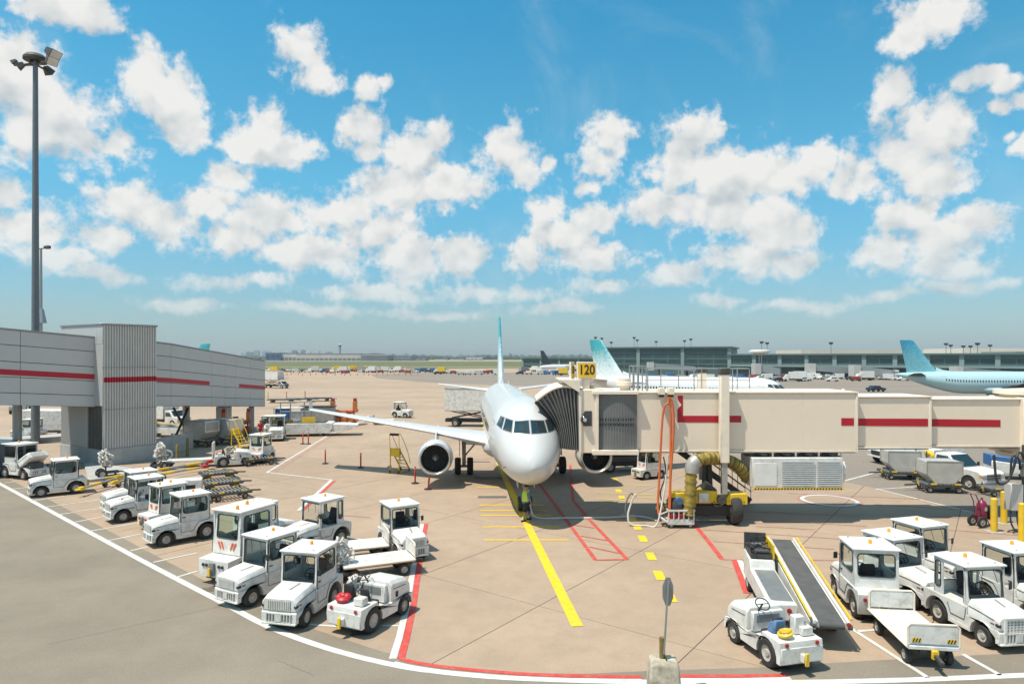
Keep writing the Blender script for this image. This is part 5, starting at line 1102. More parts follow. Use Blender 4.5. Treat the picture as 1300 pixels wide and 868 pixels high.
def make_open_tug(name, label, extras='red'):
    """cabless tow tractor: bonnet ahead (+x), seat and flat rear deck"""
    t = thing(name, label, 'tow tractor')
    prof = [(-1.30,.28),(-1.34,.60),(-1.30,.84),(-.55,.86),(-.50,.60),(.10,.56),(.14,.62),(1.20,.60),(1.26,.34),(1.16,.28)]+arc(.80,.30,.37,-4,184)+[(.40,.26),(-.30,.26)]+arc(-.74,.35,.43,-9,189)
    b = MB(); b.prism(prof,'y',-.62,.62); body = b.build('body','white_paint',t,bevel=.025,seg=2); MB().box(-1.2,1.15,-.36,.36,.2,.55).build('chassis','black',t)
    h = MB(); Ls = lambda x,w,zt,wt: [(x,-w,.622),(x,-w,zt-.12),(x,-wt,zt),(x,wt,zt),(x,w,zt-.12),(x,w,.622)]
    h.loft([Ls(.14,.60,1.20,.50),Ls(.22,.60,1.24,.50),Ls(.95,.58,1.14,.46),Ls(1.16,.55,1.0,.42),Ls(1.22,.53,.80,.40)]); bn = h.build('bonnet','white_paint',t,bevel=.02,seg=2)
    MB().tube([(.24,-.604,.98),(.9,-.588,.93)],.01,4).build('bonnet_seam','gasket',bn); MB().tube([(.24,.604,.98),(.9,.588,.93)],.01,4).build('bonnet_seam','gasket',bn); MB().box(.36,.46,-.625,-.60,.70,.86).build('side_vent','black',bn)
    # cowl, steering
    sw = MB(); sw.torus((-.06,.26,1.36),(-.55,0,.8),.19,.016,18,5); sw.tube([(.13,.26,1.1),(-.06,.26,1.36)],.025,6); sw.tube([(-.06,.08,1.36),(-.06,.44,1.36)],.012,4); sw.build('steering_wheel','black',t)
    cw = MB(); cw.box(.0,.138,-.45,.5,.60,1.12); cw.build('cowl','white_paint',t,bevel=.02); MB().box(-.02,-.001,-.3,.4,.85,1.05).build('instrument_panel','dash_grey',t)
    for y in (.26,-.26):
        s = MB(); s.box(-.60,-.24,y-.19,y+.19,.62,.80); s.loft([[(-.66,y-.18,.80),(-.56,y-.18,.80),(-.56,y+.18,.80),(-.66,y+.18,.80)],[(-.76,y-.15,1.24),(-.69,y-.15,1.24),(-.69,y+.15,1.24),(-.76,y+.15,1.24)]]); s.build('seat','seat_black',t,bevel=.03)
    MB().box(-1.12,-.84,-.50,-.18,.862,1.08).build('battery_box','worn_white',t,bevel=.02)
    if extras == 'red':
        MB().ball((-1.0,.30,.94),(.20,.22,.10),12,7).ball((-.92,.22,1.0),(.13,.15,.10),10,6).ball((-1.06,.40,.99),(.10,.13,.08),10,6).ball((-.98,.34,1.05),(.09,.16,.06),10,6).build('folded_jacket','red_paint',t); MB().box(-.80,-.70,.12,.46,.9,1.3).build('bag','cloth_black',t,bevel=.03)
        ck = MB(); rr = random.Random(3)
        for k in range(9): ck.tube([(-.3+rr.uniform(-.12,.12)+.16*cos(a_+k),.48+rr.uniform(-.1,.1)+.05*sin(a_*2),1.1+.26*sin(a_)+rr.uniform(-.05,.05)) for a_ in [i*.55 for i in range(12)]],.026,5)
        ck.build('cable_coil','hose_white',t)
    else:
        y_ = MB(); y_.torus((-1.05,.28,.96),(0,.25,1),.15,.05,14,6); y_.torus((-1.03,.26,1.02),(.2,.1,1),.12,.045,14,6); y_.build('coiled_strap','yellow_paint',t); j = MB(); j.loft([[(-.80,.06,.86),(-.48,.06,.82),(-.48,.46,.82),(-.80,.46,.86)],[(-.84,.08,1.22),(-.60,.08,1.12),(-.60,.44,1.14),(-.84,.42,1.24)]]); j.build('folded_jacket','denim',t,bevel=.05); MB().box(-.98,-.76,-.36,-.06,.865,1.32).build('control_box','worn_white',t,bevel=.02)
    # rear face
    pl = MB(); pl.box(-1.352,-1.322,-.60,.60,.32,.70); rp = pl.build('rear_plate','worn_white',body,bevel=.01)
    for s in (1,-1): MB().lathe([(.055,0),(.055,.02),(.001,.03)],(-1.335,s*.44,.78),(-1,0,0),10).build('tail_light','red_light',body)
    hk = MB(); hk.box(-1.50,-1.353,-.07,.07,.36,.56); hk.build('hitch','worn_white',rp,bevel=.01); MB().box(-1.56,-1.50,-.05,.05,.30,.62).build('hitch_pin','yellow_paint',rp,bevel=.01)
    for s in (1,-1): MB().box(-.28,.10,s*.44,s*.62,.562,.585).build('floor_mat','dash_grey',body)
    for x, r in ((.80,.29),(-.74,.37)):
        for s in (1,-1): wheel('wheel', t, (x,s*.51,r), r, .23, 18)
    return t

def make_cart(name, label, boards=(1,1)):
    t = thing(name, label, 'baggage cart')
    d = MB(); d.box(-1.30,1.30,-.62,.62,.50,.60); dk = d.build('deck','worn_white',t,bevel=.015)
    e = MB(); e.tube([(-1.3,-.64,.57),(1.3,-.64,.57)],.03,6); e.tube([(-1.3,.64,.57),(1.3,.64,.57)],.03,6); e.build('edge_rail','cream_trim',dk)
    for x, on in ((-1.28,boards[0]),(1.28,boards[1])):
        if not on: continue
        bd = MB(); bd.box(x-.015,x+.015,-.58,.58,.66,1.12); bo = bd.build('end_board','worn_white',t); r_ = MB(); r_.tube([(x,-.62,.6),(x,-.62,1.08),(x,-.55,1.16),(x,.55,1.16),(x,.62,1.08),(x,.62,.6)],.03,6); r_.build('board_frame','cream_trim',bo)
        sg = 1 if x > 0 else -1
        for y in (-.42,.42):
            MB().box(x+sg*.016,x+sg*.022,y-.11,y+.11,.70,.80).build('hazard_plate','yellow_paint',bo)
            h = MB()
            for k in range(3): yy = y-.10+k*.07; h.add([(x+sg*.024,yy,.70),(x+sg*.024,yy+.035,.70),(x+sg*.024,yy+.075,.80),(x+sg*.024,yy+.04,.80)],[(0,1,2,3)])
            h.build('hazard_stripe','black',bo,smooth=0)
    f = MB(); f.box(-1.2,1.2,-.3,.3,.38,.498); f.box(-.95,-.85,-.5,.5,.16,.38); f.box(.85,.95,-.5,.5,.16,.38); f.bar((1.2,0,.42),(1.75,0,.34),.09); f.build('underframe','dark_metal',t)
    MB().box(1.31,1.40,-.08,.08,.30,.52).build('hitch','yellow_paint',t,bevel=.01)
    for x in (-.9,.9):
        for s in (1,-1): wheel('wheel', t, (x,s*.50,.22), .22, .14, 16)
    return t

# --- tractors in the left row
GL = 'tow tractors parked in the left row'
tr = make_tractor('tow_tractor', 'white cab tractor beside the open tug with red jacket', group=GL)
tr.location = (-6.50,20.85,0); tr.rotation_euler.z = R(257)
def put(src, label, x, y, deg, group=GL, **k): return again(src, label, (x,y,0), R(deg), group, **k)
put(tr, 'white cab tractor between the tall striped tug and the corner tractor', -8.45,22.55, 240)
put(tr, 'white cab tractor parked across the bay line beside the striped tug with red lamps', -14.5,29.35, 226)
put(tr, 'white cab tractor half hidden behind another, tow bars at its far side', -20.0,35.3, 225)
put(tr, 'white cab tractor parked alone with tow bar coupled behind it', -26.7,39.3, 220)
put(tr, 'white tractor roof showing behind the tall striped tug', -10.4,28.0, 60)
op = make_tractor('tow_tractor', 'white tractor with open cab side and red lamp on its bonnet', door=False, group=GL); op.location = (-18.7,33.45,0); op.rotation_euler.z = R(226)
put(op, 'white open-sided tractor standing apart behind the front row of tractors', -8.30,28.3, 235)
put(tr, 'white tractor facing the red boundary line with baggage carts beside it', -4.45,27.3, 300)
bl = MB().lathe([(.05,0),(.04,.09),(.001,.11)],(.78,.30,1.04),(0,0,1),8).build('bonnet_lamp','red_light',op)
tall = make_tall_tug('pushback_tug', 'tall white tug with orange stripes and two beacons in the tractor row'); tall.location = (-10.0,24.65,0); tall.rotation_euler.z = R(246); tall.scale = (1.06,)*3
t3 = make_tall_tug('pushback_tug', 'white striped tug with red oval lamps between two cab tractors', 'red'); t3.location = (-16.45,31.75,0); t3.rotation_euler.z = R(232); t3.scale = (.86,)*3
again(t3, 'white striped tug with red oval lamps facing dollies under the walkway end', (*G(330,586).xy,0), R(262), scale=.9)
tug = make_open_tug('open_tug', 'open white tug carrying a red jacket and coiled cables'); tug.location = (-4.25,20.4,0); tug.rotation_euler.z = R(64)
c1 = make_cart('baggage_cart', 'white flat baggage cart behind the tractor at the red line', (0,1)); c1.location = (-6.3,26.6,0); c1.rotation_euler.z = R(22)
c2 = again(c1, 'white flat baggage cart alongside the tractor at the red line', (-5.0,24.75,0), R(24))
# --- right group
GR = 'tow tractors parked in the right corner'
put(tr, 'white tractor turned away from the service road beside the belt loader', 11.30,21.5, 81, GR, scale=1.06)
put(tr, 'white cab tractor between the turned-away tractor and the rearmost one', 13.0,22.35, 288, GR)
put(tr, 'white cab tractor rearmost of the right corner group', 14.95,24.0, 288, GR)
og = make_tractor('tow_tractor', 'white doorless tractor with white grid grille beside the flat cart', door=False, nose='grid', group=GR); og.location = (13.55,19.45,0); og.rotation_euler.z = R(276)
put(tr, 'white cab tractor beside the doorless tractor, away from the flat cart', 15.95,20.8, 276, GR)
ct = make_cart('baggage_cart', 'white flat cart with two end boards and hazard plates beside the grid-grille tractor', (1,1)); ct.location = (11.0,18.45,0); ct.rotation_euler.z = R(-98)
tg2 = make_open_tug('open_tug', 'open white tug with yellow strap and blue jacket beside the belt loader', 'yellow'); tg2.location = (7.0,18.2,0); tg2.rotation_euler.z = R(104)
# belt loader
blt = thing('belt_loader', 'white belt loader with black conveyor belt and yellow rails', 'belt loader', (9.22,21.2,0), R(80))
zb = lambda x: .80+(x+3.0)*.10       # +x is the raised far end
bw = .33
b = MB(); b.loft([[(x,-bw-.06,zb(x)-.18),(x,-bw-.06,zb(x)-.02),(x,bw+.06,zb(x)-.02),(x,bw+.06,zb(x)-.18)] for x in (-2.95,3.15)]); bf = b.build('boom','white_paint',blt)
b = MB(); lp = [(x,zb(x)+.015) for x in (-3.0,-2,-1,0,1,2,3.1)]; r_ = .09
path = lp+[(3.1+.10*cos(a),zb(3.1)-.085+.10*sin(a)) for a in (1.0,.3,-.4,-1.1)]+[(x,zb(x)-.20) for x in (3.0,0,-2.9)]+[(-3.0+.10*cos(a),zb(-3.0)-.085+.10*sin(a)) for a in (4.2,3.5,2.8,2.1)]
b.loft([[(x,s*bw,z) for x,z in path] for s in (-1,1)],cap=False); b.build('belt','belt_rubber',blt,smooth=50)
for s in (1,-1):
    q = MB(); q.loft([[(x,s*(bw+.07),zb(x)-.20),(x,s*(bw+.07),zb(x)+.06),(x,s*(bw+.14),zb(x)+.06),(x,s*(bw+.14),zb(x)-.20)] for x in (-3.05,3.2)]); sr = q.build('side_rail','white_paint',blt,bevel=.01)
    q = MB(); q.tube([(-3.0,s*(bw+.19),zb(-3)+.10),(3.1,s*(bw+.19),zb(3.1)+.10)],.032,6); 
    for k in range(7): x = -2.8+k*.95; q.tube([(x,s*(bw+.12),zb(x)),(x,s*(bw+.19),zb(x)+.10)],.018,5)
    q.build('guard_rail','yellow_paint',sr)
    q = MB(); q.loft([[(x,s*(bw+.16),zb(x)-.45*k),(x,s*(bw+.16),zb(x)-.05),(x,s*(bw+.20),zb(x)-.05),(x,s*(bw+.20),zb(x)-.45*k)] for x,k in ((-2.9,.5),(-1.5,1),(2.2,1),(3.0,.6))]); q.build('skirt','worn_white',sr)
MB().lathe([(.06,0),(.06,.02),(.001,.03)],(-3.06,-bw-.1,zb(-3)-.02),(-1,0,0),10).build('tail_light','red_light',blt)
for s in (1,-1): MB().cyl((-3.02,s*(bw+.08),zb(-3)-.1),(-3.02,s*(bw+.2),zb(-3)-.1),.07,n=10).build('roller_bearing','dark_metal',blt)
ch = MB(); ch.prism([(-2.1,.42),(-2.1,.90),(.9,.98),(1.0,1.25),(2.2,1.3),(2.25,.4)],'y',bw+.32,bw+1.12); cho = ch.build('chassis','white_paint',blt,bevel=.03)
MB().obox((-.55,bw+.70,.955),(2.6,.62,.03),Matrix.Rotation(R(-1.5),3,'Y')).build('deck_plate','grey_metal',cho)
eng = MB(); eng.box(1.05,2.15,bw+.36,bw+1.08,1.302,1.42); eng.build('engine_deck','dark_metal',cho)
rr = random.Random(9)
for k in range(5): MB().cyl((1.15+.2*k,bw+.45,1.5),(1.15+.2*k,bw+1.0,1.5),.075,n=10).build('cylinder',rr.choice(['grey_metal','dark_metal','black']),cho)
q = MB()
for k in range(12): q.tube([(rr.uniform(1.0,2.2),bw+rr.uniform(.35,1.1),1.45),(rr.uniform(1.0,2.2),bw+rr.uniform(.35,1.1),1.62),(rr.uniform(1.0,2.2),bw+rr.uniform(.35,1.1),1.5)],.02,4)
q.build('engine_hoses','black',cho); MB().box(.98,2.25,bw+.33,bw+.38,1.3,1.75).build('engine_guard','yellow_paint',cho); MB().box(2.2,2.28,bw+.38,bw+1.1,1.2,1.85).build('engine_panel','dark_metal',cho); q = MB(); q.torus((1.9,bw+.6,1.75),(.5,0,.8),.17,.016,14,5); q.build('steering_wheel','black',cho)
for i,(y,m) in enumerate(((bw+.55,'red_light'),(bw+.80,'lamp_clear'))): MB().lathe([(.07,0),(.07,.02),(.001,.03)],(-2.102,y,.72),(-1,0,0),10).build('tail_lamp',m,cho)
for x in (1.6,-1.4):
    for y in (bw+1.0,-bw-.15): wheel('wheel', blt, (x,y,.33), .33, .22, 16)
q = MB(); q.bar((1.6,-bw-.1,.4),(1.6,bw+.9,.4),.14); q.bar((-1.4,-bw-.1,.4),(-1.4,bw+.9,.4),.14); q.bar((-1.9,-.2,.45),(2.0,-.2,.45),.14); q.bar((1.5,-.2,.45),(1.7,-.2,1.1),.12); q.bar((-1.7,-.2,.45),(-1.6,-.2,.82),.12); q.build('axle_frame','dark_metal',blt)
# barrier block with sign
bp = Vector((3.60,15.9,0)); jb_ = thing('concrete_block', 'weathered concrete barrier block holding a sign post at the road edge', 'barrier block', bp, R(-6))
q = MB(); q.loft([[(x*k,y*k,z) for x,y in ((-.36,-.34),(.36,-.34),(.36,.34),(-.36,.34))] for z,k in ((0,1.04),(.45,1.0),(.78,.93),(.86,.80))]); q.build('block','concrete_block',jb_,bevel=.05,seg=2); MB().tube([(.05,-.12,.86),(.05,-.10,.92),(.05,-.02,.92),(.05,0,.86)],.012,5).build('lifting_loop','dark_metal',jb_)
sp = thing('sign_post', 'back of a small road sign on a leaning post in the concrete block', 'road sign', bp+Vector((-.02,.05,.845)), 0); MB().cyl((0,0,0),(0,0,.5),.07,.07,10).build('socket','brick_red' if False else 'duct_yellow',sp); MB().bar((.02,-.09,.15),(.12,-.12,1.88),.045).build('post','light_steel',sp)
q = MB(); q.prism([( .115+.155*cos(2*pi*k/8+pi/8)*.9, 1.62+.36*sin(2*pi*k/8+pi/8)) for k in range(8)],'y',-.085,-.075); q.build('sign_plate','grey_metal',sp,smooth=0)
# ------------------------------------------------------------------ containers, trucks, dollies and other ramp gear
def make_uld(name, label, loc, rz, flip=False):
    t = thing(name, label, 'container', loc, rz); s = -1 if flip else 1
    pr = [(-.52,.0),(.52,.0),(.98,.52),(.98,1.30),(-.98,1.30),(-.98,.52)]; pr = [(x*s,z) for x,z in pr]
    MB().prism(pr,'y',-.72,.72).build('shell','bare_alu',t,bevel=.02)
    for yy in (-.722,.722):
        e = MB(); pts = [(x,yy,z) for x,z in pr]
        for i in range(6): e.bar(pts[i],pts[(i+1)%6],.03,.06)
        e.build('edge_frame','dull_alu',t)
    q = MB(); q.box(.981*s,.995*s,-.55,.55,.62,1.22); q.build('door_panel','grey_metal',t); return t
def make_dolly(name, label, loc, rz, group=None):
    t = thing(name, label, 'dolly', loc, rz, group=group)
    f = MB(); 
    for y in (-.75,.75): f.box(-1.05,1.05,y-.05,y+.05,.34,.46)
    for x in (-1.0,1.0): f.box(x-.05,x+.05,-.75,.75,.34,.46)
    f.box(-1.0,1.0,-.10,.10,.26,.40); f.bar((1.0,0,.36),(1.75,0,.30),.08); f.build('frame','dark_metal',t)
    for k in range(9): MB().cyl((-.84+k*.21,-.68,.46),(-.84+k*.21,.68,.46),.045,n=8).build('roller','grey_metal',t)
    for x,y in ((-.6,-.78),(.6,-.78),(-.6,.78),(.6,.78)): MB().box(x-.14,x+.14,y-.04,y+.04,.465,.54).build('stop','yellow_paint',t)
    MB().box(1.052,1.066,-.12,.12,.28,.50).build('plate','yellow_paint',t)
    for x in (-.72,.72):
        for y in (-.55,.55): wheel('wheel', t, (x,y,.17), .17, .12, 12)
    return t
d0 = make_dolly('roller_dolly', 'black roller dolly under the alloy container nearer the pickup', (*G(1192,623).xy,0), R(172)); d0.scale = (1.1,)*3
make_uld('cargo_container', 'dented alloy cargo container on the dolly beside the white pickup', G(1192,623)+Vector((0,0,.565)), R(-8))
again(d0, 'black roller dolly under the alloy container farther from the pickup', G(1143,607), R(170), scale=1.1)
make_uld('cargo_container', 'alloy cargo container on the dolly with a yellow hand brake bar', G(1143,607)+Vector((0,0,.565)), R(-10))
again(d0, 'empty black dolly with yellow tow bar in front of the pickup bumper', G(1270,628), R(176), scale=.95)
def make_pickup(name, label, loc, rz, paint='white_paint', bed='white_paint'):
    t = thing(name, label, 'pickup truck', loc, rz)
    prof = [(-2.9,.55),(-2.9,1.15),(.15,1.18),(1.05,1.20),(1.15,1.26),(2.35,1.16),(2.55,1.0),(2.6,.62),(2.5,.50),(2.22,.46)]+arc(1.75,.42,.50,-3,183)+[(1.2,.44),(-1.25,.44)]+arc(-1.75,.42,.50,-3,183)+[(-2.3,.48)]
    b = MB(); b.prism(prof,'y',-.96,.96); body = b.build('body',paint,t,bevel=.05,seg=2); MB().box(-2.7,2.4,-.55,.55,.3,.7).build('chassis','black',t)
    c = MB(); c.loft([[(1.02,-.92,1.19),(1.02,.92,1.19),(-.72,.92,1.19),(-.72,-.92,1.19)],[(.30,-.78,1.95),(.30,.78,1.95),(-.58,.78,1.97),(-.58,-.78,1.97)]]); cab = c.build('cab',paint,t,bevel=.05,seg=2)
    c = MB(); c.poly([(.99,-.80,1.27),(.99,.80,1.27),(.355,.70,1.90),(.355,-.70,1.90)]); c.v = [(x+.035,y,z+.03) for x,y,z in c.v]; c.build('windscreen','cockpit_glass',t,smooth=0)
    for s in (1,-1):
        w = MB(); w.poly([(.82,s*.93,1.28),(.30,s*.826,1.84),(-.45,s*.826,1.86),(-.50,s*.93,1.28)]); w.build('side_window','cockpit_glass',t,smooth=0)
        hl = MB(); hl.box(2.50,2.60,s*.62,s*.90,.84,1.02); hl.build('headlight','lamp_clear',t,bevel=.02); MB().box(2.42,2.58,s*.905,s*.968,.86,1.0).build('marker_light','amber',t)
        MB().obox((.80,s*1.12,1.36),(.10,.16,.24),0).build('mirror','black',t,bevel=.02); MB().tube([(.80,s*.93,1.30),(.80,s*1.10,1.34)],.02,5).build('mirror_arm','black',t)
        MB().tube([(.90,s*.968,1.18),(.88,s*.968,.52),(-.40,s*.968,.52),(-.42,s*.968,1.17)],.008,4).build('door_seam','gasket',body)
    g = MB(); g.box(2.60,2.625,-.55,.55,.68,1.04); gr = g.build('grille','black',t)
    for k in range(3): MB().box(2.622,2.65,-.56,.56,.70+k*.13,.76+k*.13).build('grille_bar','grey_metal',gr,bevel=.01)
    MB().box(2.55,2.72,-.94,.94,.42,.62).build('bumper','grey_metal',t,bevel=.03)
    for x in (1.75,-1.75):
        for s in (1,-1): wheel('wheel', t, (x,s*.82,.42), .42, .26, 20)
    bx = MB()
    for s in (1,-1): bx.box(-2.88,-.78,s*.84,s*.95,1.16,1.34)
    bx.box(-2.9,-2.8,-.95,.95,1.16,1.34); bx.build('bed_sides',bed,t,bevel=.02); return t
pk = make_pickup('pickup_truck', 'white heavy pickup with chrome grille parked behind alloy containers', (28.0,42.5,0), R(-72))
q = MB(); q.tube(curve([(-1.2,-.5,1.3),(-1.0,-.5,1.7),(-1.6,-.3,1.8),(-2.0,.2,1.6),(-2.2,.3,1.3)]),.14,8); q.build('hose_roll','yellow_paint',pk); q = MB(); q.box(-2.85,-1.2,-.2,.8,1.34,2.0); q.build('equipment_box','white_paint',pk,bevel=.03)
for x in (-2.7,-1.9,-1.1): MB().tube([(x,-.9,1.3),(x,-.9,2.0)],.03,5).build('rack_post','black',pk)
sv = thing('service_cart', 'blue and white service unit parked behind the pickup', 'service cart', G(1282,607), R(-15))
MB().prism([(-1.3,.4),(1.6,.4),(1.6,.85),(.6,1.0),(-1.3,1.25)],'y',-.7,.7).build('body','white_paint',sv,bevel=.04); MB().prism([(-1.32,.86),(1.2,.95),(.4,1.35),(-1.32,1.6)],'y',-.66,.66).build('cover','blue_paint',sv,bevel=.04); q = MB(); q.box(.3,1.5,-.6,.6,2.0,2.08); q.build('canopy','dull_alu',sv)
for x,y in ((.4,-.55),(1.4,-.55),(.4,.55),(1.4,.55)): MB().tube([(x,y,.9),(x,y,2.0)],.03,5).build('canopy_post','dark_metal',sv)
for x in (-.8,1.0):
    for s in (1,-1): wheel('wheel', sv, (x,s*.6,.28), .28, .2, 14)
# box van partly seen behind the containers
def make_box_truck(name, label, loc, rz, box='white_paint', cabm='white_paint', lift=0.0, L_=5.2, hb=2.3, cat='truck'):
    t = thing(name, label, cat, loc, rz); z0 = .95+lift
    MB().box(-L_+.4,.4,-1.15,1.15,z0,z0+hb).build('box_body',box,t,bevel=.03); e = MB()
    for y in (-1.15,1.15):
        for z in (z0,z0+hb): e.box(-L_+.39,.41,y-.04,y+.04,z-.05,z+.05)
    e.build('box_frame','dull_alu',t); MB().box(-L_+.3,2.2,-.5,.5,.5,.9).build('chassis','black',t)
    if lift:
        q = MB(); q.bar((-L_+.8,-.8,.9),(-.4,-.8,z0),.12); q.bar((-L_+.8,-.8,z0),(-.4,-.8,.9),.12); q.bar((-L_+.8,.8,.9),(-.4,.8,z0),.12); q.bar((-L_+.8,.8,z0),(-.4,.8,.9),.12); q.build('scissor_lift','dark_metal',t)
        MB().box(.42,1.9,-1.1,1.1,z0,z0+.08).build('platform','grey_metal',t); q = MB()
        for x in (.5,1.2,1.85):
            for y in (-1.08,1.08): q.tube([(x,y,z0),(x,y,z0+1.1)],.03,5)
        for y in (-1.08,1.08): q.tube([(.5,y,z0+1.1),(1.85,y,z0+1.1)],.03,5)
        q.build('platform_rail','light_steel',t)
    c = MB(); c.prism([(.45,.55),(.45,1.95 if not lift else 1.75),(1.25,1.95 if not lift else 1.75),(1.75,1.25),(2.35,1.12),(2.45,.5)],'y',-1.0,1.0); c.build('cab',cabm,t,bevel=.04)
    MB().poly([(1.30,-.85,1.86 if not lift else 1.68),(1.74,-.9,1.30),(1.74,.9,1.30),(1.30,.85,1.86 if not lift else 1.68)][::-1]).build('windscreen','cockpit_glass',t,smooth=0).location = (.03,0,.02)
    for s in (1,-1): MB().poly([(.6,s*1.006,1.25),(1.5,s*1.006,1.25),(1.2,s*1.006,1.7),(.6,s*1.006,1.7)]).build('side_window','cockpit_glass',t,smooth=0); MB().box(2.38,2.46,s*.6,s*.9,.75,.92).build('headlight','lamp_clear',t)
    MB().box(2.43,2.46,-.5,.5,.7,1.0).build('grille','black',t)
    for x in (1.6,-L_+1.6):
        for s in (1,-1): wheel('wheel', t, (x,s*.88,.45), .45, .28, 16)
    return t
make_box_truck('service_van', 'white box van behind the alloy containers, its side just showing', G(1150,588), R(185), L_=4.2, hb=1.3)
make_box_truck('catering_truck', 'white high-lift catering truck crossing the open apron', G(355,492.5), R(-25), lift=1.3, L_=5.6, cabm='light_steel')
make_box_truck('catering_truck', 'large pale box truck parked behind the left wing', P(600,540,0.1)*0+G(626,541), R(-8), lift=.9, L_=5.9, hb=2.6, box='worn_white')
nb = thing('cargo_box', 'navy blue box trailer next to the raised-bonnet tractor', 'trailer', G(-8,602), R(-14)); MB().box(-2.6,2.2,-1.0,1.0,.7,2.3).build('box_body','navy_paint',nb,bevel=.04); MB().box(-2.6,2.6,-.9,.9,.45,.69).build('chassis','dark_metal',nb)
for x in (-1.6,1.4):
    for s in (1,-1): wheel('wheel', nb, (x,s*.8,.3), .3, .2, 14)
up = again(tr, 'white tractor with its bonnet raised beside the navy box trailer', (*G(31,606).xy,0), R(-22), scale=1.12)
for c in kids(up):
    if c.name.startswith('bonnet'):
        hinge = Matrix.Translation((.32,0,1.02)) @ Matrix.Rotation(R(-38),4,'Y') @ Matrix.Translation((-.32,0,-1.02)); c.matrix_local = hinge
MB().box(.45,1.2,-.35,.35,.6,.95).build('engine','dark_metal',up)
# extinguisher, bollards, power cabinet
fe = thing('fire_extinguisher', 'maroon wheeled fire extinguisher beside yellow bollards', 'fire extinguisher', G(1246,668), R(12)); MB().lathe([(.001,.30),(.20,.34),(.22,.45),(.22,1.05),(.15,1.2),(.05,1.26),(.05,1.36),(.001,1.37)],(.02,0,0),(0,0,1),16).build('cylinder','maroon',fe,smooth=60); q = MB(); q.tube([(-.2,-.15,.3),(-.3,-.15,1.2),(-.48,-.15,1.55),(-.48,.15,1.55),(-.3,.15,1.2),(-.2,.15,.3)],.025,6); q.tube([(.35,-.12,.05),(.2,-.12,.35),(-.2,-.12,.35)],.025,5); q.tube([(.35,.12,.05),(.2,.12,.35),(-.2,.12,.35)],.025,5); q.build('trolley','maroon',fe); MB().torus((.32,0,.75),(1,0,0),.2,.05,14,6).build('hose_coil','black',fe); MB().box(.25,.45,-.2,.2,.35,1.0).build('hose_box','cloth_black',fe,bevel=.02); MB().box(-.05,.09,-.228,-.222,.78,.95).build('tag','mark_white',fe)
for s in (1,-1): wheel('wheel', fe, (-.25,s*.26,.27), .27, .1, 16)
for i,(px,py,hh) in enumerate(((1262,675,1.55),(1274.5,664,1.55),(1297.5,688,1.7))):
    b_ = thing('bollard', ['yellow bollard close beside the maroon extinguisher','yellow bollard behind the extinguisher next to the grey cabinet','yellow bollard in front of the grey power cabinet'][i], 'bollard', G(px,py), group='yellow bollards at the power cabinet'); MB().lathe([(.14,0),(.14,hh-.04),(.11,hh),(.001,hh+.01)],(0,0,0),(0,0,1),16).build('post','yellow_paint',b_); MB().box(-.3,.3,-.3,.3,0,.03).build('footing','concrete_grey',b_)
pc = thing('power_cabinet', 'grey electrical cabinet on a pole with hanging black hoses', 'electrical cabinet', G(1292,676)); MB().box(-.45,.12,-.2,.25,1.05,2.25).build('cabinet','grey_panel',pc,bevel=.02); MB().tube([(.36,.1,0),(.36,.1,4.0)],.09,10).build('pole','dark_metal',pc); MB().box(.1,.7,-.3,.0,2.6,3.2).build('junction_box','light_steel',pc,bevel=.02); q = MB()
for k in range(3): q.tube(curve([(-.4+k*.3,-.1,1.15),(-.45+k*.3,-.2,.5),(-.2+k*.2,-.25,.12),(.3,-.1,.3),(.36,0,1.0)]),.035,6)
q.build('cables','black',pc); q = MB(); q.tube(curve([(.3,-.1,3.3),(-.1,-.3,3.7),(-.35,-.4,3.55),(-.5,-.4,3.0),(-.75,-.4,2.45),(-1.1,-.4,2.3),(-1.28,-.4,2.6),(-1.3,-.3,3.6)]),.055,8); q.tube(curve([(.1,0,2.9),(-.1,-.2,3.4),(-.4,-.2,3.5),(-.55,-.3,2.7)]),.045,8); q.build('drop_hose','black',pc)
# stanchions
g_st = 'red stanchions round the wing'
sl = ['red stanchion at the end of the wing shadow','red stanchion standing along the wing shadow','upright red stanchion nearest the engine','red stanchion leaning before the engine intake','red stanchion of the pair beside the white loader','red stanchion of the pair beside the white loader']
for i,(px,py) in enumerate(((413,588.5),(458,593.5),(527,613.5),(543.5,621),(384.5,563.5),(391.5,563.5))):
    t = thing('stanchion', sl[i], 'stanchion', G(px,py), group=g_st); MB().lathe([(.24,0),(.24,.05),(.08,.09),(.05,.1)],(0,0,0),(0,0,1),14).build('base','black',t)
    MB().lathe([(.055,.1),(.055,1.02),(.04,1.08),(.001,1.09)],(0,0,0),(.10 if i == 3 else 0,0,1),10).build('post','red_paint',t)
    for k in (.74,.92): MB().lathe([(.058,0),(.058,.07)],((.10*k if i==3 else 0),0,k),(.10 if i==3 else 0,0,1),10).build('reflective_band','stripe_orange' if k < .8 else 'mark_white',t)
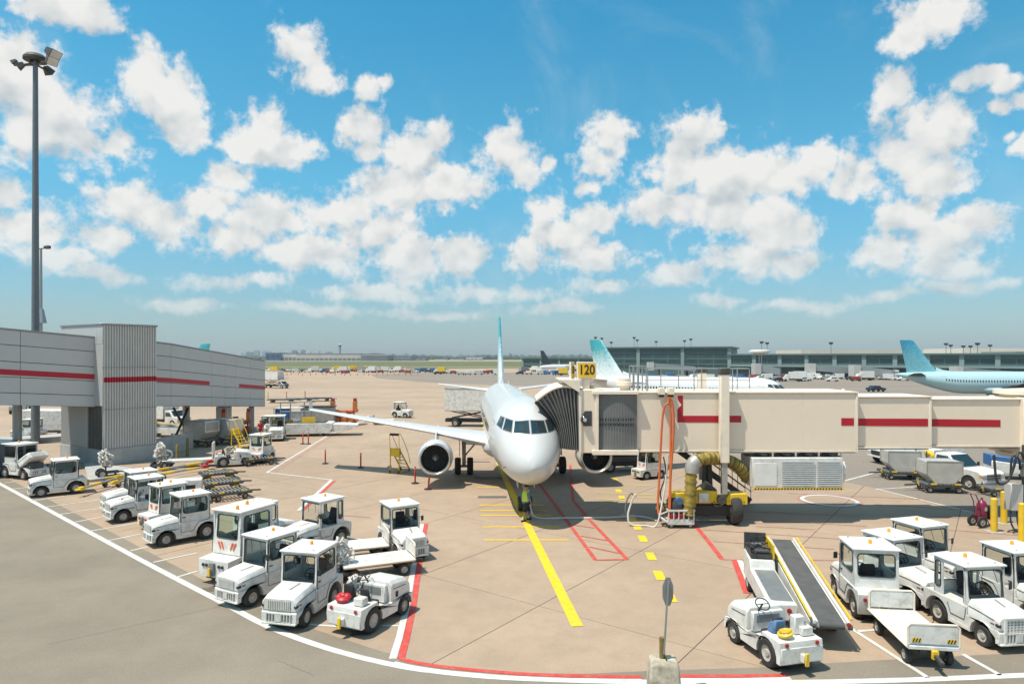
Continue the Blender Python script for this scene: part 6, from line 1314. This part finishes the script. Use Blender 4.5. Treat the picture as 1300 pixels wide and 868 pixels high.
# yellow maintenance steps
ms = thing('maintenance_steps', 'yellow wheeled maintenance steps standing under the left wing', 'steps', G(506,599.5), R(248))
q = MB()
for y in (-.35,.35): q.bar((-.9,y,.12),(.5,y,1.75),.05,.09); q.bar((.5,y,.12),(.5,y,1.75),.06); q.bar((-.9,y,.12),(.6,y,.12),.06)
q.build('frame','yellow_paint',ms)
for k in range(6): f = (k+.5)/6; MB().obox((-.9+1.4*f,0,.14+1.62*f),(.22,.68,.03),0).build('tread','yellow_paint',ms)
q = MB()
for y in (-.37,.37): q.tube(curve([(-.95,y,.5),(-.6,y,1.4),(.2,y,2.55),(.5,y,2.75),(.55,y,2.6),(.52,y,1.75)]),.025,6)
q.build('hand_rail','yellow_paint',ms); MB().box(.2,.5,-.3,.3,1.2,1.72).build('tool_box','yellow_paint',ms); MB().box(.46,.6,-.36,.36,2.62,2.78).build('rest_pad','black',ms,bevel=.03)
for x,y in ((-.85,-.35),(-.85,.35),(.55,-.35),(.55,.35)): wheel('wheel', ms, (x,y,.11), .11, .07, 10)
# worker: one continuous body mesh, clothes as children
def person(name, label, loc, rz, vest='hi_vis', shorts='cloth_black', shirt='denim', cap='cloth_black', pose='walk', hgt=1.0):
    t = thing(name, label, 'person', loc, rz, scale=hgt)
    V, E, Rd = [], [], []
    def pt(p, r, prev=None):
        V.append(p); Rd.append(r)
        if prev is not None: E.append((prev,len(V)-1))
        return len(V)-1
    pel = pt((0,0,.95),.145); wst = pt((.0,0,1.12),.135,pel); chs = pt((.03,0,1.34),.155,wst); nck = pt((.04,0,1.51),.06,chs); hd0 = pt((.06,0,1.60),.085,nck); hd1 = pt((.065,0,1.70),.095,hd0); pt((.06,0,1.765),.06,hd1); 
    st = .20 if pose == 'walk' else .04
    for s in (1,-1):
        f = s*st; h = pt((0,s*.10,.88),.10,pel); k = pt((f*.7+.03,s*.11,.50),.065,h); a = pt((f*1.25,s*.11,.10),.042,k); b = pt((f*1.25+.06,s*.11,.05),.045,a); pt((f*1.25+.17,s*.12,.035),.035,b)
        sh = pt((.02,s*.20,1.42),.065,chs); el_ = pt((-.05-s*.06+.06,s*.26,1.14),.045,sh); wr = pt((.12-s*.05,s*.25,.93),.03,el_); pm = pt((.15-s*.05,s*.245,.86),.034,wr)
        for j in range(4): b0 = pt((.18-s*.05+.012*j-.02,s*(.225+.013*j),.81),.009,pm); pt((.185-s*.05+.012*j-.03,s*(.215+.013*j),.765),.008,b0)
        th_ = pt((.20-s*.05,s*.215,.85),.009,pm); pt((.215-s*.05,s*.205,.82),.008,th_)
    pt((.155,0,1.665),.018,hd1)
    me = bpy.data.meshes.new('body'); me.from_pydata(V,E,[]); o = bpy.data.objects.new('body',me); col.objects.link(o); o.parent = t
    sm = o.modifiers.new('skin','SKIN'); sm.use_smooth_shade = True; sv_ = me.skin_vertices[0].data
    for i, r in enumerate(Rd): sv_[i].radius = (r,r)
    sv_[0].use_root = True; ss = o.modifiers.new('sub','SUBSURF'); ss.levels = 1; ss.render_levels = 1; me.materials.append(M['skin'])
    ell = lambda x,z,rx,ry,n=14: [(x+rx*cos(2*pi*i/n),ry*sin(2*pi*i/n),z) for i in range(n)]
    MB().loft([ell(0,1.0,.175,.20),ell(.0,1.12,.168,.195),ell(.03,1.32,.178,.225),ell(.035,1.45,.135,.215),ell(.04,1.52,.08,.10)]).build('safety_vest',vest,t,smooth=60)
    if vest != shirt: MB().loft([ell(0,.90,.165,.19),ell(0,1.02,.16,.185)]).build('shirt_tail',shirt,t,smooth=60); MB().loft([ell(.0,1.15,.18,.205),ell(.005,1.19,.182,.207)],cap=False).build('reflective_band','mark_white',t)
    for s in (1,-1):
        f = s*st; MB().tube([(0,s*.10,.93),(f*.35+.015,s*.105,.70),(f*.68+.03,s*.11,.48)],[.125,.105,.09],12).build('shorts_leg',shorts,t,smooth=60)
        MB().tube([(.02,s*.20,1.43),(-.0-s*.03,s*.24,1.26),(.01-s*.06,s*.26,1.14)],[.085,.072,.062],10).build('sleeve',shirt,t,smooth=60)
        MB().loft([[(f*1.25+x,s*.115+y*w_,z) for x,y in ((-.07,-.045),(.18,-.05),(.21,0),(.18,.05),(-.07,.045))] for z,w_ in ((.0,1),(.06,1),(.11,.8))]).build('shoe','cloth_black',t)
        MB().tube([(f*1.25,s*.11,.10),(f*1.2,s*.11,.24)],.052,10).build('sock','mark_white',t)
        MB().ball((.06,s*.097,1.69),(.016,.012,.026),8,5).build('ear','skin',t); MB().ball((.148,s*.033,1.695),(.008,.014,.008),8,5).build('eye','black',t)
    MB().box(.148,.156,-.025,.025,1.628,1.634).build('mouth','brick_red',t)
    c = MB(); c.loft([ell(.058,1.715,.112,.105),ell(.056,1.77,.108,.10),ell(.052,1.805,.075,.07),ell(.05,1.815,.02,.02)]); c.loft([[(.13,-.08,1.722),(.13,.08,1.722),(.25,.06,1.71),(.25,-.06,1.71)],[(.13,-.08,1.735),(.13,.08,1.735),(.25,.06,1.72),(.25,-.06,1.72)]]); c.build('cap',cap,t,smooth=60); return t
person('person', 'worker in yellow safety vest, dark shorts and cap walking by the nose wheel', G(667,661), R(35), hgt=.98)
person('person', 'person in red overalls standing beside the walkway end', G(331,556), R(-90), vest='red_paint', shorts='brick_red', shirt='red_paint', cap='brick_red', pose='stand')
# ramp gear under and behind the walkway
dl3 = [('roller dolly with yellow stops, farthest of three in a row', 277,607.5),('roller dolly with yellow stops, middle of three in a row', 282,620),('roller dolly with red tow bar, last of three in a row', 291,632.5)]
for i,(lb,px,py) in enumerate(dl3): c = again(d0, lb, G(px,py), R(38), scale=1.0); 
rb = MB().tube([G(270,634)+Vector((0,0,.3)),G(287,627)+Vector((0,0,.35))],.05,6).build('tow_bar','red_paint'); tag(rb,'short red tow bar lying before the last roller dolly','tow bar')
again(d0, 'roller dolly standing before the red-lamp tug at the walkway end', G(332,585)-Vector((-.4,1.6,0)), R(30))
def tow_bar(label, a, b, z):
    a, b = Vector(a), Vector(b); d = (b-a); t = thing('tow_bar', label, 'tow bar', a, math.atan2(d.y,d.x)); L_ = d.length
    MB().cyl((0,0,z),(L_,0,z),.075,n=10).build('tube','dull_alu',t); 
    for k in (.12,.5,.8): MB().cyl((L_*k,0,z),(L_*k+L_*.14,0,z),.085,n=10).build('painted_band','yellow_paint',t)
    q = MB(); q.box(-.35,0,-.12,.12,z-.1,z+.1); q.torus((-.48,0,z),(0,0,1),.12,.04,12,6); q.build('eye','yellow_paint',t); q = MB(); q.box(L_,L_+.4,-.25,.25,z-.08,z+.12); q.build('head','red_paint',t)
    MB().box(L_*.45-.06,L_*.45+.06,-.4,.4,.2,.3).build('axle','dark_metal',t)
    for s in (1,-1): wheel('wheel', t, (L_*.45,s*.42,.24), .24, .14, 14)
tow_bar('long alloy tow bar with yellow bands coupled behind the lone tractor', G(106,629), G(180,606), .45)
tow_bar('long tow bar with yellow bands lying behind the tractor row', G(112,622), G(262,596), .55)
tow_bar('tow bar with yellow bands nearest the dollies, ending by the white board', G(150,620), G(256,600.5), .42)
def hose_cart(label, loc, s=1.0, seed=1):
    t = thing('hose_cart', label, 'hose cart', loc, seed*.7, scale=s); rr = random.Random(seed)
    q = MB(); q.box(-.5,.5,-.25,.25,.25,.34); q.bar((.5,0,.3),(1.0,0,.2),.06); q.tube([(-.1,0,.3),(-.1,0,1.2)],.04,6); q.build('frame','dark_metal',t)
    q = MB()
    for k in range(15):
        r = rr.uniform(.16,.34); c = Vector((-.1+rr.uniform(-.1,.1),rr.uniform(-.1,.1),1.0+rr.uniform(-.25,.25))); u, w = q.frame((rr.uniform(-1,1),rr.uniform(-1,1),rr.uniform(-.5,.5))); ns = 16; ph = [rr.uniform(.6,1.25) for _ in range(ns)]
        q.tube([c+(u*cos(2*pi*i/ns)+w*sin(2*pi*i/ns))*r*ph[i]+Vector((rr.uniform(-.05,.05),rr.uniform(-.05,.05),rr.uniform(-.05,.05))) for i in range(ns)], .048, 5, closed=True)
    q.ball((-.1,0,.98),(.2,.2,.26),10,6)
    q.build('coiled_hose','hose_white',t)
    for y in (-.3,.3): wheel('wheel', t, (-.3,y,.25), .25, .12, 14)
    MB().box(.3,.4,-.05,.05,0,.27).build('prop','dark_metal',t)
hose_cart('coiled pale hose on a two-wheel cart before the stair tower plinth', G(137,606), 1.25, 1)
hose_cart('coiled pale hose on a cart where the tow bars meet', G(206,596), 1.3, 2)
hose_cart('bundle of pale cables heaped behind the open tug', G(432,735), 1.05, 3)
wb = thing('equipment_board', 'white upright end board of a flat trailer behind the tow bars', 'trailer', G(240,592), R(18)); MB().box(-1.9,1.7,-.6,.6,.42,.55).build('deck','white_paint',wb,bevel=.01); MB().box(1.6,1.7,-.6,.6,.55,1.75).build('end_board','white_paint',wb,bevel=.02)
for x in (-1.3,1.1):
    for s in (1,-1): wheel('wheel', wb, (x,s*.5,.22), .22, .14, 12)
tb = thing('utility_trailer', 'white slotted trailer side behind the striped tug row', 'trailer', G(226,640), R(20)); MB().box(-1.3,1.2,-.5,.5,.45,1.35).build('body','white_paint',tb,bevel=.02); MB().box(-.2,.9,-.506,-.501,.75,1.1).build('opening','black',tb)
for x in (-.9,.8):
    for s in (1,-1): wheel('wheel', tb, (x,s*.42,.24), .24, .14, 12)
tug3 = again(tug, 'open white tug with red bundle under the walkway end', G(297,591), R(25))
for i,(px,py,lb) in enumerate(((256,566,'alloy cargo container on a dolly under the walkway next to the plinth wall'),(287,563,'alloy cargo container on a dolly under the walkway next to the columns'))):
    p = G(px,py); again(d0, ['dark dolly carrying the container under the walkway next to the plinth wall','dark dolly carrying the container under the walkway next to the columns'][i], p, R(170), 'dollies under the walkway', 1.3); make_uld('cargo_container', lb, p+Vector((0,0,.68)), R(-20), i == 1).scale = (1.25,)*3
again(tr, 'white tractor passing beyond the tall mast, far under the walkway', G(36,558), R(184))
bx_ = thing('cargo_pallet', 'pale shrink-wrapped cargo load on a low trailer beyond the mast', 'cargo', G(62,552), R(5)); MB().prism([(-2.2,.55),(2.0,.55),(2.4,1.2),(2.2,2.6),(-2.2,2.7)],'y',-1.1,1.1).build('load','worn_white',bx_,bevel=.08,seg=2); MB().box(-2.3,2.2,-1.15,1.15,.38,.54).build('deck','dark_metal',bx_)
for x in (-1.6,1.5):
    for s in (1,-1): wheel('wheel', bx_, (x,s*.9,.2), .2, .15, 12)
kb = MB(); kb.loft([[(*G(a,b).xy,z) for a,b in ((-60,566),(80,556),(80,560),(-60,571))] for z in (0,.5)]); tag(kb.build('low_wall','concrete_grey',bevel=.02),'low concrete wall behind the lone tractor near the mast','wall')
# loaders and carts beyond the wing tip
ld = thing('cargo_loader', 'white low cargo loader with deck rails beyond the wing tip', 'cargo loader', G(382,552.5), R(8)); MB().prism([(-3.2,.3),(3.0,.3),(3.3,.8),(3.3,1.35),(-3.3,1.35)],'y',-1.2,1.2).build('body','worn_white',ld,bevel=.05); MB().box(-3.2,2.6,-1.15,1.15,1.352,1.42).build('deck','dark_metal',ld)
for k in range(9): MB().cyl((-3.0+k*.65,-1.05,1.45),(-3.0+k*.65,1.05,1.45),.07,n=8).build('roller','grey_metal',ld)
q = MB(); q.prism([(3.3,.35),(5.8,.9),(5.8,1.1),(3.3,1.2)],'y',-1.1,1.1); q.build('ramp','worn_white',ld); MB().box(-2.9,-.6,-1.16,-1.0,1.43,1.75).build('side_guide','duct_yellow',ld); MB().box(.3,1.6,-1.16,-.9,1.43,1.95).build('control_panel','yellow_paint',ld)
q = MB(); 
for x in (-2.2,-1.2,.2,.9): q.tube([(x,.9,1.4),(x,.9,3.4)],.06,6)
q.tube([(-2.2,.9,3.4),(.9,.9,3.4)],.06,6); q.tube([(-2.2,.9,2.4),(.9,.9,2.4)],.05,6); q.build('rear_frame','light_steel',ld)
for x in (-2.2,2.1):
    for s in (1,-1): wheel('wheel', ld, (x,s*.95,.32), .32, .25, 14)
bu = thing('baggage_container', 'blue fabric sided baggage trolley beside the white loader', 'baggage cart', G(367,545), R(6)); MB().box(-1.5,1.5,-.8,.8,.45,.55).build('deck','dark_metal',bu); MB().box(-1.35,.1,-.72,.72,.552,2.35).build('curtain','blue_paint',bu,bevel=.05); MB().box(-1.5,1.5,-.8,.8,2.36,2.46).build('roof','white_paint',bu,bevel=.02); MB().box(.12,1.4,-.6,.6,.552,1.9).build('load','worn_white',bu,bevel=.08); q = MB()
for x in (-1.45,1.45):
    for y in (-.76,.76): q.tube([(x,y,.55),(x,y,2.36)],.04,5)
q.build('posts','light_steel',bu)
for x in (-1.0,1.0):
    for s in (1,-1): wheel('wheel', bu, (x,s*.6,.22), .22, .15, 12)
ms2 = thing('cargo_trolley', 'brown curtained trolley behind the loader under the wing tip', 'baggage cart', G(404,541), R(4)); MB().box(-2.0,2.0,-.8,.8,.45,.55).build('deck','dark_metal',ms2); MB().box(-1.9,1.9,-.7,.7,.552,2.3).build('load','dull_alu',ms2,bevel=.06); MB().box(-2.0,2.0,-.8,.8,2.31,2.4).build('roof','dark_metal',ms2)
for x in (-1.4,1.4):
    for s in (1,-1): wheel('wheel', ms2, (x,s*.6,.22), .22, .15, 12)
orl = thing('orange_loader', 'orange container loader with raised side frames beyond the wing', 'cargo loader', G(437,539), R(8)); orl.scale = (.55,.8,.8); MB().box(-3.0,3.0,-1.2,1.2,.55,1.15).build('body','orange_paint',orl,bevel=.05)
for x in (-2.2,-.7,.8,2.2): MB().box(x-.15,x+.15,-1.25,-1.21,.5,2.2).build('side_frame','brick_red',orl)
MB().box(-2.9,2.9,-1.1,1.1,1.9,2.2).build('platform','orange_paint',orl,bevel=.03); q = MB(); q.bar((-2.6,-1.0,1.15),(2.4,-1.0,1.9),.16); q.bar((2.4,-1.0,1.15),(-2.6,-1.0,1.9),.16); q.bar((-2.6,1.0,1.15),(2.4,1.0,1.9),.16); q.bar((2.4,1.0,1.15),(-2.6,1.0,1.9),.16); q.build('scissor_arms','brick_red',orl)
for x in (-2.4,2.3): MB().box(x-.4,x+.4,-.9,.9,2.2,3.5).build('end_frame','orange_paint',orl,bevel=.03); MB().box(x-.3,x+.3,-.7,.7,3.5,3.95).build('guard','brick_red',orl)
for x in (-2.0,2.1):
    for s in (1,-1): wheel('wheel', orl, (x,s*1.0,.42), .42, .3, 14)
for k in range(3):
    p = G(358+k*23,510.8-k*1.0); t = thing('flat_dolly', 'long low black dolly in a train on the open apron', 'dolly', p, R(3), group='dolly train on the open apron'); MB().box(-2.4,2.4,-1.0,1.0,.45,.62).build('deck','dark_metal',t); MB().bar((2.4,0,.5),(3.4,0,.4),.1).build('drawbar','dark_metal',t)
    MB().tube([(-2.2,-.8,.6),(-2.2,-.8,1.9)],.07,6).build('brake_post',['yellow_paint','orange_paint','red_paint'][k],t)
    for x in (-1.6,1.6):
        for s in (1,-1): wheel('wheel', t, (x,s*.7,.25), .25, .2, 10)
again(op, 'white tractor alone on the apron beyond the left wing', G(511,529.5), R(-25))
again(c1, 'low baggage cart with brown load behind the tractor beyond the wing', G(487,538.5), R(175))
# vehicles beyond the columns at the left: pale jeep-like tug
again(op, 'pale tractor with square bonnet beside the blue trolley', G(352,558), R(285), scale=1.15)
again(tr, 'white tractor partly hidden behind the square bonnet tractor', G(340,553), R(260))
# under the jet bridge
again(tall, 'white ground power tug with slanted nose under the jet bridge', G(822,607), R(205), scale=.8)
dk = thing('cargo_loader', 'dark hydraulic loader standing behind the right engine', 'cargo loader', G(792,597), R(10)); MB().box(-1.8,1.8,-.8,.8,.45,.75).build('chassis','black',dk); rr = random.Random(4)
for k in range(9): MB().obox((rr.uniform(-1.6,1.6),rr.uniform(-.6,.6),rr.uniform(.9,1.7)),(rr.uniform(.3,.9),rr.uniform(.2,.6),rr.uniform(.2,.5)),rr.uniform(-.3,.3)).build('module',rr.choice(['black','brick_red','dark_metal','dull_alu']),dk,bevel=.02)
MB().box(-1.7,1.7,-.7,.7,.752,1.1).build('pump_bed','dark_metal',dk); MB().box(1.0,1.7,-.7,.2,1.102,1.9).build('tank','orange_paint',dk,bevel=.03); MB().box(-1.6,.9,-.65,.65,1.102,1.5).build('engine_block','black',dk,bevel=.04)
for x in (-1.3,1.3):
    for s in (1,-1): wheel('wheel', dk, (x,s*.75,.42), .42, .25, 16)
again(blt, 'white belt loader under the walkway behind the cross brace', G(216,553), R(172))
make_box_truck('service_truck', 'white box truck seen through the gap under the walkway', G(214,541), R(-20), L_=5.0, hb=2.2)
again(orl, 'orange loader seen between the walkway columns', G(300,553), R(20)).scale = (.5,.7,.7)
again(ms, 'yellow maintenance steps beside the walkway column', G(303,569), R(150))
make_box_truck('service_truck', 'white lorry beyond the mast seen under the walkway', G(25,524), R(-60), L_=5.0, hb=1.6, cabm='light_steel')
# ------------------------------------------------------------------ small far vehicles
def proto_van(m):
    t = thing('parked_van', 'x', 'van'); MB().prism([(-2.4,.45),(-2.4,2.1),(.9,2.1),(1.7,1.25),(2.4,1.1),(2.4,.45)],'y',-.9,.9).build('body',m,t,bevel=.05); MB().prism([(.95,1.30),(1.55,1.30),(1.0,1.95),(.95,1.95)],'y',-.91,.91).build('window','cockpit_glass',t)
    for x in (-1.5,1.6):
        for s in (1,-1): MB().cyl((x,s*.72,.36),(x,s*.92,.36),.36,n=10).build('wheel','rubber',t)
    return t
def proto_truck(m, m2):
    t = thing('parked_truck', 'x', 'truck'); MB().box(-3.2,.9,-1.2,1.2,1.0,3.3).build('box_body',m,t); MB().prism([(1.0,.5),(1.0,2.4),(1.9,2.4),(2.4,1.5),(2.9,1.3),(2.9,.5)],'y',-1.1,1.1).build('cab',m2,t,bevel=.05); MB().box(-3.2,2.6,-.6,.6,.5,1.0).build('chassis','black',t)
    for x in (-2.2,2.0):
        for s in (1,-1): MB().cyl((x,s*.8,.45),(x,s*1.15,.45),.45,n=10).build('wheel','rubber',t)
    return t
def proto_car(m):
    t = thing('parked_car', 'x', 'car'); MB().prism([(-2.1,.4),(-2.1,.95),(-1.5,1.0),(-1.0,1.45),(.4,1.45),(1.0,1.0),(2.1,.85),(2.1,.4)],'y',-.85,.85).build('body',m,t,bevel=.06); MB().prism([(-1.35,1.02),(.85,1.02),(.35,1.40),(-.98,1.40)],'y',-.86,.86).build('windows','cockpit_glass',t)
    for x in (-1.3,1.3):
        for s in (1,-1): MB().cyl((x,s*.68,.32),(x,s*.88,.32),.32,n=10).build('wheel','rubber',t)
    return t
def proto_cart(m):
    t = thing('parked_cart', 'x', 'cart'); MB().box(-1.6,1.6,-.8,.8,.5,.65).build('deck','dark_metal',t); MB().box(-1.4,1.4,-.7,.7,.66,1.7).build('load',m,t,bevel=.1)
    for x in (-1.1,1.1):
        for s in (1,-1): MB().cyl((x,s*.6,.25),(x,s*.78,.25),.25,n=8).build('wheel','rubber',t)
    return t
pv = [(proto_van('white_paint'),'white van'),(proto_truck('white_paint','white_paint'),'white box truck'),(proto_truck('yellow_paint','white_paint'),'yellow service truck'),(proto_car('navy_paint'),'dark car'),(proto_cart('worn_white'),'pale loaded cart'),(proto_cart('brick_red'),'red-brown loaded cart'),(proto_car('white_paint'),'white car'),(proto_van('blue_paint'),'blue van'),(proto_truck('dull_alu','orange_paint'),'grey-bodied service truck')]
used = set(); rnd = random.Random(21)
def park(i, px, d, where, gname, rz):
    src, nm = pv[i]; lb = f'{nm} {where}'; loc = ((px-CX)*d/F, d, 0)
    if i not in used: used.add(i); src.location = loc; src.rotation_euler.z = rz; o = src; src['label'] = lb; src['group'] = gname
    else: o = again(src, lb, loc, rz, gname)
    return o
px = 346
while px < 568:
    i = rnd.choice([0,1,2,3,5,4,5,3,6,8,7,3]); d = rnd.uniform(335,400); park(i, px, d, 'parked in the far line before the grass strip', 'vehicles in the far line before the grass', rnd.uniform(-.5,.5)+rnd.choice((0,pi))); px += rnd.uniform(2.6,6.0)
px = 556
while px < 640:
    park(rnd.choice([3,4,4,5,0]), px, rnd.uniform(310,350), 'standing on the far taxiway apron beyond the tail', 'vehicles on the far taxiway apron', rnd.uniform(-.3,.3)); px += rnd.uniform(4,9)
px = 660
while px < 752:
    park(rnd.choice([0,1,2,3,4,6,7,8]), px, rnd.uniform(300,420), 'parked below the distant grey-green terminal', 'vehicles below the distant terminal', rnd.uniform(-1,1)); px += rnd.uniform(4,8)
px = 775
while px < 1150:
    park(rnd.choice([0,0,1,3,3,4,6,6,7,5]), px, rnd.uniform(225,262), 'parked along the foot of the glass terminal pier', 'vehicles along the terminal pier', rnd.uniform(-.6,.6)+rnd.choice((0,pi))); px += rnd.uniform(5,11)
park(3, 1112, 158, 'crossing the apron behind the jet bridge roof', 'single cars on the open apron', R(10)); park(6, 1020, 228, 'alone on the apron before the pier', 'single cars on the open apron', R(15))
cone = None
for k in range(26):
    px = 340+k*7.6+rnd.uniform(-2,2); d = rnd.uniform(300,322); loc = ((px-CX)*d/F,d,0)
    if cone is None:
        cone = thing('traffic_cone','small orange cone on the apron edge before the far vehicles','traffic cone',loc,group='orange cones on the apron edge'); MB().cyl((0,0,.05),(0,0,1.0),.25,.06,8).build('cone_body','orange_paint',cone); MB().box(-.35,.35,-.35,.35,0,.05).build('base','orange_paint',cone)
    else: again(cone,'small orange cone on the apron edge before the far vehicles',loc,0,'orange cones on the apron edge')

# ------------------------------------------------------------------ the air between here and the horizon
hzm = bpy.data.materials.new('haze_air'); hzm.use_nodes = True; t = hzm.node_tree
for n in list(t.nodes): t.nodes.remove(n)
pvn = t.nodes.new('ShaderNodeVolumePrincipled'); pvn.inputs['Color'].default_value = (.80,.90,.95,1); pvn.inputs['Density'].default_value = .00011; pvn.inputs['Anisotropy'].default_value = .2
om = t.nodes.new('ShaderNodeOutputMaterial'); t.links.new(pvn.outputs[0], om.inputs['Volume'])
M['haze_air'] = hzm
hb_ = MB().box(-4500,4500,-300,5400,-1.5,95).build('haze', 'haze_air', smooth=0); tag(hb_, 'thin pale haze in the air over the airfield', 'haze', kind='stuff')
